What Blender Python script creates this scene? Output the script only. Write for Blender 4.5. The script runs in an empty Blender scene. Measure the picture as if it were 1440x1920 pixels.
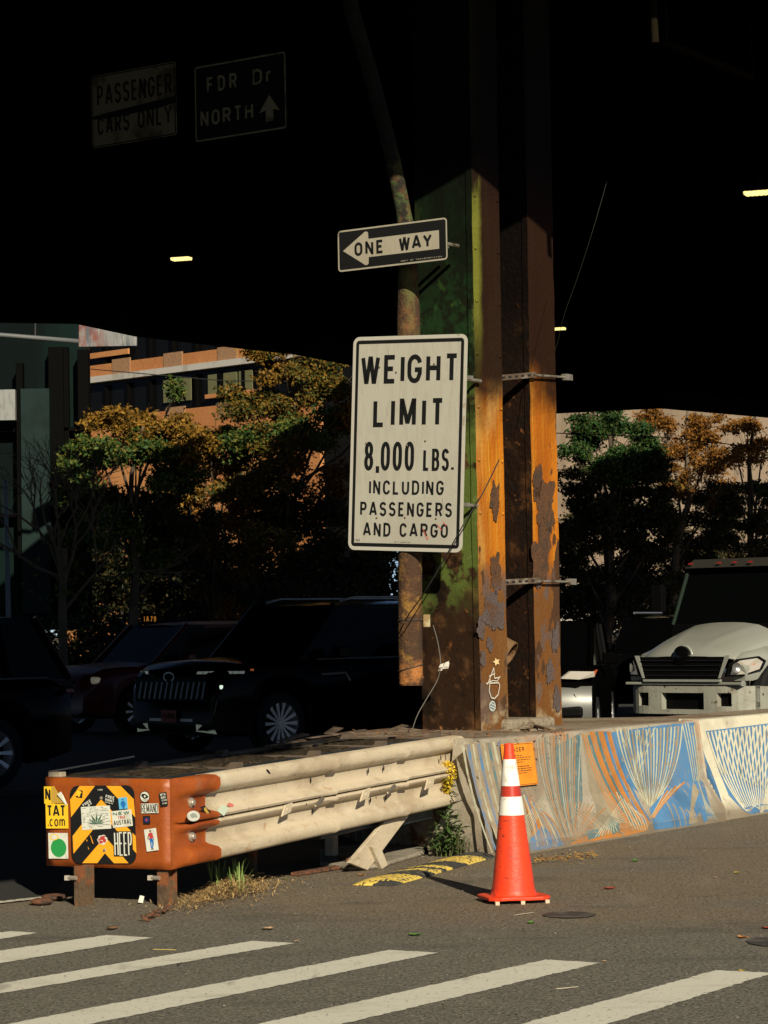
import bpy, math, random
from mathutils import Vector, Matrix, noise
R = math.radians
random.seed(7)
scene = bpy.context.scene
COL = scene.collection

# ------------------------------------------------------------------ camera, sky, sun, exposure
F = 5000.0                      # focal length in photo pixels (1440 x 1920)
PITCH, ROLL, EYE = R(2.497), R(0.9), 1.6
cam_d = bpy.data.cameras.new('camera'); cam = bpy.data.objects.new('camera', cam_d); COL.objects.link(cam)
cam_d.sensor_fit = 'VERTICAL'; cam_d.sensor_height = 36; cam_d.lens = 36*F/1920
cam_d.clip_start = 0.1; cam_d.clip_end = 2000
_r = Vector((1, 0, 0)); _f = Vector((0, math.cos(PITCH), math.sin(PITCH))); _u = Vector((0, -math.sin(PITCH), math.cos(PITCH)))
CR = _r*math.cos(ROLL) - _u*math.sin(ROLL); CU = _u*math.cos(ROLL) + _r*math.sin(ROLL)
EYEP = Vector((0, 0, EYE))
cam.matrix_world = Matrix(((CR.x, CU.x, -_f.x, 0), (CR.y, CU.y, -_f.y, 0), (CR.z, CU.z, -_f.z, EYE), (0, 0, 0, 1)))
scene.camera = cam

SUN_EL = R(27.0); SUN_AZ = (0.27, -0.96)          # horizontal direction towards the sun
world = bpy.data.worlds.new('World'); scene.world = world; world.use_nodes = True
wn = world.node_tree.nodes; wl = world.node_tree.links
sky = wn.new('ShaderNodeTexSky'); sky.sky_type = 'NISHITA'; sky.sun_disc = False
sky.sun_elevation = SUN_EL; sky.sun_rotation = math.atan2(SUN_AZ[0], SUN_AZ[1])
sky.altitude = 1500; sky.air_density = 0.45; sky.dust_density = 0.3; sky.ozone_density = 1.0
wl.new(sky.outputs[0], wn['Background'].inputs[0]); wn['Background'].inputs[1].default_value = 0.05
sd = bpy.data.lights.new('sun', 'SUN'); sd.energy = 5.0; sd.angle = R(0.5); sd.color = (1.0, 0.90, 0.70)
so = bpy.data.objects.new('sun', sd); COL.objects.link(so)
tosun = Vector((SUN_AZ[0]*math.cos(SUN_EL), SUN_AZ[1]*math.cos(SUN_EL), math.sin(SUN_EL))).normalized()
so.rotation_euler = tosun.to_track_quat('Z', 'Y').to_euler()
vs = scene.view_settings; vs.view_transform = 'Standard'; vs.look = 'None'; vs.gamma = 1; vs.use_curve_mapping = False
vs.exposure = 0.40
scene.render.engine = 'CYCLES'

# ------------------------------------------------------------------ turning photo pixels into real points
def ray(px, py): return CR*((px-720)/F) + CU*(-(py-960)/F) + _f
def at(px, py, Y):
    d = ray(px, py); return EYEP + d*(Y/d.y)
def G(px, py, z=0.0):
    d = ray(px, py); return EYEP + d*((z-EYE)/d.z)
def hit(px, py, O, n):
    d = ray(px, py); return EYEP + d*((O-EYEP).dot(n)/d.dot(n))

# ------------------------------------------------------------------ materials
def nnode(nt, t, **k):
    n = nt.nodes.new(t)
    for a, b in k.items(): setattr(n, a, b)
    return n
def c4(c): return (c[0], c[1], c[2], 1)
MATS = {}
def mat(name, base, rough=0.7, metal=0.0, layers=(), bump=0.0, bscale=30, coat=0.0, emit=None, spec=0.5, rvar=0.0, trans=0.0, coord='pos', island=None, bdetail=6, aniso=None):
    """layers: dicts col, scale, lo, hi, stretch, zr=(a,b,amp), lat=(vec,a,b,amp), detail, amt, kind"""
    m = bpy.data.materials.new(name); m.use_nodes = True; nt = m.node_tree
    p = nt.nodes['Principled BSDF']; L = nt.links
    p.inputs['Roughness'].default_value = rough; p.inputs['Metallic'].default_value = metal
    p.inputs['Coat Weight'].default_value = coat; p.inputs['Coat Roughness'].default_value = 0.03
    p.inputs['Specular IOR Level'].default_value = spec
    p.inputs['Transmission Weight'].default_value = trans
    if emit:
        p.inputs['Emission Color'].default_value = c4(emit[0]); p.inputs['Emission Strength'].default_value = emit[1]
    p.inputs['Base Color'].default_value = c4(base)
    if coord == 'pos':
        g = nnode(nt, 'ShaderNodeNewGeometry'); P = g.outputs['Position']
    else:
        g = nnode(nt, 'ShaderNodeTexCoord'); P = g.outputs['Object']
    prev = None
    def math_(op, a, b=None, clamp=False):
        n = nnode(nt, 'ShaderNodeMath', operation=op); n.use_clamp = clamp
        for i, q in enumerate((a, b)):
            if q is None: continue
            if isinstance(q, (int, float)): n.inputs[i].default_value = q
            else: L.new(q, n.inputs[i])
        return n.outputs[0]
    def nz(scale, stretch=(1, 1, 1), detail=6, off=0.0, kind='noise'):
        mp = nnode(nt, 'ShaderNodeMapping'); L.new(P, mp.inputs[0]); mp.inputs['Scale'].default_value = stretch
        mp.inputs['Location'].default_value = (off, off*1.7, off*0.6)
        if kind == 'noise':
            n = nnode(nt, 'ShaderNodeTexNoise'); n.inputs['Detail'].default_value = detail; n.inputs['Roughness'].default_value = 0.6
            n.inputs['Scale'].default_value = scale; L.new(mp.outputs[0], n.inputs['Vector']); return n.outputs[0]
        n = nnode(nt, 'ShaderNodeTexVoronoi'); n.inputs['Scale'].default_value = scale; L.new(mp.outputs[0], n.inputs['Vector'])
        if kind == 'edge': n.feature = 'DISTANCE_TO_EDGE'
        return n.outputs['Distance']
    def mrange(x, a, b, lo=0.0, hi=1.0):
        n = nnode(nt, 'ShaderNodeMapRange', interpolation_type='SMOOTHSTEP')
        L.new(x, n.inputs[0]); n.inputs[1].default_value = a; n.inputs[2].default_value = b
        n.inputs[3].default_value = lo; n.inputs[4].default_value = hi; return n.outputs[0]
    def ramp(x, a, b):   # works for a>b too
        return mrange(x, a, b) if a < b else mrange(x, b, a, 1.0, 0.0)
    for k, l in enumerate(layers):
        fac = None
        if 'scale' in l:
            fac = ramp(nz(l['scale'], l.get('stretch', (1, 1, 1)), l.get('detail', 6), 3.1*k+l.get('off', 0), l.get('kind', 'noise')), l.get('lo', .5), l.get('hi', .6))
        for key in ('zr', 'lat', 'lat2'):
            if key in l:
                if key == 'zr':
                    a, b, amp = l['zr']; vec = (0, 0, 1)
                else: vec, a, b, amp = l[key]
                d = nnode(nt, 'ShaderNodeVectorMath', operation='DOT_PRODUCT'); L.new(P, d.inputs[0]); d.inputs[1].default_value = vec
                x = d.outputs['Value']
                if amp: x = math_('ADD', x, math_('MULTIPLY', math_('SUBTRACT', nz(l.get('wscale', 4), l.get('wstretch', (1, 1, 1)), 7, 9.3+k), 0.5), amp))
                q = ramp(x, a, b); fac = q if fac is None else math_('MULTIPLY', fac, q)
        if 'amt' in l: fac = math_('MULTIPLY', fac, l['amt'])
        mx = nnode(nt, 'ShaderNodeMix', data_type='RGBA'); L.new(fac, mx.inputs[0])
        if prev is None: mx.inputs[6].default_value = c4(base)
        else: L.new(prev, mx.inputs[6])
        mx.inputs[7].default_value = c4(l['col']); prev = mx.outputs[2]
    if island:   # list of colours picked per loose piece (leaves, chips)
        gi = nnode(nt, 'ShaderNodeNewGeometry'); cr = nnode(nt, 'ShaderNodeValToRGB')
        L.new(gi.outputs['Random Per Island'], cr.inputs[0]); cr.color_ramp.interpolation = 'LINEAR'
        el = cr.color_ramp.elements
        for i, c in enumerate(island):
            e = el[i] if i < 2 else el.new(0.5)
            e.position = i/(len(island)-1); e.color = c4(c)
        prev = cr.outputs[0]
    if prev is not None: L.new(prev, p.inputs['Base Color'])
    if rvar:
        L.new(math_('ADD', mrange(nz(6, detail=5, off=5), .3, .7, -rvar, rvar), rough, True), p.inputs['Roughness'])
    if bump:
        bn = nnode(nt, 'ShaderNodeBump'); bn.inputs['Strength'].default_value = 1; bn.inputs['Distance'].default_value = bump
        L.new(nz(bscale, detail=bdetail, off=2), bn.inputs['Height']); L.new(bn.outputs[0], p.inputs['Normal'])
    MATS[name] = m; return m

# ------------------------------------------------------------------ mesh helpers
def bevel_mod(o, w, seg=2):
    b = o.modifiers.new('bevel', 'BEVEL'); b.width = w; b.segments = seg; b.limit_method = 'ANGLE'; b.angle_limit = R(40)
class MB:
    def __init__(s): s.v = []; s.f = []; s.m = []
    def add(s, vs, fs, mi=0):
        o = len(s.v); s.v += [Vector(v) for v in vs]
        for f in fs: s.f.append([o+i for i in f]); s.m.append(mi)
        return s
    def hexa(s, p, mi=0):   # 4 bottom ccw, 4 top
        return s.add(p, [(3, 2, 1, 0), (4, 5, 6, 7), (0, 1, 5, 4), (1, 2, 6, 5), (2, 3, 7, 6), (3, 0, 4, 7)], mi)
    def box(s, c, sz, ax=None, mi=0):   # centre, full sizes, axes
        c = Vector(c); a = ax or (Vector((1, 0, 0)), Vector((0, 1, 0)), Vector((0, 0, 1)))
        h = [a[i]*sz[i]/2 for i in range(3)]
        p = [c-h[0]-h[1]-h[2], c+h[0]-h[1]-h[2], c+h[0]+h[1]-h[2], c-h[0]+h[1]-h[2]]
        return s.hexa(p+[q+h[2]*2 for q in p], mi)
    def prism(s, poly, d, mi=0):   # planar polygon extruded by vector d
        n = len(poly); d = Vector(d); P = [Vector(p) for p in poly]
        return s.add(P+[p+d for p in P], [list(range(n))[::-1], list(range(n, 2*n))]+[(i, (i+1) % n, n+(i+1) % n, n+i) for i in range(n)], mi)
    def poly(s, P, mi=0): return s.add(P, [list(range(len(P)))], mi)
    def tube(s, path, r, n=8, mi=0, cap=True):
        path = [Vector(p) for p in path]; rs = r if isinstance(r, (list, tuple)) else [r]*len(path)
        rings = []; ref = None
        for i, p in enumerate(path):
            t = (path[min(i+1, len(path)-1)]-path[max(i-1, 0)]).normalized()
            if ref is None: ref = Vector((0, 0, 1)) if abs(t.z) < .9 else Vector((1, 0, 0))
            a = t.cross(ref).normalized(); b = t.cross(a).normalized(); ref = -b if b.dot(ref) < 0 else b
            a = t.cross(ref).normalized(); b = ref - t*ref.dot(t); b.normalize()
            rings.append([p+(a*math.cos(2*math.pi*k/n)+b*math.sin(2*math.pi*k/n))*rs[i] for k in range(n)])
        vs_ = [q for r_ in rings for q in r_]; fs = []
        for i in range(len(path)-1):
            for k in range(n): fs.append((i*n+k, i*n+(k+1) % n, (i+1)*n+(k+1) % n, (i+1)*n+k))
        if cap: fs += [list(range(n)), list(range((len(path)-1)*n, len(path)*n))]
        return s.add(vs_, fs, mi)
    def lathe(s, prof, C, ax=Vector((0, 0, 1)), n=32, mi=0, e1=None):
        C = Vector(C); ax = Vector(ax).normalized(); e1 = e1 or (ax.cross(Vector((0.3, 0.2, 1))).normalized() if abs(ax.z) < .9 else Vector((1, 0, 0)))
        e2 = ax.cross(e1); m = len(prof)
        vs_ = [C+ax*h+(e1*math.cos(2*math.pi*k/n)+e2*math.sin(2*math.pi*k/n))*r for k in range(n) for r, h in prof]
        fs = [(k*m+i, ((k+1) % n)*m+i, ((k+1) % n)*m+i+1, k*m+i+1) for k in range(n) for i in range(m-1)]
        return s.add(vs_, fs, mi)
    def grid(s, rows, mi=0, close=False):
        m = len(rows[0]); fs = []
        for i in range(len(rows)-1):
            for j in range(m-1): fs.append((i*m+j, i*m+j+1, (i+1)*m+j+1, (i+1)*m+j))
        return s.add([p for r in rows for p in r], fs, mi)
    def build(s, name, mats, parent=None, smooth=False, bevel=0, base=None, local=False, auto=None):
        me = bpy.data.meshes.new(name); o = bpy.data.objects.new(name, me); COL.objects.link(o)
        off = Vector((0, 0, 0))
        if parent is not None:
            o.parent = parent
            if not local:
                W = wmat(parent).inverted(); V = [W @ v for v in s.v]
            else: V = s.v
        else:
            if base is None:
                xs = [v.x for v in s.v]; ys = [v.y for v in s.v]; zs = [v.z for v in s.v]
                base = ((min(xs)+max(xs))/2, (min(ys)+max(ys))/2, min(zs))
            off = Vector(base); o.location = off; V = [v-off for v in s.v]
        me.from_pydata([tuple(v) for v in V], [], s.f); me.update()
        if not isinstance(mats, (list, tuple)): mats = [mats]
        for m_ in mats: me.materials.append(m_)
        if any(s.m): me.polygons.foreach_set('material_index', s.m)
        if smooth:
            me.polygons.foreach_set('use_smooth', [True]*len(me.polygons))
            if auto: me.set_sharp_from_angle(angle=R(auto))
        if bevel: bevel_mod(o, bevel)
        return o
def wmat(o):
    m = Matrix.LocRotScale(o.location, o.rotation_euler, None)
    return (wmat(o.parent) @ m) if o.parent else m
def tag(o, label, cat, group=None, kind=None):
    o['label'] = label
    if cat: o['category'] = cat
    if group: o['group'] = group
    if kind: o['kind'] = kind
    return o
def thing(name, loc, label, cat, group=None, rz=0.0):
    o = bpy.data.objects.new(name, None); COL.objects.link(o); o.location = loc; o.rotation_euler = (0, 0, rz)
    o.empty_display_size = .2
    return tag(o, label, cat, group)
def struct(o, label=None):
    o['kind'] = 'structure'
    if label: o['label'] = label
    return o

# ------------------------------------------------------------------ stroke lettering (road-sign style)
def arc(cx, cy, rx, ry, a0, a1, n=9):
    return [(cx+rx*math.cos(R(a0+(a1-a0)*i/n)), cy+ry*math.sin(R(a0+(a1-a0)*i/n))) for i in range(n+1)]
_O = arc(.5, .68, .5, .32, 0, 180)+arc(.5, .32, .5, .32, 180, 360)+[(1, .68)]
_C = arc(.5, .68, .5, .32, 12, 180)+arc(.5, .32, .5, .32, 180, 348)
GL = {
 'A': (.95, [[(0, 0), (.45, 1), (.55, 1), (1, 0)], [(.2, .28), (.8, .28)]]),
 'B': (.8, [[(0, .52), (0, 0), (.6, 0)]+arc(.6, .265, .4, .265, -90, 90)+[(0, .53)], [(0, .52), (0, 1), (.55, 1)]+arc(.55, .765, .38, .235, 90, -90, 8)]),
 'C': (.8, [_C]),
 'D': (.8, [[(0, .5), (0, 1), (.42, 1)]+arc(.42, .66, .58, .34, 90, 0)+arc(.42, .34, .58, .34, 0, -90)+[(0, 0), (0, .5)]]),
 'E': (.7, [[(1, 1), (0, 1), (0, 0), (1, 0)], [(0, .52), (.82, .52)]]),
 'F': (.7, [[(1, 1), (0, 1), (0, 0)], [(0, .52), (.82, .52)]]),
 'G': (.82, [_C[:-2]+[(1, .32), (1, .46), (.52, .46)]]),
 'H': (.8, [[(0, 0), (0, 1)], [(1, 0), (1, 1)], [(0, .52), (1, .52)]]),
 'I': (.02, [[(.5, 0), (.5, 1)]]),
 'K': (.8, [[(0, 0), (0, 1)], [(1, 1), (0, .4)], [(.3, .6), (1, 0)]]),
 'L': (.68, [[(0, 1), (0, 0), (1, 0)]]),
 'M': (1.0, [[(0, 0), (0, 1), (.07, 1), (.46, .14), (.54, .14), (.93, 1), (1, 1), (1, 0)]]),
 'N': (.8, [[(0, 0), (0, 1), (.06, 1), (.94, 0), (1, 0), (1, 1)]]),
 'O': (.8, [_O]), '0': (.74, [_O]),
 'P': (.76, [[(0, 0), (0, 1), (.6, 1)]+arc(.6, .735, .4, .265, 90, -90)+[(0, .47)]]),
 'R': (.8, [[(0, 0), (0, 1), (.6, 1)]+arc(.6, .74, .4, .26, 90, -90)+[(0, .48)], [(.55, .47), (1, 0)]]),
 'S': (.78, [arc(.5, .76, .5, .24, 20, 270, 14)+arc(.5, .26, .5, .26, 90, -165, 14)]),
 'T': (.76, [[(0, 1), (1, 1)], [(.5, 1), (.5, 0)]]),
 'U': (.8, [[(0, 1), (0, .32)]+arc(.5, .32, .5, .32, 180, 360)+[(1, 1)]]),
 'V': (.85, [[(0, 1), (.5, 0), (1, 1)]]),
 'W': (1.15, [[(0, 1), (.22, 0), (.28, 0), (.47, .96), (.53, .96), (.72, 0), (.78, 0), (1, 1)]]),
 'X': (.8, [[(0, 0), (1, 1)], [(0, 1), (1, 0)]]),
 'Y': (.9, [[(0, 1), (.5, .45), (1, 1)], [(.5, .45), (.5, 0)]]),
 'Z': (.75, [[(0, 1), (1, 1), (0, 0), (1, 0)]]),
 'r': (.4, [[(0, 0), (0, .7)], [(0, .45), (.3, .66), (1, .7)]]),
 'c': (.6, [arc(.5, .35, .5, .35, 50, 310, 12)]), 'o': (.65, [arc(.5, .35, .5, .35, 0, 360, 16)]),
 'm': (.95, [[(0, 0), (0, .7)], [(0, .45)]+arc(.25, .45, .25, .25, 180, 0, 6)+[(.5, 0)], [(.5, .45)]+arc(.75, .45, .25, .25, 180, 0, 6)+[(1, 0)]]),
 '1': (.3, [[(0, .75), (1, 1), (1, 0)]]), '7': (.7, [[(0, 1), (1, 1), (.4, 0)]]),
 '9': (.74, [arc(.5, .7, .5, .3, 0, 360, 14), [(1, .7), (1, .4)]+arc(.5, .32, .5, .32, 0, -150, 8)]),
 '6': (.74, [arc(.5, .3, .5, .3, 0, 360, 14), [(0, .3), (0, .65)]+arc(.5, .68, .5, .32, 180, 30, 8)]),
 '8': (.74, [arc(.5, .755, .44, .245, -90, 270, 16), arc(.5, .26, .5, .26, 90, 450, 16)]),
 ',': (.05, [[(.6, .1), (.6, -.02), (-1.2, -.17)]]), '.': (.03, [[(.5, -.01), (.5, .11)]]), '-': (.4, [[(0, .45), (1, .45)]]),
 '/': (.5, [[(0, 0), (1, 1)]]), ' ': (.55, []),
}
def ribbon(pts, th, closed=False):
    pts = [Vector((p[0], p[1], 0)) for p in pts]; q = [pts[0]]
    for p in pts[1:]:
        if (p-q[-1]).length > 1e-6: q.append(p)
    pts = q; n = len(pts); out = []
    if closed is False and (pts[0]-pts[-1]).length < 1e-5: closed = True; pts = pts[:-1]; n -= 1
    for i in range(n):
        a = pts[i-1] if (i > 0 or closed) else None; b = pts[(i+1) % n] if (i < n-1 or closed) else None
        if a is None: t = (b-pts[i]).normalized(); nn = Vector((-t.y, t.x, 0)); s = 1
        elif b is None: t = (pts[i]-a).normalized(); nn = Vector((-t.y, t.x, 0)); s = 1
        else:
            t1 = (pts[i]-a).normalized(); t2 = (b-pts[i]).normalized(); n1 = Vector((-t1.y, t1.x, 0)); n2 = Vector((-t2.y, t2.x, 0))
            nn = n1+n2
            if nn.length < 1e-4: nn = n1
            nn.normalize(); s = 1/max(.55, nn.dot(n1))
        out.append((pts[i]+nn*th/2*s, pts[i]-nn*th/2*s))
    qs = [(out[i][0], out[i+1][0], out[i+1][1], out[i][1]) for i in range(n-1)]
    if closed: qs.append((out[-1][0], out[0][0], out[0][1], out[-1][1]))
    return qs
def text_quads(txt, x0, x1, y0, y1, th, gap=.32):
    """text fitted to the rectangle; returns 2D quads with a small layer number"""
    H = y1-y0; ws = [GL[c][0] for c in txt]; k = th/H
    tot = sum(w+k for w in ws)+gap*(len(txt)-1); sx = (x1-x0-0)/tot/1.0
    x = x0; out = []; lay = 0
    for c, w in zip(txt, ws):
        gw = w*sx; tx = k*sx
        tx = min(tx, th/1.0*1.2)
        for st in GL[c][1]:
            pts = [(x+th/2+p[0]*max(gw+k*sx-th, 0.0001), y0+th/2+p[1]*(H-th)) for p in st]
            for q in ribbon(pts, th): out.append((q, lay))
            lay = (lay+1) % 5
        x += gw+k*sx+gap*sx
    return out
class Frame:
    """flat rectangle on a plane: (0..W, 0..H) -> 3D"""
    def __init__(s, corners, O, n):   # corners px: BL, BR, TR, TL
        a, b, c, d = [hit(x, y, O, n) for x, y in corners]
        s.W = ((b-a).length+(c-d).length)/2; s.H = ((d-a).length+(c-b).length)/2
        s.ex = ((b-a)+(c-d)).normalized(); s.n = n.normalized(); s.ey = s.n.cross(s.ex).normalized()
        if s.ey.z < 0: s.ey = -s.ey
        ctr = (a+b+c+d)/4; s.O = ctr-s.ex*s.W/2-s.ey*s.H/2
        if s.n.dot(EYEP-ctr) < 0: s.n = -s.n
    def p(s, x, y, h=0.0): return s.O+s.ex*x+s.ey*y+s.n*h
    def u(s, x, y, h=0.0): return s.p(x*s.W, y*s.H, h)
def subframe(fr, x, y, w, h, ang=0, lift=0.0):
    g = Frame.__new__(Frame); g.W = w; g.H = h; g.n = fr.n
    g.ex = fr.ex*math.cos(R(ang))+fr.ey*math.sin(R(ang)); g.ey = fr.ey*math.cos(R(ang))-fr.ex*math.sin(R(ang))
    g.O = fr.p(x, y, lift)-g.ex*w/2-g.ey*h/2; return g
def rrect(w, h, r, inset=0.0, n=6):
    x0, y0, x1, y1 = inset, inset, w-inset, h-inset; r = max(r-inset, .002); o = []
    for cx, cy, a in ((x1-r, y1-r, 0), (x0+r, y1-r, 90), (x0+r, y0+r, 180), (x1-r, y0+r, 270)):
        o += [(cx+r*math.cos(R(a+90*i/n)), cy+r*math.sin(R(a+90*i/n))) for i in range(n+1)]
    return o
def put_text(mb, fr, txt, x0, x1, y0, y1, th, h, gap=.32, mi=0, step=.00012):
    """x0..y1 as fractions of the frame; th in metres"""
    for q, l in text_quads(txt, x0*fr.W, x1*fr.W, y0*fr.H, y1*fr.H, th, gap):
        mb.poly([fr.p(p.x, p.y, h+l*step) for p in q], mi)
def plate(mb, fr, r, t, inset=0.0, h=0.0, mi=0):
    P = [fr.p(x, y, h) for x, y in rrect(fr.W, fr.H, r, inset)]
    mb.prism(P, fr.n*t, mi)
def ring(mb, fr, r, i0, i1, h, mi=0):
    a = rrect(fr.W, fr.H, r, i0); b = rrect(fr.W, fr.H, r, i1); n = len(a)
    for i in range(n):
        j = (i+1) % n
        mb.poly([fr.p(*a[i], h), fr.p(*a[j], h), fr.p(*b[j], h), fr.p(*b[i], h)], mi)

# ------------------------------------------------------------------ directions of the place
UB = Vector((.528, .849, 0)).normalized(); NB = Vector((UB.y, -UB.x, 0))       # barrier run, outward normal
UC = Vector((.575, .818, 0)).normalized(); VC = Vector((-UC.y, UC.x, 0))       # column
UR = Vector((.476, .879, 0)).normalized(); VR = Vector((-UR.y, UR.x, 0))       # crash cushion
Z = Vector((0, 0, 1))

# ================================================================== THE SETTING
asphalt = mat('asphalt', (.168, .156, .126), .92, layers=[
    dict(col=(.225, .165, .100), scale=.7, lo=.25, hi=.54, lat=((.35, 1, 0), 13.8, 15.6, 1.6), wscale=.8, amt=.75),
    dict(col=(.035, .033, .03), scale=58, lo=.50, hi=.60, detail=4, amt=.85), dict(col=(.20, .185, .155), scale=24, lo=.52, hi=.66, detail=5, amt=.5),
    dict(col=(.36, .34, .29), scale=48, lo=.60, hi=.66, detail=4, amt=.85),
    dict(col=(.075, .070, .062), scale=.8, lo=.52, hi=.72, amt=.6, stretch=(1, 2.2, 1)), dict(col=(.26, .23, .18), scale=1.7, lo=.56, hi=.74, amt=.35, stretch=(2.2, .7, 1)),
    dict(col=(.25, .215, .165), scale=26, lo=.63, hi=.74, lat=((.35, 1, 0), 14.2, 16.2, 1.2), amt=.7),
    dict(col=(.04, .036, .03), scale=11, lo=.66, hi=.74, amt=.6, stretch=(1, 1.6, 1))],
    bump=.022, bscale=48, spec=.2)
shaded_asphalt = mat('shaded_asphalt', (.028, .028, .028), .9, layers=[
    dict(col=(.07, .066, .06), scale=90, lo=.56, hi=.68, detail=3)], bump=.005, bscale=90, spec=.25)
road_paint = mat('road_paint', (.60, .585, .50), .75, layers=[
    dict(col=(.40, .38, .31), scale=1.6, lo=.5, hi=.72, stretch=(1, 3, 1), amt=.6),
    dict(col=(.16, .145, .12), scale=45, lo=.60, hi=.67, amt=.85),
    dict(col=(.22, .2, .165), scale=3.2, lo=.60, hi=.72, stretch=(2, .4, 1), amt=.55)], bump=.003, bscale=120, spec=.3)

b = MB(); b.poly([(-900, -60, 0), (900, -60, 0), (900, 1500, 0), (-900, 1500, 0)])
struct(b.build('ground', asphalt, base=(0, 0, 0)))
def sheet(name, px, m, h=.004, extra=None):
    b = MB(); b.poly([G(x, y, h) for x, y in px]); return b.build(name, m)
# viaduct's shade painted as a darker sheet on the carriageway left of the median
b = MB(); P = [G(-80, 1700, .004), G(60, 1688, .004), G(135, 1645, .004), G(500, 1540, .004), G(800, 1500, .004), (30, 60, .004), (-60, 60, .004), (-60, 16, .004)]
b.poly(P); struct(b.build('road', shaded_asphalt))
# lane lines on it
lane_paint = mat('lane_paint', (.5, .47, .38), .8, layers=[dict(col=(.1, .1, .09), scale=30, lo=.5, hi=.62)])
yel_paint = mat('yellow_lane_paint', (.35, .16, .04), .8, layers=[dict(col=(.05, .05, .045), scale=30, lo=.5, hi=.62)])
for nm, pts, w, m in (('lane_line', [(-120, 1704), (95, 1681)], .10, lane_paint), ('lane_line', [(-120, 1487), (96, 1477)], .09, yel_paint), ('lane_line', [(-120, 1496), (96, 1485)], .09, yel_paint)):
    a, c = G(*pts[0], .009), G(*pts[1], .009); n = (c-a).cross(Z).normalized()*w/2
    b = MB(); b.poly([a-n, c-n, c+n, a+n]); struct(b.build(nm, m))

# crosswalk bars, each with worn ragged edges
BARS = [[(-240, 1772), (20, 1746), (70, 1749), (-240, 1800)],
        [(-300, 1826), (200, 1753), (287, 1758), (-300, 1856)],
        [(-300, 1895), (472, 1764), (555, 1768), (-300, 1914)],
        [(-120, 1946), (730, 1781), (822, 1786), (-60, 1967)],
        [(300, 1961), (1022, 1799), (1127, 1805), (420, 1972)],
        [(860, 1952), (1342, 1819), (1450, 1824), (960, 1975)]]
WHICH = ['leftmost, thin worn end of a bar by the dark road', 'second from the left, short end below the orange nose', 'third from the left, ending below the dry grass',
         'middle, ending left of the cone', 'long bar ending under the traffic cone', 'rightmost bar at the bottom right corner']
def ragged(P, amp, step=.05, seed=0):
    out = []; rnd = random.Random(seed)
    for i in range(len(P)):
        a, c = P[i], P[(i+1) % len(P)]; n = max(1, int((c-a).length/step)); t = (c-a).normalized(); m = Vector((-t.y, t.x, 0))
        for k in range(n):
            out.append(a+(c-a)*k/n + m*(rnd.uniform(-amp, amp) if k else 0))
    return out
for i, q in enumerate(BARS):
    P = ragged([G(x, y, .003) for x, y in q], .007, .03, i)
    b = MB(); b.poly(P); o = b.build('crosswalk_stripe', road_paint); struct(o)

# oil stains and a wheel track
stain = mat('oil_stain', (.045, .04, .036), .6, layers=[dict(col=(.10, .09, .078), scale=9, lo=.5, hi=.62)])
for cx, cy, rx, ry in ((1068, 1715, 50, 6), (1455, 1765, 55, 9)):
    pts = []; rnd = random.Random(cx)
    for k in range(40):
        a = 2*math.pi*k/40; s = 1+.16*noise.noise(Vector((math.cos(a)*2, math.sin(a)*2, cx)))+rnd.uniform(-.03, .03)
        pts.append(G(cx+rx*s*math.cos(a), cy+ry*s*math.sin(a), .005))
    b = MB(); b.poly(pts); struct(b.build('oil_stain', stain))

# ---- the median: a raised concrete fill between barriers
conc = mat('old_concrete', (.27, .235, .18), .9, layers=[
    dict(col=(.13, .105, .07), scale=2.2, lo=.45, hi=.68), dict(col=(.36, .32, .25), scale=9, lo=.55, hi=.7, amt=.5),
    dict(col=(.06, .045, .03), scale=22, lo=.6, hi=.72, amt=.7)], bump=.012, bscale=22)
median_m = mat('median_top', (.24, .19, .125), .95, layers=[
    dict(col=(.15, .09, .045), scale=1.6, lo=.42, hi=.62), dict(col=(.34, .3, .22), scale=14, lo=.55, hi=.68, amt=.6),
    dict(col=(.05, .035, .022), scale=30, lo=.55, hi=.7, amt=.7),
    dict(col=(.10, .035, .012), scale=6, lo=.45, hi=.6, lat=((1, 0, 0), 1.1, .3, .5))], bump=.02, bscale=16)
A0 = Vector((.60, 18.68, 0))                    # foot of the barrier's top-front edge, near end
MZ = .79
mp = [A0+UB*.02-NB*.10, A0+UB*12.0-NB*.10, A0+UB*12.0-NB*2.6]
mp += [G(x, y, MZ) for x, y in ((1440, 1329), (1330, 1337), (1240, 1343), (1140, 1345), (1055, 1346), (980, 1347), (900, 1349), (800, 1357), (690, 1369), (640, 1376), (700, 1386), (800, 1389))]
mp = [Vector((p.x, p.y, 0)) for p in mp]
b = MB(); top = [Vector((p.x, p.y, MZ+.02*noise.noise(p*1.3))) for p in mp]
b.add(mp+top, [list(range(len(mp), 2*len(mp)))]+[(i, (i+1) % len(mp), len(mp)+(i+1) % len(mp), len(mp)+i) for i in range(len(mp))])
struct(b.build('median', median_m))
# kerb foot and broken slab under the rail end
b = MB(); P = [G(x, y) for x, y in ((655, 1634), (715, 1628), (795, 1604), (800, 1590), (760, 1580), (600, 1600), (600, 1625))]
b.prism([p+Z*.001 for p in P], Z*.03); slab = b.build('concrete_footing', conc, bevel=.012); tag(slab, 'low broken concrete slab on the ground under the far end of the cream guardrail', 'concrete slab')

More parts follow.
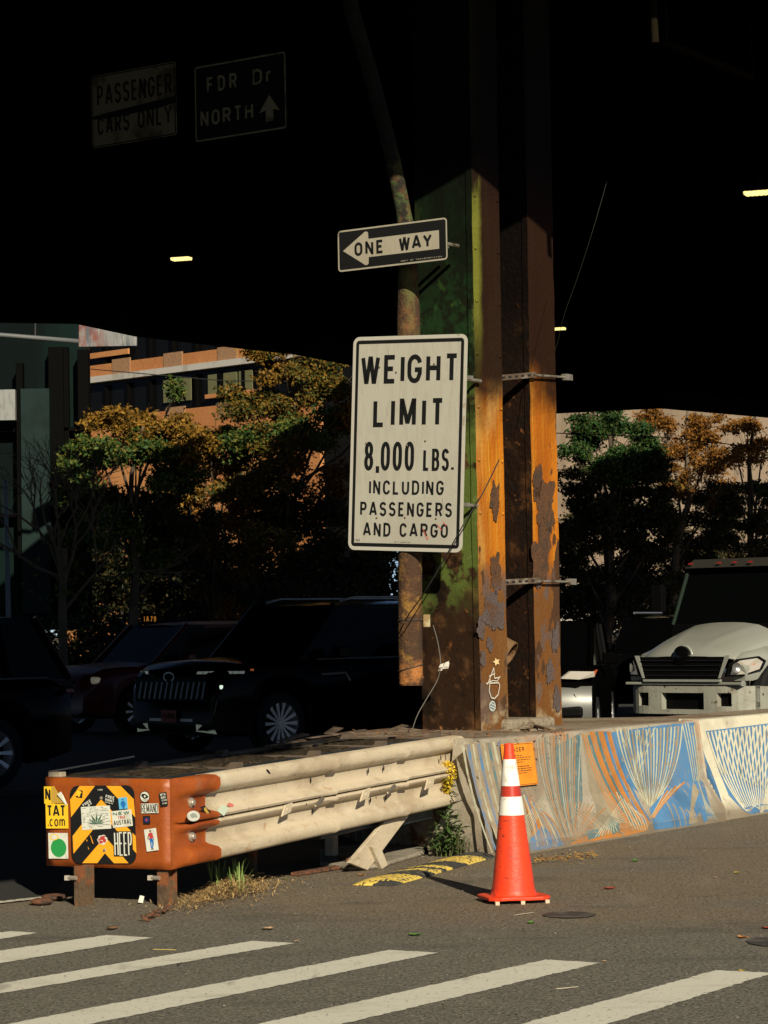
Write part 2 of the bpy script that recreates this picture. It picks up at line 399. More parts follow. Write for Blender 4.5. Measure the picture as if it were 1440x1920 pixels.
# ---- viaduct deck overhead
shade_black = mat('shade_black_steel', (.0012, .0011, .0010), .95, spec=0)  # near-black colour stands in for the deep shade under the deck
fascia_m = mat('shade_black_fascia', (.003, .0028, .0025), .9, spec=.02)  # shade put into the fascia's colour as well
ZD = 7.0
farE = [at(-700, 0, 10)]
FE = [G(x, y, ZD) for x, y in ((0, 604), (150, 606), (262, 630), (450, 652), (560, 664), (655, 682), (1040, 775), (1240, 765), (1460, 784))]
right = [Vector((x, y, ZD)) for x, y in ((13.5, 70), (5.5, 30), (2.7, 18.0), (.75, 17.6), (.75, 15.0), (1.4, 13.4), (2.2, 11.5), (2.8, 8), (2.5, 6), (1.05, 4.1), (.6, 1), (-.9, -12))]
outline = [Vector((-70, -12, ZD)), Vector((-70, 46, ZD)), Vector((-12, 46.6, ZD))]+FE+right
vd = thing('viaduct', (0, 30, 0), 'black elevated roadway deck that covers the whole upper part of the picture', 'viaduct')
b = MB(); b.prism([p+Z*.45 for p in outline], Z*.5); b.build('deck', shade_black, vd)
n_ = len(outline)
b = MB()
for i in range(1, n_-1):      # fascia girders and parapet along the edge
    a, c = outline[i], outline[(i+1) % n_]; t = (c-a).normalized(); nn = Vector((t.y, -t.x, 0))*.12
    b.hexa([a-nn-t*.05, c-nn+t*.05, c+nn+t*.05, a+nn-t*.05, a-nn-t*.05+Z*1.65, c-nn+t*.05+Z*1.65, c+nn+t*.05+Z*1.65, a+nn-t*.05+Z*1.65])
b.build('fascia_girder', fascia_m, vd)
def inside(p, poly):
    r = False; j = len(poly)-1
    for i in range(len(poly)):
        a, c = poly[i], poly[j]
        if (a.y > p.y) != (c.y > p.y) and p.x < (c.x-a.x)*(p.y-a.y)/(c.y-a.y)+a.x: r = not r
        j = i
    return r
def clip(a, c, poly, k=60):
    pts = [a+(c-a)*i/k for i in range(k+1)]; runs = []; cur = None
    for p in pts:
        if inside(p, poly):
            if cur is None: cur = [p, p]
            cur[1] = p
        elif cur: runs.append(cur); cur = None
    if cur: runs.append(cur)
    return runs
for k in range(9):
    s = Vector((-26+k*3.6, -6, ZD)); 
    for a, c in clip(s, s+UC*95, outline, 120):
        if (c-a).length < 2: continue
        b = MB(); b.box((a+c)/2+Z*.24, ((c-a).length, .3, .4), (UC, VC, Z)); b.build('girder', shade_black, vd)
for k in range(8):
    s = Vector((-40, 6+k*7.0, ZD)); 
    for a, c in clip(s, s+Vector((60, -22, 0)), outline, 120):
        if (c-a).length < 2: continue
        d = (c-a).normalized(); b = MB(); b.box((a+c)/2+Z*.22, ((c-a).length, .4, .5), (d, Vector((-d.y, d.x, 0)), Z)); b.build('cross_beam', shade_black, vd)

# ---- lamps under the deck
lamp_body = mat('lamp_housing', (.004, .004, .004), .9, spec=.05)
lamp_lit = mat('lamp_led', (.9, .8, .5), .5, emit=((1.0, .80, .30), .95))
for i, (x, y, w, lab) in enumerate(((340, 486.5, 40, 'lit flat yellow lamp under the deck at the upper left, above the brick building'),
                    (1425, 363, 62, 'lit flat yellow lamp under the deck, cut by the right edge of the photo'),
                    (1047, 617.5, 28, 'small lit yellow lamp just right of the rusty column, farthest away'))):
    p = G(x, y, 6.75); s = p.y/F; W = w*s
    t = thing('deck_lamp', p, lab, 'lamp', 'lamps under the deck')
    ax = (Vector((.94, -.34, 0)), Vector((.34, .94, 0)), Z)
    b = MB(); b.box(p+Z*.06, (W*1.05, W*.5, .07), ax); b.tube([p+Z*.15, p+Z*.9], .03); b.build('lamp_housing', lamp_body, t, bevel=.02)
    b = MB()
    for a in range(7):
        for c in range(4):
            b.lathe([(0, -.016), (.022*W/.35, -.010), (.028*W/.35, .027)], p+ax[0]*(a-3)*W*.135+ax[1]*(c-1.5)*W*.11, n=10)
    b.build('lamp_lens', lamp_lit, t)

# ---- brick building behind the trees, left
brick = mat('orange_brick', (.40, .165, .050), .85, layers=[
    dict(col=(.33, .11, .03), scale=14, lo=.45, hi=.6, stretch=(1, 1, 4), detail=2), dict(col=(.52, .25, .09), scale=.35, lo=.45, hi=.7, amt=.6)])
ledge_m = mat('white_ledge', (.42, .40, .36), .7, layers=[dict(col=(.3, .27, .22), scale=2, lo=.5, hi=.7)])
win_dark = mat('dark_window_glass', (.004, .004, .004), .2, spec=.06)
blind = mat('olive_blind', (.11, .11, .045), .8)
frame_dark = mat('dark_window_frame', (.0025, .0025, .0025), .7, spec=.02)
vent_m = mat('vent_grille', (.36, .19, .09), .8, layers=[dict(col=(.12, .08, .05), scale=30, lo=.5, hi=.55, stretch=(1, 1, 6))])
BO = at(480, 675, 75); BL_ = at(165, 712, 80.5)
bu = Vector((BL_.x-BO.x, BL_.y-BO.y, 0)); bl = bu.length; bu.normalize(); bn = Vector((bu.y, -bu.x, 0))
if bn.y > 0: bn = -bn
BP = Vector((BO.x, BO.y, 0))
br = thing('brick_building', BP, 'orange brick office block with dark window bands and a white ledge', 'building')
def bh(x, y): return hit(x, y, BP, bn)
sL = bl+1.2; sR = -2.6
def bpt(s, z, d=0.0): return BP+bu*s+Z*z+bn*d
def wallbox(mb, s0, s1, z0, z1, d0, d1, mi=0):
    mb.hexa([bpt(s0, z0, d0), bpt(s1, z0, d0), bpt(s1, z0, d1), bpt(s0, z0, d1), bpt(s0, z1, d0), bpt(s1, z1, d0), bpt(s1, z1, d1), bpt(s0, z1, d1)], mi)
zl = BO.z; 
zw1 = bh(390, 762).z       # sill of the visible window band
ztop = bh(390, 657).z      # top of the brick band
b = MB(); wallbox(b, sR+.05, sL-.05, 0, 15, -.15, -2.6); b.build('core', win_dark, br)
b = MB(); wallbox(b, sR, sL, 0, zw1, .0, -.145); wallbox(b, sR, sL, zl+.1, ztop, .0, -.145); wallbox(b, sR, sL, ztop+1.75, ztop+3.0, 0, -.145)
b.build('wall', brick, br)
b = MB(); wallbox(b, sR, sL+.15, zl-.08, zl+.10, .10, -.14); b.build('ledge', ledge_m, br)
for zz0, zz1, k0 in ((zw1, zl-.18, 0), (ztop, ztop+1.75, 1)):
    s = sR
    k = 0
    while s < sL-.3:
        b = MB(); wallbox(b, s, s+.10, zz0, zz1, -.02, -.14); b.build('mullion', frame_dark, br); s += 1.05; k += 1
for x0, x1 in ((303, 326), (330, 355), (387, 411), (416, 441), (445, 470)):
    b = MB(); p0, p1 = bh(x0, 730), bh(x1, 730); s0 = (p0-BP).dot(bu); s1 = (p1-BP).dot(bu)
    wallbox(b, s0, s1, zw1+.25, zl-.25, -.06, -.09); b.build('window_blind', blind, br)
b = MB()
for x0, x1, y in ((387, 489, 744),): 
    p0, p1 = bh(x0, y), bh(x1, y-8); wallbox(b, (p0-BP).dot(bu), (p1-BP).dot(bu), p0.z-.06, p0.z+.06, .06, -.02)
b.build('sun_rail', brick, br); b = MB()
p0, p1 = bh(171, 668), bh(242, 660); wallbox(b, (p0-BP).dot(bu), (p1-BP).dot(bu), p0.z-.08, p0.z+.08, .05, -.02)
b.build('sun_rail', brick, br)
for x, y in ((228, 686), (325, 675), (427, 664), (428, 768), (330, 777)):
    p = bh(x, y); s = (p-BP).dot(bu); b = MB(); wallbox(b, s-.42, s+.42, p.z-.22, p.z+.22, .03, -.02); b.build('vent', vent_m, br)

# ---- pale building behind the right trees
beige = mat('pale_render', (.40, .30, .21), .85, layers=[dict(col=(.31, .23, .16), scale=.5, lo=.45, hi=.65), dict(col=(.26, .19, .13), scale=.9, lo=.55, hi=.7, stretch=(3, 3, .3), amt=.6)])
shutter_m = mat('roller_shutter', (.5, .47, .41), .6)
P0 = at(990, 900, 92); P1 = at(1530, 900, 84); pu = Vector((P1.x-P0.x, P1.y-P0.y, 0)); pl = pu.length; pu.normalize(); pn = Vector((pu.y, -pu.x, 0)); P0.z = 0
pb = thing('pale_building', P0, 'pale beige building with a blank upper wall, behind the right trees', 'building')
b = MB(); b.hexa([P0, P0+pu*pl, P0+pu*pl-pn*10, P0-pn*10, P0+Z*14, P0+pu*pl+Z*14, P0+pu*pl-pn*10+Z*14, P0-pn*10+Z*14]); b.build('wall', beige, pb)
b = MB()
for k in range(9):
    a = P0+Z*(1.2+k*.14)+pu*0.6; a2 = a+pu*3.2
    b.hexa([a, a2, a2+pn*.06, a+pn*.06, a+Z*.11, a2+Z*.11, a2+pn*.02+Z*.11, a+pn*.02+Z*.11])
b.build('roller_shutter', shutter_m, pb)
for k in range(5):
    a = P0+pu*(.3+1.9*k)+Z*(9.7-.03*k); b = MB(); b.box(a+pn*.05+pu*.7, (1.5, .12, .5), (pu, pn, Z)); b.build('window_strip', frame_dark, pb)

# ---- dark teal building on the far left
teal = mat('teal_glass', (.0015, .004, .004), .4, spec=.05, layers=[dict(col=(.003, .010, .009), scale=.35, lo=.45, hi=.65, stretch=(1.6, 1, .5))])
teal_pan = mat('teal_panel', (.007, .018, .017), .6, spec=.1, layers=[dict(col=(.004, .01, .01), scale=1.5, lo=.4, hi=.7)])
white_pan = mat('grey_white_panel', (.20, .21, .20), .7, layers=[dict(col=(.14, .15, .15), scale=3, lo=.5, hi=.65, stretch=(4, 4, 1))])
gp = at(70, 1000, 57); gp.z = 0
gb = thing('glass_building', gp, 'dark teal glass building at the far left edge behind the bare tree', 'building')
def gq(x0, x1, y0, y1, Y, dep, name, m):
    b = MB(); a = at(x0, y1, Y); c = at(x1, y0, Y)
    b.hexa([Vector((a.x, Y, a.z)), Vector((c.x, Y, a.z)), Vector((c.x, Y+dep, a.z)), Vector((a.x, Y+dep, a.z)), Vector((a.x, Y, c.z)), Vector((c.x, Y, c.z)), Vector((c.x, Y+dep, c.z)), Vector((a.x, Y+dep, c.z))])
    return b.build(name, m, gb, bevel=.01)
gq(-400, 160, 560, 1189, 58, .8, 'glass_wall', teal)
gq(42, 92, 728, 1150, 57.3, .5, 'corner_column', teal_pan); gq(95, 118, 650, 1150, 57.5, .4, 'corner_column', frame_dark)
gq(-300, 28, 730, 793, 57.2, .3, 'wall_panel', white_pan); gq(34, 42, 680, 1150, 57.4, .3, 'fin', frame_dark)
gq(120, 128, 650, 1150, 57.6, .2, 'fin', frame_dark); gq(150, 165, 655, 1150, 57.4, .4, 'fin', frame_dark)
gq(-300, 160, 800, 815, 57.6, .3, 'spandrel', frame_dark); gq(-300, 160, 960, 975, 57.6, .3, 'spandrel', frame_dark)
# banner box and long pipe hanging at the edge of the deck
metal_pan = mat('weathered_panel', (.24, .24, .24), .55, layers=[dict(col=(.20, .05, .035), scale=2, lo=.4, hi=.6, lat=((1, 0, 0), -5.15, -5.7, .4)),
    dict(col=(.10, .12, .14), scale=2.4, lo=.45, hi=.65, stretch=(6, 1, .7)), dict(col=(.36, .36, .36), scale=4, lo=.58, hi=.7, stretch=(5, 1, .6))])
a = [at(148, 650, 51), at(256, 648, 52.3), at(256, 618, 52.3), at(148, 604, 51)]
b = MB(); b.prism(a, (0, .12, 0)); o = b.build('sheet_panel', metal_pan); tag(o, 'weathered white and reddish sheet metal panel hanging at the deck edge', 'panel')
pipe_g = mat('grey_pipe', (.10, .105, .11), .6)
b = MB(); b.tube([at(-150, 622, 50.9), at(0, 628, 50.9), at(148, 640, 50.9)], .045, 10); b.tube([at(66, 595, 50.9), at(66, 631, 50.9)], .02, 6)
tag(b.build('overhead_pipe', pipe_g, smooth=True), 'thin grey horizontal pipe running from the left edge to the sheet metal panel', 'pipe')
# slender lamp post at left edge
b = MB(); b.tube([G(17, 1187)*1.0, at(12, 960, 52)], .035, 8); b.lathe([(0, -.1), (.09, -.06), (.1, .03), (0, .1)], at(17, 1025, 52), n=12)
b.v = [Vector((v.x, v.y, v.z)) for v in b.v]
tp = at(10, 900, 52); bpnt = at(19, 1189, 52); b = MB(); b.tube([Vector((bpnt.x, 52, 0)), tp], [.06, .04], 8); b.lathe([(0, -.11), (.09, -.06), (.1, .03), (0, .1)], at(16, 1025, 52)-Vector((0, .05, 0)), n=12)
tag(b.build('thin_post', mat('galv_post', (.16, .2, .2), .5), smooth=True), 'thin pale post with a small round lamp at the far left', 'post')

# ================================================================== TREES
bark = mat('bark', (.05, .035, .022), .9, layers=[dict(col=(.11, .08, .05), scale=8, lo=.5, hi=.65, stretch=(1, 1, .3))])
bark_pale = mat('pale_bark', (.10, .075, .05), .9)
def leafmat(name, cols): return mat(name, cols[0], .65, island=cols, spec=.2)
LEAF = {
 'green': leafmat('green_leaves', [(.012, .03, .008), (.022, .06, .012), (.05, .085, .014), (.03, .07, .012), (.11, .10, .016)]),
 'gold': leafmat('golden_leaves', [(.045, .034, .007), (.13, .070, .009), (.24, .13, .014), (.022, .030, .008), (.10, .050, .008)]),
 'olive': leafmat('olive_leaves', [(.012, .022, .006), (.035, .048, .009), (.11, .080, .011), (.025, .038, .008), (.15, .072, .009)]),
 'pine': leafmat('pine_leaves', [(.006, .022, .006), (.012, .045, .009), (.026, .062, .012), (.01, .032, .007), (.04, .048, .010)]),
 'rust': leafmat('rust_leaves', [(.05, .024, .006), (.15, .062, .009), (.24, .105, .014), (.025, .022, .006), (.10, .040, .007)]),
 'dark': leafmat('dark_leaves', [(.007, .010, .005), (.014, .022, .007), (.03, .026, .007), (.012, .018, .006), (.04, .028, .006)]),  # darker leaves paint shade into the lower crowns and second row
}
def leaves(mb, c, r, n, size, rnd, droop=.2, mi=0, flat=1.0):
    for _ in range(n):
        # several twigs per clump: leaves gathered along short twigs
        d = Vector((rnd.gauss(0, 1), rnd.gauss(0, 1), rnd.gauss(0, 1)*flat)).normalized()*(rnd.random()**.45)
        p = Vector(c)+Vector((d.x*r[0], d.y*r[1], d.z*r[2]))*1.12
        tw = Vector((rnd.gauss(0, 1), rnd.gauss(0, 1), rnd.gauss(-droop, .5))).normalized()
        for k in range(5):
            q = p+tw*size*(.55*k)+Vector((rnd.uniform(-1, 1), rnd.uniform(-1, 1), rnd.uniform(-1, 1)))*size*.45
            u = (tw+Vector((rnd.gauss(0, .7), rnd.gauss(0, .7), rnd.gauss(0, .7)))).normalized(); w = u.cross(Vector((rnd.gauss(0, 1), rnd.gauss(0, 1), rnd.gauss(0, 1)))).normalized()
            s = size*rnd.uniform(.35, 1.5)
            o = len(mb.v); mb.v += [q-u*s*.5, q+w*s*.27, q+u*s*.5, q-w*s*.27]; mb.f.append([o, o+1, o+2, o+3]); mb.m.append(mi)
def tree(name, label, Y, tx, base_r, top, clumps, mats, leaf, n, seed, group='trees behind the viaduct', bm=None, dep=1.0, flat=1.0, droop=.2):
    """clumps: (px, py, r px horizontal, r px vertical, material index, density)"""
    rnd = random.Random(seed); s = Y/F
    gp = at(tx, 1178, Y); base = Vector((gp.x, Y, 0)); t = thing(name, base, label, 'tree', group)
    tip = at(top[0], top[1], Y); path = [base]
    for k in range(1, 7):
        q = base.lerp(tip, k/6); q += Vector((rnd.uniform(-.15, .15), rnd.uniform(-.2, .2), 0)); path.append(q)
    b = MB(); b.tube(path, [base_r*(1-.13*k) for k in range(7)], 8)
    cl = []
    for px, py, rx, ry, mi, de in clumps:
        c = at(px, py, Y+rnd.uniform(-1, 1)*dep*rx*s*.8); cl.append((c, rx*s, ry*s, mi, de))
        # limb from trunk to clump
        k = min(max((c.z-1.0)/max(tip.z, .1), .15), .95)*.8; st = base.lerp(tip, k); mid = st.lerp(c, .5)+Vector((0, 0, -.1*abs(c.x-st.x)))
        b.tube([st, mid, c], [base_r*.3, base_r*.2, base_r*.07], 5, cap=False)
        for _ in range(5):
            e = c+Vector((rnd.gauss(0, .5)*rx*s, rnd.gauss(0, .5)*rx*s, rnd.gauss(0, .5)*ry*s)); b.tube([mid.lerp(c, .7), (mid+e)/2+Z*.05, e], [base_r*.08, base_r*.06, base_r*.03], 4, cap=False)
    b.build('trunk', bm or bark, t, smooth=True)
    by = {}
    for c, rx, ry, mi, de in cl:
        m = by.setdefault(mi, MB()); sub = max(4, int(10*de))
        for _ in range(sub):
            o = Vector((rnd.gauss(0, .5)*rx, rnd.gauss(0, .5)*rx*dep, rnd.gauss(0, .5)*ry)); q = rnd.uniform(.28, .5)
            leaves(m, c+o, (rx*q, rx*q*dep, ry*q*.85), int(n*3.6*de/sub), leaf*.78, rnd, droop, 0, flat)
    for mi, m in by.items(): m.build('crown', LEAF[mi], t)
    return t
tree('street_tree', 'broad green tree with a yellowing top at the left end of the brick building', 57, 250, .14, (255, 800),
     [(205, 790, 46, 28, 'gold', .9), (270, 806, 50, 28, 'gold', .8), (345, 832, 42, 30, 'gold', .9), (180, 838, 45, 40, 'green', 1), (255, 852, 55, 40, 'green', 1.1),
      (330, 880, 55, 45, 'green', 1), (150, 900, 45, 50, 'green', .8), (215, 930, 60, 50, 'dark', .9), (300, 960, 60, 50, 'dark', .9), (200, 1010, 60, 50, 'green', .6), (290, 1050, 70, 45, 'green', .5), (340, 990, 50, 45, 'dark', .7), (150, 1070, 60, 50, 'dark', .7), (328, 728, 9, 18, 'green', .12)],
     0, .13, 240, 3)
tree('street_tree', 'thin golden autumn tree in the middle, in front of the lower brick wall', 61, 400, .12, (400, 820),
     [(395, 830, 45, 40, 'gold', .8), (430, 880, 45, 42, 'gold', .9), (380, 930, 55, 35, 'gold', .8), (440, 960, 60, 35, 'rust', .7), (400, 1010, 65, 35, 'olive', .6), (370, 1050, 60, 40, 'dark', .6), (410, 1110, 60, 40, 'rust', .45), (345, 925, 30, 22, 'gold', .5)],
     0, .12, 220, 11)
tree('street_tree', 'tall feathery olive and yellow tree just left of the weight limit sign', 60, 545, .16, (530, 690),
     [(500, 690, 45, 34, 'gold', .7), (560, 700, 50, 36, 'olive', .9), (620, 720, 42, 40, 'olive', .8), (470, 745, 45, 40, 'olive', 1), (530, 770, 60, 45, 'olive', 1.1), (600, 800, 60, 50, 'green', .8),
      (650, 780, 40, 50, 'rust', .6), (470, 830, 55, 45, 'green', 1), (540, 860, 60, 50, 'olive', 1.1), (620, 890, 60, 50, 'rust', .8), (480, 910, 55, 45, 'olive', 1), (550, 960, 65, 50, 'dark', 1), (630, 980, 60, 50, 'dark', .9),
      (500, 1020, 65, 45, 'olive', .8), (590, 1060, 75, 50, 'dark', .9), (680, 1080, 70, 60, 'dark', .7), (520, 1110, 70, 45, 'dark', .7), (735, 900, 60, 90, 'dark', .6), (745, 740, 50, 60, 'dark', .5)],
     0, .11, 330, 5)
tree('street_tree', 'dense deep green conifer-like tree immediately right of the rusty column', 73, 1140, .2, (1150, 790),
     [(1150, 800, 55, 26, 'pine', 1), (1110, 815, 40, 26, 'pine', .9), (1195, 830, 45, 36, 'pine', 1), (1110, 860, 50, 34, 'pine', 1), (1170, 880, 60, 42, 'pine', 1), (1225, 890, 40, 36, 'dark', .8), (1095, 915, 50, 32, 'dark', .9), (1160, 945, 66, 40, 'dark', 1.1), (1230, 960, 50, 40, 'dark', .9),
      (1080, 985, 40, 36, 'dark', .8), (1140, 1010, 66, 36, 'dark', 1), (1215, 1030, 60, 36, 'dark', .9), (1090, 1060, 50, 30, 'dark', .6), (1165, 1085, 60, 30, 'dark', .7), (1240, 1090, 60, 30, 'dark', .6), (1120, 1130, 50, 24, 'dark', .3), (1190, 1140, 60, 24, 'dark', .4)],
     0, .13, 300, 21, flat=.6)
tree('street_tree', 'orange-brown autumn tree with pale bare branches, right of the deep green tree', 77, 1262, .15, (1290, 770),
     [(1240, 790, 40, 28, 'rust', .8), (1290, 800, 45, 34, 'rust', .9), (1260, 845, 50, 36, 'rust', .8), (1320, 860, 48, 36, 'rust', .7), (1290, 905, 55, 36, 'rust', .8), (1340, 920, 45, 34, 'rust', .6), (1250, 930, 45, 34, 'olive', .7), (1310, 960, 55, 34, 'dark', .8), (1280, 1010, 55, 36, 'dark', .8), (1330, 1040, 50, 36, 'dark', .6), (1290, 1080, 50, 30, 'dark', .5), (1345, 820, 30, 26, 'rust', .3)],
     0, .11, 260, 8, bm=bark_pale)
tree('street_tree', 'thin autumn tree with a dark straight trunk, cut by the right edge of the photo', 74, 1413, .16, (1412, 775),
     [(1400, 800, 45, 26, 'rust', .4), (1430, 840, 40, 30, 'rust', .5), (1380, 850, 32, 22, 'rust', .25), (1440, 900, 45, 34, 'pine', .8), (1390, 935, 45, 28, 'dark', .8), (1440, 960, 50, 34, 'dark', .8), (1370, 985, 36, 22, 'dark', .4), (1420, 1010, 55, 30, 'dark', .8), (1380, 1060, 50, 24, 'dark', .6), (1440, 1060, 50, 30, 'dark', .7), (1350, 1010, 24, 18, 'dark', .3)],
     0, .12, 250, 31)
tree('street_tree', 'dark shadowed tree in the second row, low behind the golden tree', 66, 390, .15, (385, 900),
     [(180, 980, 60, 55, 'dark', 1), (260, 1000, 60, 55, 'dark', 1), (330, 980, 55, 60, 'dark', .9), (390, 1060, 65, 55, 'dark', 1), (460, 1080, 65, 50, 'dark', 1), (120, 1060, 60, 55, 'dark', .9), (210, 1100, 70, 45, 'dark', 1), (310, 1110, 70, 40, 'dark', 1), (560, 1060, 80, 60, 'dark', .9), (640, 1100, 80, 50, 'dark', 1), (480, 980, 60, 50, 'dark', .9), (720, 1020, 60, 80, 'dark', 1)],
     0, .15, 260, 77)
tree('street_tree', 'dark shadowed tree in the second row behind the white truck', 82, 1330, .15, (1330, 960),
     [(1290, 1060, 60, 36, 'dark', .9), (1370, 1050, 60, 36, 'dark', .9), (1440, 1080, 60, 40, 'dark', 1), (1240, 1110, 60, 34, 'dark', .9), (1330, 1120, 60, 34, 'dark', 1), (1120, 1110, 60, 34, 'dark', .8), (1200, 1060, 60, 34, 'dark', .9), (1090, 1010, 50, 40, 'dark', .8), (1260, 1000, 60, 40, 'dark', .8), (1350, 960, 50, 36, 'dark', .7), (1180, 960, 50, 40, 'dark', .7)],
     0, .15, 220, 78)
# bare tree at the left
rnd = random.Random(5)
def branchy(mb, p, d, L, r, depth):
    q = p+d*L; mid = (p+q)/2+Vector((rnd.uniform(-1, 1), rnd.uniform(-1, 1), rnd.uniform(-1, 1)))*L*.08
    mb.tube([p, mid, q], [r, r*.8, r*.62], 5, cap=False)
    if depth == 0: return
    for k in range(rnd.choice((2, 3, 3))):
        dd = (d+Vector((rnd.gauss(0, .5), rnd.gauss(0, .4), rnd.gauss(.08, .35)))).normalized(); branchy(mb, p+(q-p)*rnd.uniform(.5, 1), dd, L*rnd.uniform(.6, .85), r*.58, depth-1)
tb = at(118, 1178, 50); tb.z = 0; t = thing('bare_tree', tb, 'bare leafless tree with forking pale twigs in front of the teal building', 'tree')
b = MB(); b.tube([tb, tb+Vector((0, 0, 2.2)), tb+Vector((.05, 0, 3.2))], [.1, .08, .07], 7)
for dx, dz in ((-.5, .9), (.25, 1), (.7, .8), (-.9, .5), (0, 1), (-.2, .9)): branchy(b, tb+Vector((0, 0, 1.9+rnd.random()*1.2)), Vector((dx, rnd.uniform(-.4, .4), dz)).normalized(), 1.25, .04, 4)
b.build('trunk', bark_pale, t)
b = MB(); leaves(b, tb+Vector((.2, 0, 2.6)), (.9, .8, 1.2), 90, .09, rnd); b.build('crown', LEAF['green'], t)
# low hedge behind the cars
hd = MB(); rr = random.Random(3)
for k in range(112):
    x = -60+k*14; p = at(x, 1150-rr.random()*(80 if x < 330 else 35), 66+rr.uniform(-1, 1)+(13 if x > 1000 else 0)); leaves(hd, p, (.6, .5, .85), 110, .14, rr)
for k in range(110):
    p = at(-60+k*9, 1178, 64+rr.uniform(-1, 1)); p.z = rr.uniform(.3, 1.5); leaves(hd, p, (.6, .5, .8), 90, .14, rr)
tag(hd.build('hedge', LEAF['dark']), 'long dark hedge running behind the parked cars on the left', 'hedge', kind='stuff')
# overhead wires in front of the buildings
wire_m = mat('black_wire', (.006, .006, .006), .6)
b = MB(); b.tube([at(170, 692, 66), at(420, 714, 66), at(660, 716, 66)], .012, 5); tag(b.build('overhead_wire', wire_m), 'thin dark wire crossing in front of the brick building windows', 'wire')
b = MB(); b.tube([at(1040, 812, 68), at(1250, 820, 68), at(1450, 842, 68)], .013, 5); tag(b.build('overhead_wire', wire_m), 'thin dark wire sagging in front of the right trees', 'wire')
# ================================================================== CONCRETE BARRIERS with the street-art mural
BPROF = [(.23, 0), (.23, .075), (.06, .33), (0, .775), (-.012, .81), (-.14, .81), (-.152, .775), (-.21, .33), (-.38, .075), (-.38, 0)]   # (outward, z)
bar_conc = mat('barrier_concrete', (.33, .29, .225), .88, layers=[
    dict(col=(.21, .17, .12), scale=1.4, lo=.42, hi=.66), dict(col=(.42, .38, .30), scale=7, lo=.54, hi=.7, amt=.6),
    dict(col=(.38, .15, .045), scale=2.6, lo=.50, hi=.68, amt=.65, lat=((1, 0, 0), .75, 1.2, .3)), dict(col=(.07, .055, .04), scale=18, lo=.6, hi=.72, amt=.7),
    dict(col=(.16, .125, .085), zr=(.22, .03, .12), amt=.8)], bump=.006, bscale=40)
bar_cream = mat('barrier_cream_paint', (.60, .56, .42), .8, layers=[
    dict(col=(.46, .42, .32), scale=2.2, lo=.45, hi=.66), dict(col=(.30, .22, .13), scale=12, lo=.58, hi=.70, amt=.7),
    dict(col=(.10, .10, .09), scale=3.2, lo=.64, hi=.72, amt=.7), dict(col=(.16, .12, .08), zr=(.2, .03, .12), amt=.8)], bump=.005, bscale=40)
def mural(name, c, wear=.5, tint=None):
    return mat(name, c, .75, layers=[dict(col=tuple(x*.66 for x in c), scale=3, lo=.42, hi=.7),
        dict(col=(.27, .22, .155), scale=13, lo=.50+.14*(1-wear), hi=.60+.14*(1-wear), amt=.85), dict(col=(.24, .18, .12), scale=2.0, lo=.5, hi=.75, amt=.5),
        dict(col=(.27, .20, .13), lat=((1, 0, 0), 1.55, 1.15, .5), wscale=5, scale=9, lo=.35, hi=.6, amt=.55)])
mur = {'blue': mural('mural_blue', (.075, .20, .38), .5), 'cream': mural('mural_cream', (.46, .47, .34), .6), 'orange': mural('mural_orange', (.46, .18, .035), .6),
       'teal': mural('mural_teal', (.085, .17, .19), .6), 'sand': mural('mural_sand', (.31, .26, .175), .8), 'pale': mural('mural_pale', (.33, .36, .31), .9)}
def barrier(name, s0, s1, m, label, dz=0.0, dn=0.0, group='concrete barriers in a row'):
    t = thing(name, A0+UB*s0, label, 'barrier', group)
    b = MB(); rows = []
    n = 24
    for i in range(n+1):
        s = s0+(s1-s0)*i/n; row = []
        for k, (o, z) in enumerate(BPROF):
            p = A0+UB*s+NB*(o+dn)+Z*(z+(dz if z > .5 else 0))
            if 0 < k < 9: p += NB*.0006*noise.noise(p*5)
            row.append(p)
        rows.append(row)
    b.grid(rows); m_ = len(BPROF)
    b.f.append(list(range(m_))); b.m.append(0); b.f.append(list(range(n*m_, (n+1)*m_))[::-1]); b.m.append(0)
    o = b.build('concrete_body', m, t, smooth=True, auto=25); bevel_mod(o, .012, 2)
    return t
bar1 = barrier('concrete_barrier', 0, 3.66, bar_conc, 'nearest concrete barrier with faded orange, blue and grey fan mural, behind the traffic cone')
bar2 = barrier('concrete_barrier', 3.68, 7.3, bar_cream, 'cream painted concrete barrier with a white and blue lattice mural, at the right edge', dz=.0, dn=-.03)
def surf(px, py, off, dn=0.0):
    """point of the barrier face seen at a photo pixel, lifted off by `off`"""
    best = None
    for (o0, z0), (o1, z1) in ((BPROF[3], BPROF[2]), (BPROF[2], BPROF[1]), ((.23, .075), (.23, .0))):
        d = Vector((o1-o0, z1-z0)); n = (NB*(-d.y)+Z*d.x).normalized()
        if n.dot(NB) < 0: n = -n
        q = hit(px, py, A0+NB*(o0+dn)+Z*z0, n)
        if z1-1e-3 <= q.z <= z0+1e-3: return q+n*off
        best = q if best is None else best
    return q+n*off if q.z < .078 else best+NB*off
def zc(x, y): return (820+x/2.3226, 1320+y/2.3226)
def clampz(p):   # keep paint on the face
    return p
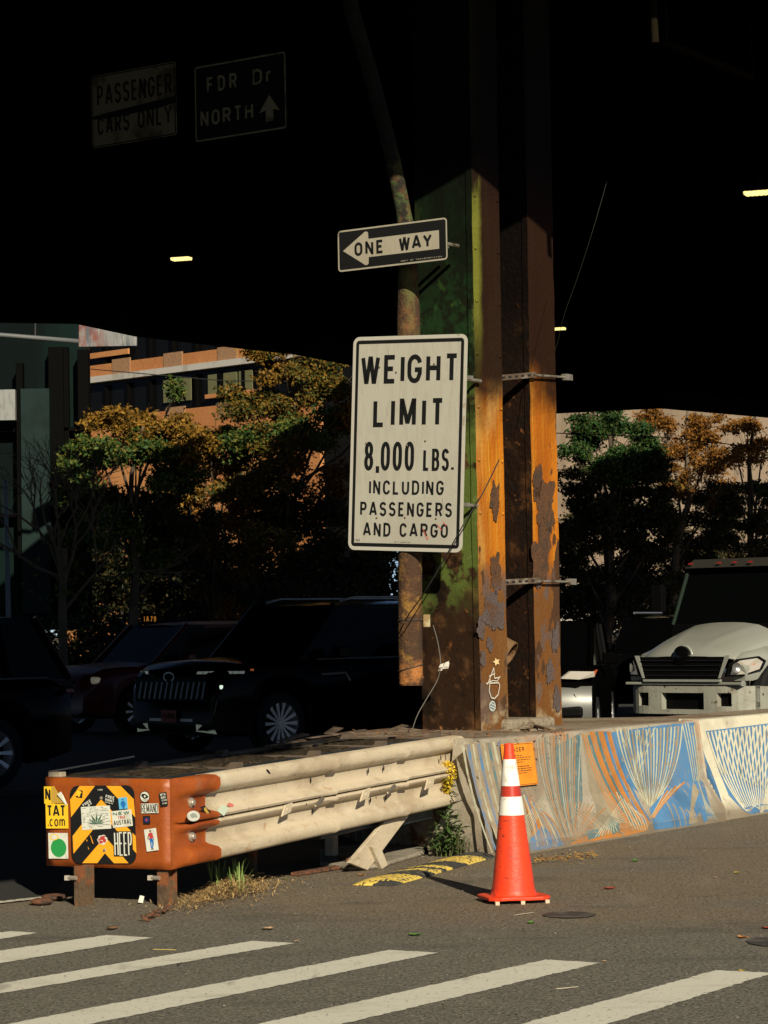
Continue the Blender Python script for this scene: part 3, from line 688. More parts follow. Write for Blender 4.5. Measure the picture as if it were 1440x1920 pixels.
def stripe(mb, pts, w, off, dn, jag=0.0, rnd=random):
    """painted band along zoom-space points, following the face"""
    P = []
    for a, c in zip(pts[:-1], pts[1:]):
        n = max(1, int(math.hypot(c[0]-a[0], c[1]-a[1])/12))
        P += [(a[0]+(c[0]-a[0])*i/n, a[1]+(c[1]-a[1])*i/n) for i in range(n)]
    P.append(pts[-1]); rows = []
    for i, p in enumerate(P):
        a = P[max(i-1, 0)]; c = P[min(i+1, len(P)-1)]; dx, dy = c[0]-a[0], c[1]-a[1]; L = math.hypot(dx, dy) or 1
        ww = w*(1-.5*i/len(P))*(1+rnd.uniform(-.12, .12)); nx, ny = -dy/L*ww/2, dx/L*ww/2
        l, r = surf(*zc(p[0]+nx, p[1]+ny), off, dn), surf(*zc(p[0]-nx, p[1]-ny), off, dn)
        if min(l.z, r.z) < .012 or max(l.z, r.z) > .80:
            if rows: mb.grid(rows)
            rows = []; continue
        rows.append([l, r])
    if len(rows) > 1: mb.grid(rows)
def quad(p0, p1, p2, n=14):
    return [((1-t)**2*p0[0]+2*t*(1-t)*p1[0]+t*t*p2[0], (1-t)**2*p0[1]+2*t*(1-t)*p1[1]+t*t*p2[1]) for t in [i/n for i in range(n+1)]]
def patch(mb, poly, off, dn):   # filled area: horizontal scan strips so that it follows the face
    ys = [p[1] for p in poly]; y = min(ys); st = 4
    while y < max(ys):
        y2 = min(y+st, max(ys)); e = []
        for yy in (y+.01, y2-.01):
            xs = []
            for i in range(len(poly)):
                a, c = poly[i], poly[(i+1) % len(poly)]
                if (a[1] > yy) != (c[1] > yy): xs.append(a[0]+(c[0]-a[0])*(yy-a[1])/(c[1]-a[1]))
            e.append(sorted(xs))
        if len(e[0]) == len(e[1]):
            for k in range(0, len(e[0])-1, 2):
                nx = max(1, int((e[0][k+1]-e[0][k])/9)); g = lambda t, j: e[j][k]+(e[j][k+1]-e[j][k])*t/nx
                for c in range(nx):
                    q = [surf(*zc(g(c, 0), y), off, dn), surf(*zc(g(c+1, 0), y), off, dn), surf(*zc(g(c+1, 1), y2), off, dn), surf(*zc(g(c, 1), y2), off, dn)]
                    if min(v.z for v in q) > .012 and max(v.z for v in q) < .80: mb.poly(q)
        y = y2
mr = random.Random(12)
S = {k: MB() for k in mur}; S2 = {k: MB() for k in mur}; LAY = {'v': 0}
def st(c, pts, w, base=.0016, grp=None, dn=0.0):
    LAY['v'] = (LAY['v']+1) % 40; stripe((grp or S)[c], pts, w, base+LAY['v']*.00004, dn, rnd=mr)
# drawn in the pixel grid of a 2x enlargement whose corner is (720, 1050)
def zc(x, y): return (720+x/2, 1050+y/2)
patch(S['sand'], [(300, 690), (440, 680), (560, 1000), (545, 1060), (430, 1060), (350, 880)], .0006, 0)
patch(S['teal'], [(640, 700), (735, 650), (745, 900), (700, 1040), (650, 900)], .0005, 0)
patch(S['orange'], [(765, 634), (842, 640), (905, 860), (1000, 975), (985, 1015), (900, 1036), (875, 1000), (905, 975), (850, 890), (800, 760)], .0006, 0)
patch(S['orange'], [(700, 1062), (790, 1020), (850, 1010), (905, 1035), (840, 1044), (700, 1076)], .0006, 0)
patch(S['sand'], [(735, 640), (765, 634), (800, 760), (850, 890), (905, 975), (875, 1000), (790, 1015), (795, 930), (770, 860), (755, 740)], .0005, 0)
for i in range(4): st('orange', quad((742+i*11, 640), (785+i*9, 830), (880+i*14, 985+i*8)), 5, .0010)
patch(S['blue'], [(842, 648), (1162, 602), (1178, 830), (1190, 930), (1160, 995), (1014, 1012), (1004, 962), (985, 900), (905, 830)], .0007, 0)
patch(S['orange'], [(520, 880), (585, 940), (600, 1010), (560, 1050), (545, 1000)], .0006, 0)
patch(S['blue'], [(545, 1050), (590, 1000), (690, 1070), (660, 1082), (552, 1098)], .0007, 0)
patch(S['teal'], [(848, 960), (880, 985), (888, 1010), (862, 1030), (838, 1000)], .0010, 0); patch(S['teal'], [(760, 1020), (800, 1008), (812, 1036), (765, 1050)], .0010, 0)
patch(S['sand'], [(1158, 830), (1182, 870), (1160, 930), (1180, 985), (1142, 990)], .0012, 0)
patch(S['blue'], [(1182, 820), (1200, 840), (1232, 960), (1200, 985), (1176, 920)], .0012, 0)
# fan one
for i in range(8):
    x = 296+i*19; c = ['cream', 'blue', 'cream', 'blue', 'cream', 'teal', 'cream', 'blue'][i]
    st(c, quad((x, 694-i*2), (x+22+i*3, 880), (405+i*16, 1098-i*6)), 9 if c == 'cream' else 12, .0014)
for i in range(9): st(['cream', 'blue', 'orange'][i % 3], quad((522+i*9, 880+i*8), (560+i*10, 970), (578+i*13, 1094-i*3)), 6, .0016)
for i in range(6): st('cream', quad((512+i*3, 990+i*14), (560, 930+i*12), (600, 880+i*8)), 3, .0018)
# fan two, worn almost away
for i in range(17):
    x = 572+i*10.5; c = ['pale', 'sand', 'orange', 'teal'][i % 4]
    st(c, quad((x, 668-i*1.6), (x+(8-i)*2.2, 880), (702+(i-8)*3.5, 1040)), 6 if c != 'orange' else 4, .0012)
for i in range(13): st('sand' if i % 3 else 'orange', quad((640+i*16, 905+abs(i-6)*4), (665+i*9, 980), (690+i*3, 1050)), 4, .0014)
# fan three: blue and orange rays meeting near the foot
for i in range(7):
    x = 764+i*16; st(['teal', 'orange', 'teal', 'orange', 'blue', 'orange', 'blue'][i], quad((x, 642+i*.5), (x+48, 850), (945+i*9, 1000-i*3)), 11, .0012)
for i in range(19):
    f = i/18; x = 872+f*246; c = ['cream', 'cream', 'sand', 'cream', 'sand'][i % 5]
    apx = (975+f*48, 930-abs(f-.45)*60); mid = ((x+apx[0])/2+(-24+f*62), 790+20*f)
    st(c, quad((x, 634-f*26), mid, apx), 8 if c == 'sand' else 6, .0014)
for i in range(7): st('cream', quad((884+i*22, 640-i*2), (935+i*4, 760), (942+i*4, 838)), 3.5, .0018)
for i in range(6): st(['orange', 'cream'][i % 2], quad((1128-i*16, 832+i*8), (1050-i*4, 900+i*3), (1012-i*3, 968)), 7 if i % 2 == 0 else 3, .0016)
for i in range(7): st('cream', quad((870+i*14, 870+i*14), (905+i*12, 950), (935+i*9, 1012)), 4, .0018)
for i in range(8): st('cream', quad((790+i*12, 1040-i*3), (850, 960+i*2), (890+i*3, 900+i*12)), 3, .0018)
for i in range(9): st('sand', quad((700+i*20, 930+i*4), (770+i*18, 985), (800+i*22, 1030-i*2)), 4, .0014)
for i in range(5): st('cream', quad((1118+i*10, 616-i*3), (1142+i*9, 720), (1160+i*6, 830)), 4, .0018)
for i in range(6): st('pale', quad((1172+i*5, 812+i*16), (1200, 900), (1218+i*8, 985)), 5, .0018)
for i in range(4): st('sand', quad((1056+i*26, 905+i*10), (1085+i*22, 950), (1092+i*20, 1004-i*4)), 5, .0012)
for k, m in S.items():
    if m.v: m.build('mural_'+{'blue': 'blue', 'cream': 'cream', 'orange': 'orange', 'teal': 'teal', 'sand': 'sand', 'pale': 'pale'}[k], mur[k], bar1)
# barrier 2 : blue ground with crossing cream lines
def zc(x, y): return (820+x/2.3226, 1320+y/2.3226)
patch(S2['blue'], [(1168, 118), (1560, 70), (1560, 430), (1470, 470), (1385, 492), (1330, 462), (1270, 400), (1225, 290)], .0010, -.03)
for i in range(17):
    f = i/16; x = 1176+f*260; ap = (1335+f*90, 458+10*math.sin(f*9))
    st('cream', quad((x, 122-f*32), ((x+ap[0])/2+(-30+f*50), 330), ap), 8, .003, S2, -.03)
for i in range(13):
    f = i/12; x = 1230+f*300; st('cream', quad((x, 118-f*30), (x-30, 230), (1240+f*200, 300+f*70)), 8, .0036, S2, -.03)
for i in range(14):
    f = i/13; st('cream', quad((1440+f*110, 110), (1470+f*60, 300), (1400+f*30, 486)), 8, .003, S2, -.03)
for i in range(6): st('blue', quad((1140+i*3, 130+i*20), (1150+i*6, 250), (1180+i*12, 330+i*22)), 6, .0036, S2, -.03)
for k, m in S2.items():
    if m.v: m.build('mural_'+k, mural('mural_cream_bright', (.58, .56, .43), .3) if k == 'cream' else mur[k], bar2)
# orange plaque
fr = Frame([(944, 1477), (1004, 1470), (999, 1392), (939, 1396)], A0+NB*.012+Z*.775+Z*0, (NB*(.775-.33)+Z*.06).normalized())
plq_o = mat('plaque_orange', (.80, .27, .015), .5, layers=[dict(col=(.6, .18, .01), scale=6, lo=.5, hi=.7, amt=.5)]); ink = mat('black_ink', (.01, .01, .01), .5)
whiteink = mat('white_ink', (.7, .7, .66), .5)
pq = thing('plaque', fr.O, 'small orange printed plaque fixed on the barrier mural behind the cone tip', 'plaque')
b = MB(); plate(b, fr, .012, .004, h=.008); b.build('panel', plq_o, pq)
b = MB(); ring(b, fr, .012, .006, .009, .0125); put_text(b, fr, 'SPACER', .14, .70, .80, .90, .006, .0125)
for k, (w0, w1) in enumerate(((.12, .62), (.12, .88), (.12, .84), (.12, .62), (.12, .8), (.12, .86), (.12, .83), (.12, .7))):
    y = .70-.052*k-(.05 if k > 3 else 0); x = w0; rr = random.Random(k)
    while x < w1:
        dx = rr.uniform(.03, .09); b.poly([fr.u(x, y, .0125), fr.u(min(x+dx, w1), y, .0125), fr.u(min(x+dx, w1), y+.018, .0125), fr.u(x, y+.018, .0125)]); x += dx+.02
b.build('lettering', ink, pq)

# ================================================================== RUSTY STEEL COLUMN
C0 = Vector((.735, 21.0, MZ-.02)); CH = ZD-.03-C0.z
lat_u = tuple(UC); s_c = C0.dot(UC)
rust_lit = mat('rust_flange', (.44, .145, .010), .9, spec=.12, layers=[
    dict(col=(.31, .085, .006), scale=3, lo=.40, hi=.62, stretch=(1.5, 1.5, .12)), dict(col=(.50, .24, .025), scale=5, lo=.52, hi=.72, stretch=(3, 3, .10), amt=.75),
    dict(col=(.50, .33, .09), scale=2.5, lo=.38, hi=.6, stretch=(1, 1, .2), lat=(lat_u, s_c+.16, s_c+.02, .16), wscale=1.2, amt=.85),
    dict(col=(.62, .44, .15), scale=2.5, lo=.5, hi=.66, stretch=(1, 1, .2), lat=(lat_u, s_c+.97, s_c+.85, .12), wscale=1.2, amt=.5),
    dict(col=(.011, .004, .002), zr=(3.1, 3.75, .9), wscale=2, amt=.985),  # near-black upper layer paints the deck's shade over the rust
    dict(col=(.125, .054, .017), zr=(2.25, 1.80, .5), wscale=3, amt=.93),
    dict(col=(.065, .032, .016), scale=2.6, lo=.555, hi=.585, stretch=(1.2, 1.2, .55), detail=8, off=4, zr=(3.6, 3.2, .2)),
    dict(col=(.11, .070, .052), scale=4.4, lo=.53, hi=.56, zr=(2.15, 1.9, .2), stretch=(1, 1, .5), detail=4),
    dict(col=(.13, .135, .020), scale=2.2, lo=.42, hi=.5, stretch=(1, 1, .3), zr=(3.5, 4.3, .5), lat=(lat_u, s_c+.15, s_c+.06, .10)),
    dict(col=(.27, .20, .12), scale=5, lo=.45, hi=.6, zr=(1.15, .85, .3)), dict(col=(.003, .002, .0012), zr=(4.9, 5.5, .6), amt=.95)], bump=.010, bscale=30)  # last layer is more painted deck shade at the top
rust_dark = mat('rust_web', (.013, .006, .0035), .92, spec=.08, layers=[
    dict(col=(.055, .024, .009), scale=3, lo=.52, hi=.68), dict(col=(.010, .006, .004), scale=6, lo=.5, hi=.6), dict(col=(.20, .075, .02), scale=13, lo=.62, hi=.72, amt=.7), dict(col=(.002, .0012, .001), zr=(3.4, 4.4, .6), amt=.9)], bump=.02, bscale=22)  # last layer blackens the upper web as painted deck shade
green_face = mat('green_painted_face', (.022, .011, .006), .9, spec=.08, layers=[
    dict(col=(.085, .040, .016), scale=5, lo=.5, hi=.68), dict(col=(.008, .005, .003), scale=3, lo=.5, hi=.62, off=3), dict(col=(.18, .065, .015), scale=9, lo=.64, hi=.7, amt=.7),
    dict(col=(.075, .105, .022), scale=2.2, lo=.44, hi=.49, zr=(1.62, 2.1, .9), wscale=3, detail=8, off=2),
    dict(col=(.17, .17, .055), scale=7, lo=.60, hi=.68, zr=(1.9, 2.3, .6), amt=.7),
    dict(col=(.035, .018, .008), scale=1.8, lo=.54, hi=.585, detail=9, off=12, zr=(1.5, 2.0, .4)),
    dict(col=(.009, .026, .008), zr=(3.1, 3.8, .5), wscale=2, scale=3, lo=.32, hi=.5, stretch=(1, 1, .3)), dict(col=(.006, .006, .003), scale=7, lo=.44, hi=.56, zr=(3.0, 3.4, .5), off=21, amt=.85), dict(col=(.03, .075, .014), scale=9, lo=.58, hi=.68, zr=(3.3, 3.6, .3), off=31, stretch=(1, 1, .5), amt=.7), dict(col=(.004, .005, .003), scale=4, lo=.46, hi=.6, zr=(4.0, 4.9, 1.0), stretch=(1, 1, .4), off=8), dict(col=(.003, .005, .002), zr=(3.9, 4.7, 1.2), amt=.80), dict(col=(.001, .001, .001), zr=(4.9, 5.5, .5), amt=.9)], bump=.006, bscale=26)  # dark layers high up paint the deck's shade into the green
grout = mat('grout', (.24, .20, .14), .95, layers=[dict(col=(.13, .09, .05), scale=6, lo=.5, hi=.62)], bump=.03, bscale=18)
galv = mat('galvanised', (.27, .25, .21), .5, .5, layers=[dict(col=(.10, .065, .035), scale=9, lo=.5, hi=.62)])
cl = thing('steel_column', C0, 'big rusty riveted viaduct column with orange faces and green paint, standing on the median', 'column')
def cb(a0, a1, b0, b1, z0, z1): 
    P = [C0+UC*a+VC*c for a, c in ((a0, b0), (a1, b0), (a1, b1), (a0, b1))]
    return [Vector((p.x, p.y, z0)) for p in P]+[Vector((p.x, p.y, z1)) for p in P]
def roughbox(mb, a0, a1, b0, b1, z0, z1, nz=60, amp=.006, faces='all'):
    """box with many rings in height; each ring edge wobbles a little like scaled steel"""
    rows = []
    for i in range(nz+1):
        z = z0+(z1-z0)*i/nz; r = []
        cs = [(a0, b0), ((a0+a1)/2, b0), (a1, b0), (a1, (b0+b1)/2), (a1, b1), (a0, b1), (a0, (b0+b1)/2)]
        for a, c in cs:
            p = C0+UC*a+VC*c; p.z = z; q = noise.noise_vector(p*6)*amp; r.append(p+Vector((q.x, q.y, 0)))
        r.append(r[0]); rows.append(r)
    return rows
def col_piece(name, a0, a1, b0, b1, mats, split=True, z1=None):
    b = MB(); rows = roughbox(b, a0, a1, b0, b1, C0.z, z1 or ZD-.03)
    m = len(rows[0]); o = len(b.v)
    for r in rows: b.v += r
    for i in range(len(rows)-1):
        for j in range(m-1):
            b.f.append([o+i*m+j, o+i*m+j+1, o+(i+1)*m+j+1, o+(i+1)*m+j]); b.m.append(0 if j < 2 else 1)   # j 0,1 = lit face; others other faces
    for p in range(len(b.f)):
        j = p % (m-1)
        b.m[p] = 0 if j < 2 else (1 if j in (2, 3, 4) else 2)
    return b.build(name, mats, cl)
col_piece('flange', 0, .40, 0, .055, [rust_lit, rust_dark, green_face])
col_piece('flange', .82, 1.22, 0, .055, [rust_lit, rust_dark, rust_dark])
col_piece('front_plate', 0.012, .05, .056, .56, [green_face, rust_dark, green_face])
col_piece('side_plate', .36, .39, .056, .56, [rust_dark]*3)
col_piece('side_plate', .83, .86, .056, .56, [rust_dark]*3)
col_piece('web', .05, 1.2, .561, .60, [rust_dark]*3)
# rivet / bolt heads along the flange edges
b = MB()
for a in (.035, .37):
    z = 2.5
    while z < 6.8: b.lathe([(0, .012), (.010, .009), (.014, 0)], C0+UC*a+VC*(-.004)+Z*(z-C0.z), -VC, 8); z += .42
b.build('rivets', rust_lit, cl, smooth=True)
# loose rust scabs on the lit flanges
scab = mat('rust_scab', (.085, .036, .012), .95, layers=[dict(col=(.05, .026, .013), scale=8, lo=.45, hi=.6), dict(col=(.12, .045, .012), scale=14, lo=.55, hi=.7), dict(col=(.085, .062, .058), zr=(2.0, 1.85, .1), scale=5, lo=.3, hi=.5)], bump=.02, bscale=40)
rs = random.Random(2)
def blob(px, py, rx, ry, seed, pl_o, pl_n, th=.006, nn=44, rag=.6):
    P = []; 
    for k in range(nn):
        a = 2*math.pi*k/nn; s = 1+rag*noise.noise(Vector((math.cos(a)*1.7, math.sin(a)*1.7, seed*3.3)))+rag*.5*noise.noise(Vector((math.cos(a)*5, math.sin(a)*5, seed)))
        P.append(hit(px+rx*s*math.cos(a), py+ry*s*math.sin(a), pl_o, pl_n))
    return P
for i, (x, y, rx, ry) in enumerate(((929, 940, 9, 30), (929, 1076, 11, 36), (925, 1150, 20, 34), (902, 1180, 8, 18), (1021, 950, 19, 44), (1016, 1045, 17, 60), (1008, 905, 8, 34), (918, 1208, 6, 12), (906, 1235, 5, 14), (1042, 1200, 6, 30), (1030, 1260, 6, 22), (1045, 1310, 8, 20))):
    P = blob(x, y, rx, ry, i, C0-VC*.007, -VC); P = [p+UC*0 for p in P]
    b = MB(); b.prism(P, -VC*.003); b.build('rust_scab', scab, cl)
# grout heap around the foot
def heap(name, m, px, py, rx, ry, h, zb, parent=None, seed=0, n=18, rings=6):
    """low irregular mound; px,py centre pixel on height zb; rx, ry metres"""
    c = G(px, py, zb); b = MB(); rows = []
    for i in range(rings+1):
        f = i/rings; row = []
        for k in range(n):
            a = 2*math.pi*k/n; s = 1+.28*noise.noise(Vector((math.cos(a)*1.5, math.sin(a)*1.5, seed)))
            p = c+Vector((rx*s*(1-f)*math.cos(a), ry*s*(1-f)*math.sin(a), 0)); p.z = zb-.01+h*(1-(1-f)**1.6)*(1+.35*noise.noise(p*14+Vector((seed, 0, 0))))
            row.append(p)
        row.append(row[0]); rows.append(row)
    b.grid(rows); return b.build(name, m, parent, smooth=True) if parent else b
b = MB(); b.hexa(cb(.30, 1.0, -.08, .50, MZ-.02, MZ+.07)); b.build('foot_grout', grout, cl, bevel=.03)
b = MB()
for k in range(22): 
    x = 890+rs.random()*150; p = G(x, 1366+rs.uniform(-3, 5), MZ); b.lathe([(0, .02), (.03, .012), (.045, 0)], p, n=6)
b.build('foot_grout', grout, cl)
# short pipe stub that leaves the recess
b = MB(); c0 = C0+UC*.40+VC*.22+Z*.0; c0.z = 1.42
ctr = C0+UC*.50+VC*.02; ctr.z = hit(956, 1226, C0, -VC).z; ax = (UC*.22-VC*.86-Z*.46).normalized()
stub_m = mat('stub_rust', (.15, .085, .04), .85, spec=.1, layers=[dict(col=(.06, .03, .015), scale=9, lo=.5, hi=.62)])
b.lathe([(.100, -.34), (.100, 0), (.088, 0), (.086, -.30)], ctr, ax, 26); b.build('pipe_stub', stub_m, cl, smooth=True, auto=40)
b = MB(); b.lathe([(0, -.12), (.087, -.12)], ctr, ax, 26); b.build('stub_dark_disc', rust_dark, cl)  # dark disc added to stand in for the shade inside the stub
# strut channels and clamp rods across the recess
for yl, yr in ((703, 708), (1088, 1091)):
    a = hit(931, yl+4, C0-VC*.0, -VC)+VC*.05; e = hit(1002, yl, C0, -VC)-VC*.05; 
    a1 = C0+UC*.40+VC*.05; a1.z = hit(931, yl+4, C0, -VC).z; a2 = C0+UC*.84-VC*.03; a2.z = hit(995, yl, C0, -VC).z
    b = MB(); d = (a2-a1).normalized(); b.box((a1+a2)/2, ((a2-a1).length, .045, .045), (d, Z.cross(d), Z.copy())); 
    bs = mat('strut_channel', (.10, .07, .045), .6, .3, layers=[dict(col=(.22, .19, .15), scale=8, lo=.5, hi=.65)]) if 'strut_channel' not in MATS else MATS['strut_channel']
    b.build('strut_channel', bs, cl)
    b = MB()
    for k in range(5): p = a1.lerp(a2, .12+.17*k); b.box(p-Z.cross(d)*-.0 - VC*.0235*0 + (d.cross(Z))*.0235, (.035, .003, .016), (d, Z.cross(d), Z.copy()))
    b.build('strut_slots', ink, cl)
    r0 = C0+UC*.80-VC*.045; r0.z = hit(1000, yl+2, C0, -VC).z; r1 = C0+UC*1.33-VC*.045; r1.z = hit(1053, yr, C0, -VC).z
    b = MB(); b.tube([r0, r1], .010, 8); b.box(r1, (.10, .05, .05), (UC, VC, Z)); b.build('clamp_rod', galv, cl)
# graffiti tag and round sticker on the lit flange
def fpt(px, py, h=.010): return hit(px, py, C0, -VC)-VC*h
def pxline(mb, pts, w, h=.010, fn=fpt):
    for a, c in zip(pts[:-1], pts[1:]):
        A, B_ = fn(*a, h), fn(*c, h); d = (B_-A).normalized(); n = d.cross(VC).normalized()*w/2; mb.poly([A-n, B_-n, B_+n, A+n])
chalk = mat('chalk_white', (.55, .50, .42), .8)
b = MB(); pxline(b, [(924, 1252), (918, 1268), (912, 1284)], .009, .0100); pxline(b, [(924, 1252), (925, 1272), (935, 1270)], .009, .0102); pxline(b, [(915, 1268), (926, 1263)], .008, .0104)
pxline(b, [(909, 1282), (922, 1276), (930, 1277), (936, 1268)], .007, .0106); pxline(b, [(917, 1274), (915, 1296), (919, 1308), (925, 1310), (932, 1302), (935, 1286), (933, 1280), (917, 1281)], .010, .0108)
b.build('chalk_tag', chalk, cl)
b = MB(); P = [fpt(929+ (7 if k % 2 else 3.5)*math.cos(R(k*36)), 1241+(8 if k % 2 else 4)*math.sin(R(k*36)), .010) for k in range(10)]; b.poly(P); b.build('paint_splash', mat('cream_splash', (.65, .5, .25), .7), cl)
b = MB(); b.poly([fpt(921.5+6*math.cos(R(k*18)), 1324+10*math.sin(R(k*18)), .0095) for k in range(20)]); b.build('round_sticker', mat('sticker_pale', (.42, .45, .40), .6), cl)
b = MB(); b.poly([fpt(921.5+4.3*math.cos(R(k*18)), 1324+7.4*math.sin(R(k*18)), .0105) for k in range(20)]); b.build('sticker_disc', mat('sticker_blue', (.08, .16, .22), .6), cl)
b = MB()
for k in range(7): x = 918+(k % 3)*3; y = 1319+k*1.7; pxline(b, [(x, y), (x+3, y+1)], .008, .0112)
b.build('sticker_print', MATS['chalk_white'], cl)

# second, leaning inner brace / rusty drain pipe left of the column
pipe_rust = mat('rusty_drainpipe', (.055, .024, .009), .9, layers=[
    dict(col=(.13, .060, .018), scale=9, lo=.48, hi=.64), dict(col=(.045, .022, .010), scale=4, lo=.5, hi=.62, stretch=(1, 1, .4)),
    dict(col=(.10, .11, .025), scale=9, lo=.48, hi=.58, zr=(3.6, 4.3, .5), stretch=(1, 1, .5), amt=.6), dict(col=(.05, .075, .018), zr=(4.4, 4.7, .3), scale=12, lo=.48, hi=.56), dict(col=(.008, .006, .003), zr=(4.3, 4.8, .3), scale=7, lo=.42, hi=.55, off=4), dict(col=(.0015, .0015, .001), zr=(5.1, 5.5, .3), amt=.95),  # near-black layers near the top paint deck shade onto the pipe
    dict(col=(.36, .19, .03), scale=6, lo=.5, hi=.62, zr=(2.25, 2.15, .2), amt=.5), dict(col=(.36, .14, .035), zr=(1.37, 1.27, .1), scale=7, lo=.4, hi=.6)], bump=.018, bscale=45)
PYL = 21.05
def pp(px, py): return at(px, py, PYL)
dp = thing('drain_pipe', pp(770, 1285), 'rusty round drain pipe hanging left of the column, open and broken at its lower end', 'pipe')
path = [pp(771, 1282)]+[pp(769, y) for y in (1200, 1100, 1000, 900, 800)]+[pp(767, 700), pp(766, 600), pp(765, 500), pp(763, 440), pp(757, 400), pp(745, 340), pp(737, 300), pp(722, 240), pp(690, 120), pp(660, 20), pp(640, -120)]
b = MB(); b.tube(path, [.095]*5+[.093]*3+[.075]*2+[.06]*7, 20, cap=False); rim = [pp(771, 1283)]
b.build('pipe', pipe_rust, dp, smooth=True)
b = MB(); b.tube([pp(771, 1285), pp(771, 1268)], [.089, .101], 20, cap=False); b.tube([pp(771, 1284), pp(771, 1240)], [.084, .084], 20, cap=False); b.build('broken_rim', pipe_rust, dp, smooth=True)
b = MB()
for y in (1163, 1252):
    for k in range(28):
        a = 2*math.pi*k/28; a2 = 2*math.pi*(k+1)/28; c = pp(769.5, y); sl = .012 if y > 1200 else .0
        b.tube([c+Vector((.099*math.cos(a), .099*math.sin(a), sl*2*math.cos(a))), c+Vector((.099*math.cos(a2), .099*math.sin(a2), sl*2*math.cos(a2)))], .005, 5, cap=False)
b.build('wire_band', mat('band_wire', (.05, .04, .03), .6), dp)
br1 = pp(800, 1164); b = MB(); b.box(br1, (.055, .05, .10)); b.tube([pp(784, 1163), pp(795, 1163)], .012, 8); b.build('clamp_bracket', mat('clamp_bracket', (.20, .13, .045), .7, layers=[dict(col=(.33, .28, .16), scale=12, lo=.5, hi=.6)]), dp, bevel=.006)

# cables
def cable(name, pts, r, label, m=None):
    b = MB(); P = []
    for i in range(len(pts)-1):
        p0 = pts[max(i-1, 0)]; p1 = pts[i]; p2 = pts[i+1]; p3 = pts[min(i+2, len(pts)-1)]
        for k in range(8):
            t = k/8; P.append(.5*((2*p1)+(p2-p0)*t+(2*p0-5*p1+4*p2-p3)*t*t+(3*p1-p0-3*p2+p3)*t*t*t))
    P.append(pts[-1]); b.tube(P, r, 6); return tag(b.build(name, m or wire_m, smooth=True), label, 'cable')
cable('black_cable', [at(936, 862, 20.5), at(905, 925, 20.35), at(868, 985, 20.2), at(832, 1050, 20.3), at(795, 1112, 20.4), at(768, 1150, 20.7), at(760, 1164, 20.93)], .0048, 'thin black cable slanting across the lower right corner of the weight limit sign')
cable('grey_wire', [at(812, 1172, 20.9), at(821, 1205, 20.85), at(826, 1245, 20.8), at(820, 1275, 20.8), at(800, 1310, 20.75), at(783, 1340, 20.7), at(773, 1368, 20.6)], .0042, 'thin grey wire dangling from the pipe bracket down to the median', mat('grey_wire', (.09, .08, .065), .6))
b = MB(); c = at(829, 1249, 20.79)
for k in range(9): d = Vector((rs.uniform(-.03, .03), rs.uniform(-.02, .02), rs.uniform(-.03, .03))); b.poly([c+d, c+d+Vector((.03, 0, .012)), c+d+Vector((.022, .01, -.02)), c+d+Vector((-.01, .01, -.024))])
tag(b.build('tape_scrap', mat('tape_white', (.62, .6, .52), .6)), 'small crumpled white tape scrap knotted on the dangling grey wire', 'tape')
cable('spider_thread', [at(1138, 340, 20.5), at(1112, 430, 20.5), at(1083, 520, 20.6), at(1058, 590, 20.7), at(1046, 640, 20.8), at(1030, 690, 20.9)], .0022, 'very thin wire rising from the column up into the dark at the right', mat('thin_wire', (.008, .007, .005), .6))

# ================================================================== SIGNS
sheet_w = mat('sign_white', (.405, .39, .325), .6, layers=[dict(col=(.36, .345, .285), scale=1.4, lo=.45, hi=.7), dict(col=(.37, .35, .29), scale=26, lo=.45, hi=.6, stretch=(1, 1, .18), detail=2, amt=.7),
    dict(col=(.16, .14, .11), scale=5, lo=.665, hi=.71, stretch=(5, 5, .5), amt=.65)], bump=.001, bscale=60)
sheet_rim = mat('sign_rim', (.44, .42, .36), .6, layers=[dict(col=(.32, .28, .2), scale=9, lo=.6, hi=.7)])
sheet_dim = mat('sign_white_shaded', (.34, .31, .24), .6, layers=[dict(col=(.32, .285, .21), scale=3, lo=.45, hi=.7), dict(col=(.30, .27, .2), scale=40, lo=.45, hi=.6, stretch=(1, 1, .15), detail=2, amt=.6)])  # greyer white: partial shade painted into the one-way sign
sign_blk = mat('sign_black', (.009, .009, .009), .45, spec=.3)
alu = mat('sign_back', (.3, .3, .29), .4, .7)
def bolt(mb, fr, x, y, r=.010): mb.lathe([(0, .006), (r*.7, .005), (r, 0)], fr.u(x, y, .003), fr.n, 10)
SP = C0-UC*.36
frw = Frame([(652, 1031), (866, 1036), (878, 626), (664, 632)], Vector((.63, 20.62, 3)), -UC)
sg = thing('weight_limit_sign', frw.u(.5, 0), 'large white sign reading WEIGHT LIMIT 8,000 LBS. INCLUDING PASSENGERS AND CARGO', 'sign')
b = MB(); plate(b, frw, .06, .004, h=-.002); b.build('panel', [sheet_w], sg)
b = MB(); ring(b, frw, .06, 0.0005, .028, .0026); b.build('rim', sheet_rim, sg)
b = MB(); ring(b, frw, .06, .030, .058, .0032)
T = .040
put_text(b, frw, 'WEIGHT', .075, .93, .778, .912, .038, .0028, gap=.28); put_text(b, frw, 'LIMIT', .195, .815, .575, .708, .038, .0028, gap=.42)
put_text(b, frw, '8,000', .125, .565, .372, .508, .033, .0028, gap=.26); put_text(b, frw, 'LBS.', .645, .90, .372, .475, .026, .0028, gap=.28)
put_text(b, frw, 'INCLUDING', .175, .83, .261, .328, .0195, .0028, gap=.36); put_text(b, frw, 'PASSENGERS', .10, .905, .160, .227, .0195, .0028, gap=.36)
put_text(b, frw, 'AND', .13, .375, .065, .130, .0195, .0028, gap=.36); put_text(b, frw, 'CARGO', .455, .875, .065, .130, .0195, .0028, gap=.36)
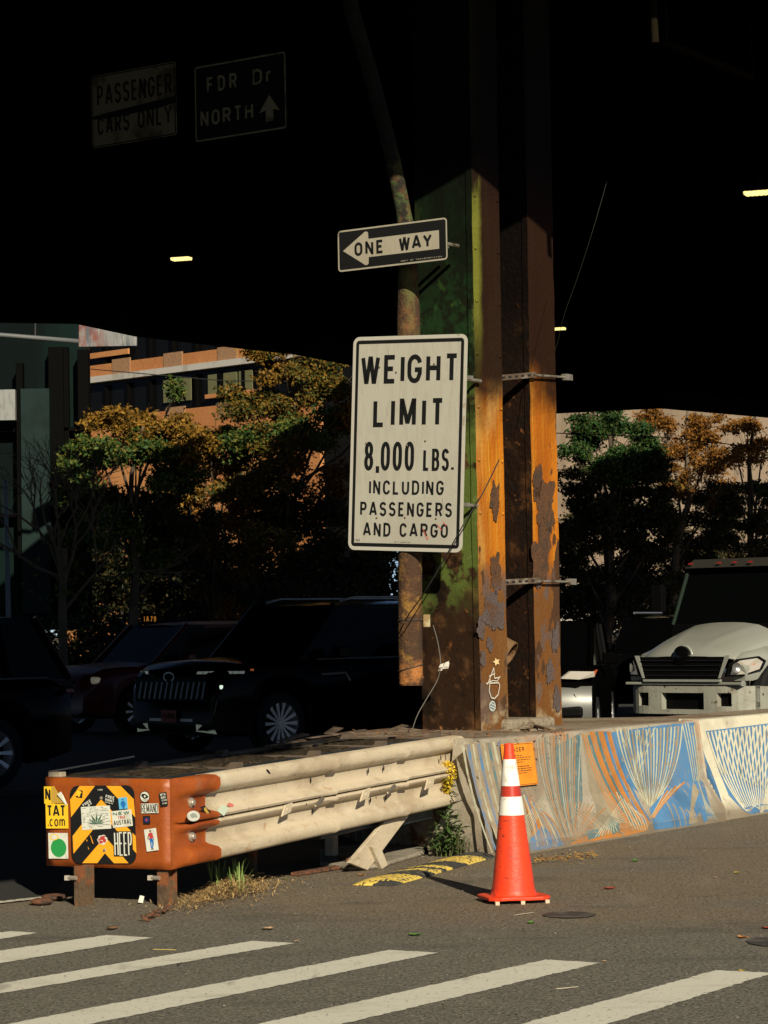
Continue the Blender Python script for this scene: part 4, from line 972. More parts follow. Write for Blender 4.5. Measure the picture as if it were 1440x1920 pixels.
put_text(b, frw, 'SR-969', .035, .105, .040, .052, .0022, .0028); put_text(b, frw, 'DEPT OF TRANSPORTATION', .41, .55, .0385, .0435, .0011, .0028)
b.build('lettering', sign_blk, sg)
b = MB()
for x, y in ((.24, .855), (.39, .83), (.72, .865), (.14, .5), (.50, .49), (.66, .51), (.5, .155), (.25, .152), (.77, .153)): bolt(b, frw, x, y, .009)
b.build('bolts', mat('sign_bolt', (.18, .13, .08), .5, .4), sg)
b = MB(); red = mat('red_marker', (.55, .10, .08), .7)
for x0, y0, x1, y1 in ((.66, .105, .70, .055), (.70, .055, .71, .07), (.78, .13, .82, .10), (.83, .14, .86, .12)): 
    a, c = frw.u(x0, y0, .0040), frw.u(x1, y1, .0040); n = (c-a).normalized().cross(frw.n)*.003; b.poly([a-n, c-n, c+n, a+n])
b.build('red_scrawl', red, sg)
b = MB()
for y in (.22, .80):
    p = frw.u(.62, y); b.box(p+UC*.02, (.9, .04, .03), (frw.ex, frw.n, frw.ey)); q = p+UC*.04; 
    for dx in (-.12, .18): 
        a = frw.u(.72, y)+frw.ex*dx+UC*.03; b.tube([a, a+UC*.36], .014, 8)
b.build('bracket', galv, sg)
# one way sign
fro = Frame([(636, 510), (840, 487), (838, 407), (632, 434)], Vector((.45, 20.55, 4)), -UC)
so_ = thing('one_way_sign', fro.u(.5, 0), 'long black sign with a white arrow pointing left, reading ONE WAY, above the larger sign', 'sign')
b = MB(); plate(b, fro, .03, .004, h=-.002); b.build('panel', sign_blk, so_)
b = MB(); ring(b, fro, .03, .0005, .013, .0026); b.build('rim', sheet_dim, so_)
def tri(mb, pts, fr, h): mb.poly([fr.u(x, y, h) for x, y in pts])
hd_ = [(.048, .50), (.235, .865), (.25, .90), (.268, .905), (.283, .88), (.286, .72)]; sh_ = [(.927, .72), (.927, .28)]; lo_ = [(.286, .28), (.283, .12), (.268, .095), (.25, .10), (.235, .135)]
b = MB(); tri(b, hd_+sh_+lo_, fro, .0026); b.build('arrow', sheet_dim, so_)
b = MB(); put_text(b, fro, 'ONE', .155, .425, .335, .665, .022, .0034, gap=.36); put_text(b, fro, 'WAY', .565, .865, .335, .665, .022, .0034, gap=.2); b.build('lettering', sign_blk, so_)
b = MB(); put_text(b, fro, 'DEPT OF TRANSPORTATION', .58, .95, .075, .105, .0018, .0026); b.build('small_print', sheet_dim, so_)
b = MB(); a = fro.u(.75, .5, -.01); b.box(a+UC*.02, (.3, .03, .04), (fro.ex, fro.n, fro.ey)); b.tube([a+UC*.03, a+UC*.38], .015, 8); b.tube([a+UC*.03+fro.ex*.1, a+UC*.38+fro.ex*.1], .015, 8); b.build('bracket', galv, so_)
# dim overhead signs
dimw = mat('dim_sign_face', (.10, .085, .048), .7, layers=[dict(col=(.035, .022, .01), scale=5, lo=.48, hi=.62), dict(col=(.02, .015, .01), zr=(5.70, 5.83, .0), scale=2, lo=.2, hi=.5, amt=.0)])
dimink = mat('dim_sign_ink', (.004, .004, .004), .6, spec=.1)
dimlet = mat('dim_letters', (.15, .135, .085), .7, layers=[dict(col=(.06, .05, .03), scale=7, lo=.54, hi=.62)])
frf = Frame([(366, 269), (538, 241), (537, 95), (364, 125)], at(450, 180, 20.5), -UC)
s3 = thing('drive_north_sign', frf.u(.5, 0), 'dim black overhead sign reading FDR Dr NORTH with an up arrow, hanging in the dark', 'sign')
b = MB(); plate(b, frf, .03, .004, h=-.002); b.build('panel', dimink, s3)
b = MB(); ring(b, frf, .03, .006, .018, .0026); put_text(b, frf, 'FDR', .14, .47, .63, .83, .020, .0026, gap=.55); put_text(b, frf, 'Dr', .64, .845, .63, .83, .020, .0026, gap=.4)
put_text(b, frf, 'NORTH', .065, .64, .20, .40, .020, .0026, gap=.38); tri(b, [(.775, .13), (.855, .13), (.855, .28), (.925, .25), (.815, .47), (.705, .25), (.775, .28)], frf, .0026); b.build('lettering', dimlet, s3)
b = MB()
for x in (.2, .8): a = frf.u(x, .1, -.01); b.tube([a+UC*.02, Vector((a.x, a.y, ZD-.05))+UC*.02], .022, 8)
b.build('hanger', shade_black, s3)
frp = Frame([(172, 280), (331, 252), (330, 115), (172, 143)], at(250, 190, 20.9), -UC)
s4 = thing('passenger_cars_sign', frp.u(.5, 0), 'dim stained overhead sign reading PASSENGER CARS ONLY, hanging left of the other dark sign', 'sign')
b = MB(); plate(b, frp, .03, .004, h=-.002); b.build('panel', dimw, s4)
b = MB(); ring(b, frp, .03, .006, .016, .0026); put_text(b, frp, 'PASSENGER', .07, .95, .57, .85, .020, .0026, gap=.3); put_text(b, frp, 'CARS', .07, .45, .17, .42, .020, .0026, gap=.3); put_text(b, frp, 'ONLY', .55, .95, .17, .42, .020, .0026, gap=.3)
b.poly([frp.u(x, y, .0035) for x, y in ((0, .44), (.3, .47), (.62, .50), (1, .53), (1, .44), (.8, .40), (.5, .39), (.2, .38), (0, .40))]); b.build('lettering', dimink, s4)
b = MB()
for x in (.2, .8): a = frp.u(x, .1, -.01); b.tube([a+UC*.02, Vector((a.x, a.y, ZD-.05))+UC*.02], .022, 8)
b.build('hanger', shade_black, s4)
# pipes hanging under the deck, upper right
dimp = mat('dim_pipe', (.010, .008, .005), .9, spec=0)
b = MB(); a = at(1229, 80, 19.6); c = at(1226, 32, 19.6); b.tube([Vector((a.x, a.y, a.z)), c, Vector((c.x, c.y, ZD-.05))], [.028, .028, .01], 10)
tag(b.build('hanging_pipe', dimp, smooth=True), 'short vertical pipe hanging under the deck at the upper right', 'pipe')
b = MB(); a, c = at(1250, 80, 20.5), at(1410, 145, 23.5); b.tube([a, c], .03, 8); b.tube([c, Vector((c.x, c.y, ZD-.05))], .012, 6); b.tube([a, Vector((a.x, a.y, ZD-.05))], .012, 6)
tag(b.build('conduit', dimp, smooth=True), 'long dim conduit sloping down to the right under the deck at the upper right', 'conduit')
# ================================================================== CRASH CUSHION (rail-sided attenuator)
K0 = at(316, 1545, 15.6); K0 = Vector((K0.x, K0.y, 0)); KW = .86
def kp(a, c, z): p = K0+UR*a+VR*c; return Vector((p.x, p.y, z))
ztop = lambda a: .742+.026*a
zbot = lambda a: .215+.037*a
PF = [(1.0, .000), (.985, .040), (.95, .056), (.86, .058), (.815, .048), (.775, .010), (.75, .0), (.62, .0), (.595, .010), (.56, .048), (.53, .054), (.502, .046), (.495, .0), (.482, .0), (.475, .046),
      (.45, .054), (.42, .048), (.385, .010), (.36, .0), (.235, .0), (.21, .010), (.17, .048), (.135, .058), (.05, .056), (.015, .040), (0, .004)]
cream_m = mat('cream_guardrail', (.50, .42, .30), .55, layers=[
    dict(col=(.37, .295, .20), scale=2.2, lo=.42, hi=.66, stretch=(1, 1, 2)), dict(col=(.55, .49, .38), scale=5, lo=.55, hi=.7, amt=.6),
    dict(col=(.26, .21, .15), scale=9, lo=.58, hi=.74, stretch=(.4, .4, 2.4), amt=.55), dict(col=(.30, .13, .035), scale=8, lo=.63, hi=.70, amt=.55), dict(col=(.10, .085, .06), scale=34, lo=.63, hi=.70, amt=.6)],
    bump=.003, bscale=50, rvar=.1)
orange_m = mat('orange_nose', (.28, .062, .008), .45, layers=[
    dict(col=(.20, .040, .006), scale=2.6, lo=.42, hi=.66), dict(col=(.13, .028, .006), scale=6, lo=.56, hi=.72, zr=(.50, .22, .1), amt=.85),
    dict(col=(.34, .22, .12), scale=3, lo=.58, hi=.72, amt=.35), dict(col=(.42, .12, .016), scale=9, lo=.58, hi=.7, amt=.4), dict(col=(.07, .025, .01), scale=30, lo=.64, hi=.71, amt=.6)], bump=.003, bscale=40)
cart = mat('cartridge_plastic', (.014, .022, .030), .5, layers=[dict(col=(.045, .06, .072), scale=6, lo=.5, hi=.66)])
debris_m = mat('debris_top', (.06, .045, .028), .95, layers=[dict(col=(.022, .016, .010), scale=30, lo=.42, hi=.55), dict(col=(.20, .15, .09), scale=75, lo=.60, hi=.68)], bump=.012, bscale=90, spec=.1)
post_m = mat('rusty_post', (.095, .06, .032), .85, layers=[dict(col=(.19, .06, .016), scale=9, lo=.48, hi=.62), dict(col=(.06, .035, .02), scale=5, lo=.5, hi=.62)], bump=.01, bscale=40)
bolt_m = mat('bolt_steel', (.45, .40, .33), .4, .6)
cc = thing('crash_cushion', kp(1.8, KW/2, 0), 'long crash cushion with cream corrugated side rails and an orange nose, on low posts', 'crash cushion')
def rail_panel(name, a0, a1, side, inset, m, amp=lambda a: 1.0, wave=True, ridges=1.0, parent=cc, na=26):
    """side +1: right rail (towards the camera), -1: left"""
    b = MB(); th = .004
    def P(a, zf, o, extra=0):
        c = -(o-inset) if side > 0 else KW+(o-inset); return kp(a+extra, c, zbot(a)+(ztop(a)-zbot(a))*zf)
    rows = []; rin = []
    for i in range(na+1):
        a = a0+(a1-a0)*i/na; r = []; r2 = []
        e = i/na
        for zf, o in PF:
            o2 = o*amp(a)*ridges; ex = 0
            if wave: ex = (o/.058-.35)*.085*max(0, (e-.75)/.25); o2 += .008*max(0, (e-.93)/.07)
            dent = .004*noise.noise(Vector((a*2.2, zf*3, side)))
            r.append(P(a, zf, o2+dent, ex)); r2.append(P(a, zf, o2+dent-th, ex))
        rows.append(r); rin.append(r2)
    b.grid(rows); b.grid(rin); n = len(PF)
    for R1, R2 in ((rows[-1], rin[-1]), (rows[0], rin[0])):
        b.grid([R1, R2])
    b.grid([[r[0] for r in rows], [r[0] for r in rin]]); b.grid([[r[-1] for r in rows], [r[-1] for r in rin]])
    return b.build(name, m, parent, smooth=True, auto=50)
rail_panel('side_rail', .30, 1.86, 1, 0, cream_m)
rail_panel('side_rail', 1.80, 2.86, 1, .014, cream_m)
rail_panel('side_rail', 2.80, 3.72, 1, .028, cream_m)
rail_panel('side_rail', .30, 1.86, -1, 0, cream_m); rail_panel('side_rail', 1.8, 2.86, -1, .007, cream_m); rail_panel('side_rail', 2.8, 3.72, -1, .014, cream_m)
# nose: wraps round from the flat front to the corrugated flanks
for side in (1, -1):
    o = rail_panel('nose_wing', 0.0, .40, side, -.012, orange_m, amp=lambda a: min(1, max(0, (a-.03)/.17))**1.1, na=20)
b = MB(); rows = []
for i in range(17):
    c = -.0+KW*i/16; bul = -.012*math.sin(math.pi*i/16)
    rows.append([kp(bul-.002+(.035 if i in (0, 16) else 0)*0, (-.012 if i == 0 else (KW+.012 if i == 16 else c)), zbot(0)+(ztop(0)-zbot(0))*k/10) for k in range(11)])
b.grid(rows); o = b.build('nose_plate', orange_m, cc, smooth=True)
so2 = o.modifiers.new('thick', 'SOLIDIFY'); so2.thickness = .006
b = MB(); b.box(kp(.10, KW/2, ztop(0)-.004), (.20, KW-.02, .006), (UR, VR, Z)); b.build('nose_lid', mat('nose_lid', (.012, .012, .012), .6, layers=[dict(col=(.09, .06, .035), scale=9, lo=.5, hi=.64)]), cc)
# cartridges, debris and diaphragms between the rails
for a0, a1 in ((.22, .85), (.95, 1.80), (1.92, 2.70), (2.82, 3.50)):
    b = MB(); P = [kp(a0, .08, .24), kp(a1, .08, .27), kp(a1, KW-.08, .27), kp(a0, KW-.08, .24)]
    Q = [kp(a0, .08, ztop(a0)-.012), kp(a1, .08, ztop(a1)-.012), kp(a1, KW-.08, ztop(a1)-.012), kp(a0, KW-.08, ztop(a0)-.012)]
    b.hexa(P+Q); b.build('cartridge', cart, cc, bevel=.012)
    b = MB(); rows = []
    for i in range(15):
        r = []
        for j in range(9):
            a = a0+.05+(a1-a0-.1)*i/14; c = .16+(KW-.30)*j/8; edge = min(i, 14-i, j*1.6, (8-j)*1.6)
            r.append(kp(a+.02*noise.noise(Vector((i, j, 1.3))), c, ztop(a)-.014+(.028*abs(noise.noise(Vector((a*5, c*6, 2))))+.006)*(1 if edge > 0 else -.5)))
        rows.append(r)
    b.grid(rows); b.build('debris_layer', debris_m, cc)
for a in (.90, 1.86, 2.76, 3.56):
    b = MB(); z = ztop(a)
    b.box(kp(a+.035, KW/2, z-.085), (.008, KW-.05, .16), (UR, VR, Z))
    b.hexa([kp(a-.09, .05, z-.02), kp(a+.02, .05, z-.02), kp(a+.02, .11, z-.02), kp(a-.09, .11, z-.02)]+[kp(a-.03, .05, z+.028), kp(a+.02, .05, z+.028), kp(a+.02, .11, z+.028), kp(a-.03, .11, z+.028)])
    b.hexa([kp(a-.09, KW-.11, z-.02), kp(a+.02, KW-.11, z-.02), kp(a+.02, KW-.05, z-.02), kp(a-.09, KW-.05, z-.02)]+[kp(a-.03, KW-.11, z+.028), kp(a+.02, KW-.11, z+.028), kp(a+.02, KW-.05, z+.028), kp(a-.03, KW-.05, z+.028)])
    b.build('diaphragm', MATS['scrap_steel'] if 'scrap_steel' in MATS else mat('diaphragm_steel', (.09, .065, .045), .7), cc)
b = MB(); b.tube([kp(.05, KW+.02, ztop(.05)+.028), kp(.9, KW-.02, ztop(.9)+.055)], .006, 6); b.build('top_strap', cream_m, cc)
b = MB(); b.box(kp(.06, KW-.03, ztop(0)+.014), (.06, .09, .03), (UR, VR, Z)); b.build('top_tab', cream_m, cc, bevel=.004)
# bent scraps on the far top
scrap_m = mat('scrap_steel', (.07, .045, .028), .7, layers=[dict(col=(.15, .11, .075), scale=9, lo=.5, hi=.6)])
for a, c, l, w, an, h in ((2.5, .62, .55, .05, 12, .05), (2.9, .5, .7, .04, -6, .045), (3.2, .7, .4, .07, 20, .05), (2.2, .5, .35, .04, -15, .035), (3.5, .35, .3, .05, 8, .05)):
    d = (UR*math.cos(R(an))+VR*math.sin(R(an))); n = Z.cross(d); p = kp(a, c, ztop(a)+h)
    b = MB(); b.hexa([p-d*l/2-n*w/2, p+d*l/2-n*w/2+Z*.02, p+d*l/2+n*w/2+Z*.03, p-d*l/2+n*w/2]+[q+Z*.006 for q in (p-d*l/2-n*w/2, p+d*l/2-n*w/2+Z*.02, p+d*l/2+n*w/2+Z*.03, p-d*l/2+n*w/2)])
    b.build('bent_scrap', scrap_m, cc)
# wing bolts
for a, zf in ((.225, .70), (.225, .32)):
    p = kp(a, -.014, zbot(a)+(ztop(a)-zbot(a))*zf); b = MB()
    b.lathe([(0, .022), (.016, .022), (.019, .018), (.019, .006), (.030, .005), (.031, -.01)], p, -VR, 14); b.build('wing_bolt', bolt_m, cc, smooth=True, auto=40)
# slot lugs, holes and small marks on the right rail
def rp(px, py, o=0.0): return hit(px, py, K0-VR*(o), VR)
for x, y in ((535, 1518), (682, 1490), (803, 1468)):
    b = MB(); p = rp(x, y, .056); s = p.y/F
    w, h = 27*s, 16*s; d = UR
    q = [p-d*w*.75-Z*h*.75, p+d*w*.5-Z*h*.35, p+d*w*.75+Z*h*.75, p-d*w*.25+Z*h*.55]
    b.prism([v-VR*.003 for v in q], -VR*.012); b.lathe([(0, .004), (.012, .003), (.015, 0)], p-VR*.016, -VR, 10); b.build('slot_lug', cream_m, cc, bevel=.003)
for x, y in ((598, 1505), (733, 1481)):
    b = MB(); p = rp(x, y, .058); b.tube([p-UR*.045-Z*.012-VR*.004, p+UR*.045+Z*.025-VR*.004], .012, 8); b.build('slot_pin', bolt_m, cc, smooth=True)
hole_m = mat('hole_dark', (.004, .004, .004), .9)
for i, (x, y) in enumerate(((581, 1463), (689, 1445), (718, 1440), (825, 1421), (584, 1522), (693, 1500), (722, 1496), (829, 1475), (574, 1508), (712, 1482))):
    p = rp(x, y, .0)-VR*.0065; r = .013 if i < 8 else .006
    if i in (8, 9): p = rp(x, y, .056)-VR*.003
    b = MB(); b.poly([p+UR*r*.75*math.cos(R(30*k))+Z*r*1.5*math.sin(R(30*k)) for k in range(12)]); b.build('bolt_hole', hole_m, cc)
b = MB(); p = [rp(x, y, .058)-VR*.004 for x, y in ((498, 1441), (503, 1444), (507, 1451), (504, 1450), (500, 1446))]; b.poly(p); b.build('chipped_paint', hole_m, cc)
# legs
def leg(px, py, w, h, name='leg', m=post_m, Y0=None):
    g = G(px, py); b = MB(); b.box(g+Z*(h/2), (w, w*.8, h), (UR, VR, Z)); return g
for px, py, w, c in ((150, 1699, .072, 0), (306, 1699, .072, 1)):
    g = G(px, py); b = MB(); b.box(g+Z*.11, (.012, w, .25), (UR, VR, Z)); b.box(g+Z*.11+UR*.09, (.012, w, .25), (UR, VR, Z)); b.box(g+Z*.11+UR*.045, (.085, .010, .25), (UR, VR, Z)); b.build('leg', post_m, cc)
    b = MB(); b.tube([g+Z*.165+VR*.065-UR*.02, g+Z*.165+VR*.01-UR*.02], .013, 8); b.box(g+Z*.165+VR*.075-UR*.02, (.03, .03, .028)); b.build('leg_bolt', bolt_m, cc)
for px, py, w in ((474, 1641, .05), (622, 1612, .07), (757, 1588, .07)):
    g = G(px, py); b = MB(); b.box(g+Z*.15, (w, w, .34), (UR, VR, Z)); b.build('leg', post_m if px < 600 else cream_m, cc, bevel=.006)
b = MB()
q = [rp(x, y, -.02) for x, y in ((655, 1618), (690, 1632), (768, 1528), (722, 1540))]; b.prism(q, VR*.03); b.build('diagonal_brace', cream_m, cc, bevel=.005)
b = MB(); q = [rp(x, y, .01) for x, y in ((698, 1588), (716, 1592), (728, 1622), (717, 1630))]; b.prism(q, VR*.06); b.build('brace_gusset', cream_m, cc, bevel=.004)
b = MB(); g = G(672, 1618); b.box(g+Z*.012, (.28, .22, .02), (UR, VR, Z)); b.build('base_plate', post_m, cc)
# --- chevron plate and stickers on the nose
NP = K0-UR*.016; NN = -UR
def zn(x, y): return (80+x/6.857, 1460+y/6.857)
def nf(c, lift=0.0): return Frame([zn(*q) for q in c], NP-UR*lift, NN)
def npnt(x, y, h): q = zn(x, y); return hit(q[0], q[1], NP-UR*h, NN)
chev_b = mat('chevron_black', (.010, .010, .010), .4); chev_o = mat('chevron_orange', (.86, .37, .018), .4, layers=[dict(col=(.70, .27, .012), scale=6, lo=.5, hi=.7, amt=.5)])
frc = nf([(390, 1095), (1215, 1095), (1170, 88), (345, 88)])
cp = thing('chevron_plate', frc.u(.5, 0), 'square black and orange chevron plate with rounded corners on the orange nose', 'sign')
b = MB(); plate(b, frc, .055, .004); b.build('panel', chev_b, cp)
b = MB()
for poly in ([(475, 93), (672, 93), (365, 495), (352, 270)], [(815, 93), (1003, 93), (1170, 262), (1190, 497)],
             [(750, 265), (1195, 738), (1206, 962), (790, 480), (396, 965), (385, 738)], [(800, 745), (1104, 1086), (917, 1087), (800, 958), (702, 1086), (508, 1086)]):
    b.poly([npnt(x, y, .0048) for x, y in poly])
b.build('chevron_stripes', chev_o, cp)
b = MB()
for poly in ([(605, 720), (620, 740), (655, 840), (640, 830)], [(560, 780), (575, 790), (568, 815)], [(580, 865), (598, 910), (588, 908)]): b.poly([npnt(x, y, .0050) for x, y in poly])
b.build('chipped_film', chev_o, cp)
for x, y in ((752, 250), (797, 918)):
    q = npnt(x, y, .0045); b = MB(); b.lathe([(0, .008), (.008, .006), (.011, 0)], q, NN, 10); b.build('plate_bolt', bolt_m, cp)
st_y = mat('sticker_yellow', (.80, .50, .02), .5); st_w = mat('sticker_white', (.62, .63, .55), .55, layers=[dict(col=(.48, .48, .40), scale=22, lo=.5, hi=.68)]); st_k = mat('sticker_black', (.01, .01, .01), .5)
st_g = mat('sticker_green', (.02, .27, .06), .5); st_bl = mat('sticker_sky_blue', (.11, .42, .66), .5); st_db = mat('sticker_blue_ink', (.012, .13, .42), .5); st_r = mat('sticker_red', (.45, .045, .04), .5); st_t = mat('sticker_tan', (.45, .28, .04), .6); st_dg = mat('sticker_dark_green', (.03, .10, .06), .6)
st_navy = mat('sticker_navy', (.02, .025, .12), .5)
def sticker(label, c, m, th=.0009, lift=.0, name='sticker', group='stickers on the crash cushion'):
    fr = nf(c, lift); t = thing(name, fr.u(.5, 0), label, 'sticker', group); b = MB(); b.prism([fr.u(x, y, .0002) for x, y in ((0, 0), (1, 0), (1, 1), (0, 1))], fr.n*th); b.build('backing', m, t); return fr, t
fr, t = sticker('yellow sticker reading TAT and .com at the left end of the nose', [(55, 640), (342, 640), (315, 325), (28, 325)], st_y)
b = MB(); put_text(b, fr, 'TAT', .05, .90, .48, .95, .0125, .0016, gap=.05); put_text(b, fr, '.com', .08, .86, .08, .50, .008, .0016, gap=.18); b.build('lettering', st_k, t)
fr, t = sticker('torn yellow scrap with a black letter N above the TAT sticker', [(20, 322), (160, 322), (150, 100), (20, 100)], st_y)
b = MB(); put_text(b, fr, 'N', .10, .62, .20, .88, .013, .0016); b.build('lettering', st_k, t)
b = MB(); b.poly([fr.u(x, y, .0015) for x, y in ((.66, .03), (2.0, .03), (1.0, .98), (.70, .98))]); b.build('torn_backing', st_t, t)
b = MB(); P = [(185, 200), (235, 165), (262, 210), (320, 335), (300, 340)]; b.prism([npnt(x, y, .004+.010*(k in (0, 1))) for k, (x, y) in enumerate(P)], NN*.001); tag(b.build('sticker', st_w), 'white curled paper scrap peeling beside the torn yellow N sticker', 'sticker', 'stickers on the crash cushion')
fr, t = sticker('white sticker with a plain green shape and yellow ring, lower left of the nose', [(90, 1028), (338, 1028), (315, 700), (62, 697)], st_w)
b = MB(); b.poly([fr.u(.52+.40*math.cos(R(k*12)), .42+.36*math.sin(R(k*12)), .0015) for k in range(30)]); b.build('green_shape', st_g, t)
b = MB()
for k in range(24):
    A = [(R(15*k), 1), (R(15*k+15), 1), (R(15*k+15), .76), (R(15*k), .76)]; b.poly([fr.u(.30+.25*r_*math.cos(a)+.03*math.sin(a), .84+.125*r_*math.sin(a), .0018) for a, r_ in A])
b.build('yellow_ring', st_y, t)
fr, t = sticker('tall black sticker with big white letters HEEP on the chevron plate', [(920, 1000), (1148, 1000), (1170, 675), (900, 678)], st_k, lift=.0052)
b = MB(); put_text(b, fr, 'HEEP', .05, .965, .03, .97, .0085, .0016, gap=.14); b.build('lettering', st_w, t)
fr, t = sticker('grey-white permit paper with a green leaf print in the middle of the chevron plate', [(520, 660), (885, 640), (862, 345), (482, 365)], st_w, lift=.0056)
b = MB(); rr = random.Random(4)
for k in range(13):
    y = .92-k*.068; x = .04+(.25 if 0 < k < 3 else 0)
    while x < .93:
        dx = rr.uniform(.02, .09)
        if rr.random() < .6: b.poly([fr.u(x, y, .0014), fr.u(x+dx, y, .0014), fr.u(x+dx, y+.020, .0014), fr.u(x, y+.020, .0014)])
        x += dx+.02
b.build('fine_print', st_k, t)
b = MB()
for a in (10, 35, 62, 90, 118, 145, 170):
    L = .40 if 60 < a < 120 else .30; c_, s_ = math.cos(R(a)), math.sin(R(a)); b.poly([fr.u(.52, .22, .0018+a*1e-6), fr.u(.52+L*.5*c_-.035*s_, .22+L*.6*s_+.03*c_, .0018+a*1e-6), fr.u(.52+L*c_, .22+L*1.25*s_, .0018+a*1e-6), fr.u(.52+L*.5*c_+.035*s_, .22+L*.6*s_-.03*c_, .0018+a*1e-6)])
b.build('leaf_print', st_dg, t)
fr, t = sticker('white sticker with green and red scrawled letters right of the leaf paper', [(890, 635), (1160, 605), (1138, 392), (900, 420)], st_w, lift=.0068)
b = MB(); put_text(b, fr, 'NEW', .06, .9, .72, .92, .005, .0016); b.build('green_lettering', st_dg, t)
b = MB(); put_text(b, fr, 'TRUE', .30, .68, .48, .68, .004, .0016); b.build('red_lettering', st_r, t)
b = MB(); put_text(b, fr, 'AUSTRAL', .06, .96, .14, .42, .0045, .0016); b.build('lettering', st_k, t)
fr, t = sticker('light blue sticker with a plain woman figure, upper right of the chevron plate', [(990, 392), (1098, 385), (1083, 232), (968, 250)], st_bl, lift=.0052)
b = MB(); b.poly([fr.u(.5+.11*math.cos(R(k*30)), .80+.085*math.sin(R(k*30)), .0015) for k in range(12)]); b.poly([fr.u(x, y, .0015) for x, y in ((.30, .66), (.70, .66), (.82, .35), (.72, .34), (.64, .52), (.74, .22), (.62, .22), (.62, .03), (.38, .03), (.38, .22), (.26, .22), (.36, .52), (.28, .34), (.18, .35))]); b.build('figure', st_db, t)
fr, t = sticker('small black sticker with white words FREE RODNEY on the chevron plate', [(800, 315), (915, 345), (935, 228), (805, 200)], st_k, lift=.0052)
b = MB(); put_text(b, fr, 'FREE', .04, .96, .62, .96, .0036, .0015, gap=.2); put_text(b, fr, 'RODNEY', .04, .96, .30, .56, .0028, .0015, gap=.2); put_text(b, fr, 'HINTON JR.'.replace('J', 'I'), .04, .90, .08, .22, .0018, .0015, gap=.3); b.build('lettering', st_w, t)
fr, t = sticker('tilted black sticker with the white word FREE, half under the leaf paper', [(545, 385), (660, 320), (600, 265), (500, 345)], st_k, lift=.0050)
b = MB(); put_text(b, fr, 'FREE', .04, .96, .50, .95, .0036, .0015, gap=.2); put_text(b, fr, 'GT', .5, .95, .05, .40, .005, .0015, gap=.3); b.build('lettering', st_w, t)
fr, t = sticker('small yellow and black square sticker at the upper left of the chevron plate', [(435, 245), (515, 245), (510, 160), (425, 135)], st_k, lift=.0052)
b = MB(); b.poly([fr.u(x, y, .0015) for x, y in ((.0, .1), (.25, .3), (.4, .1), (.62, .15), (.7, .6), (.9, .75), (.5, .95), (.05, .98))]); b.build('yellow_shape', st_y, t)
fr, t = sticker('small dark sticker with faint white print at the top of the chevron plate', [(705, 175), (775, 175), (775, 130), (700, 130)], st_k, lift=.0052)
b = MB(); put_text(b, fr, 'VIOM', .05, .95, .5, .95, .002, .0015); b.build('lettering', st_w, t)
# round red-white blot
cx, cy = 768, 785
t = thing('sticker', npnt(cx, 850, .006), 'round maroon and white sticker low in the middle of the chevron plate', 'sticker', 'stickers on the crash cushion')
b = MB(); b.prism([npnt(cx+62*math.cos(R(k*20))*(1+.12*math.sin(k*2.3)), cy+64*math.sin(R(k*20))*(1+.1*math.cos(k*1.7)), .0053) for k in range(18)], NN*.0009); b.build('backing', st_w, t)
b = MB()
for k, (x, y, rx, ry) in enumerate(((765, 765, 30, 26), (795, 795, 22, 28), (750, 815, 26, 18), (730, 785, 18, 12), (790, 745, 18, 12))): b.poly([npnt(x+rx*math.cos(R(a*30)), y+ry*math.sin(R(a*30)), .0066+k*.0001) for a in range(12)])
b.build('red_shapes', st_r, t)
fr, t = sticker('dented round black and white eye sticker right of the chevron plate', [(1255, 300), (1375, 300), (1375, 165), (1250, 165)], orange_m, th=.0002)
t['label'] = 'round black and white eye sticker on the orange metal, right of the chevron plate'
b = MB(); b.poly([fr.u(.5+.52*math.cos(R(k*15)), .5+.55*math.sin(R(k*15)), .0010) for k in range(24)]); b.build('rim', st_k, t)
b = MB(); b.poly([fr.u(.5+.46*math.cos(R(k*15)), .5+.48*math.sin(R(k*15))-.0, .0014) for k in range(24)]); b.build('eye_white', st_w, t)
b = MB(); b.poly([fr.u(x, y, .0018) for x, y in ((.10, .66), (.3, .80), (.6, .76), (.93, .50), (.75, .36), (.5, .28), (.3, .38))]); b.build('eye_lid', st_k, t)
b = MB(); b.poly([fr.u(.52+.10*math.cos(R(k*30)), .54+.11*math.sin(R(k*30)), .0022) for k in range(12)]); b.build('eye_glint', st_w, t)
b = MB()
for k in range(5): b.poly([fr.u(.28+.12*k, .12+.03*abs(k-2), .0022), fr.u(.35+.12*k, .12+.03*abs(k-2), .0022), fr.u(.35+.12*k, .24, .0022), fr.u(.28+.12*k, .24, .0022)])
b.build('eye_print', st_k, t)
fr, t = sticker('white sticker with the black word REMAND under the eye sticker', [(1275, 445), (1495, 440), (1480, 318), (1258, 322)], st_w)
b = MB(); put_text(b, fr, 'REMAND', .02, .98, .06, .94, .0045, .0015, gap=.10); b.build('lettering', st_k, t)
fr, t = sticker('small square navy sticker with a swirl of colours under REMAND', [(1298, 582), (1385, 582), (1380, 478), (1290, 478)], st_k)
b = MB(); b.poly([fr.u(.5+.4*math.cos(R(k*30)), .5+.33*math.sin(R(k*30)), .0015) for k in range(12)]); b.build('blue_blob', st_navy, t)
b = MB(); b.poly([fr.u(x, y, .0019) for x, y in ((.35, .5), (.5, .7), (.62, .52), (.5, .3))]); b.build('red_blob', st_r, t)
fr, t = sticker('tilted white sticker with a standing man in a red shirt and blue jeans', [(1345, 940), (1500, 915), (1450, 635), (1298, 655)], st_w)
b = MB(); b.poly([fr.u(x, y, .0015) for x, y in ((.36, .82), (.64, .82), (.72, .60), (.64, .56), (.62, .62), (.62, .54), (.38, .54), (.38, .64), (.26, .70))]); b.build('red_shirt', st_r, t)
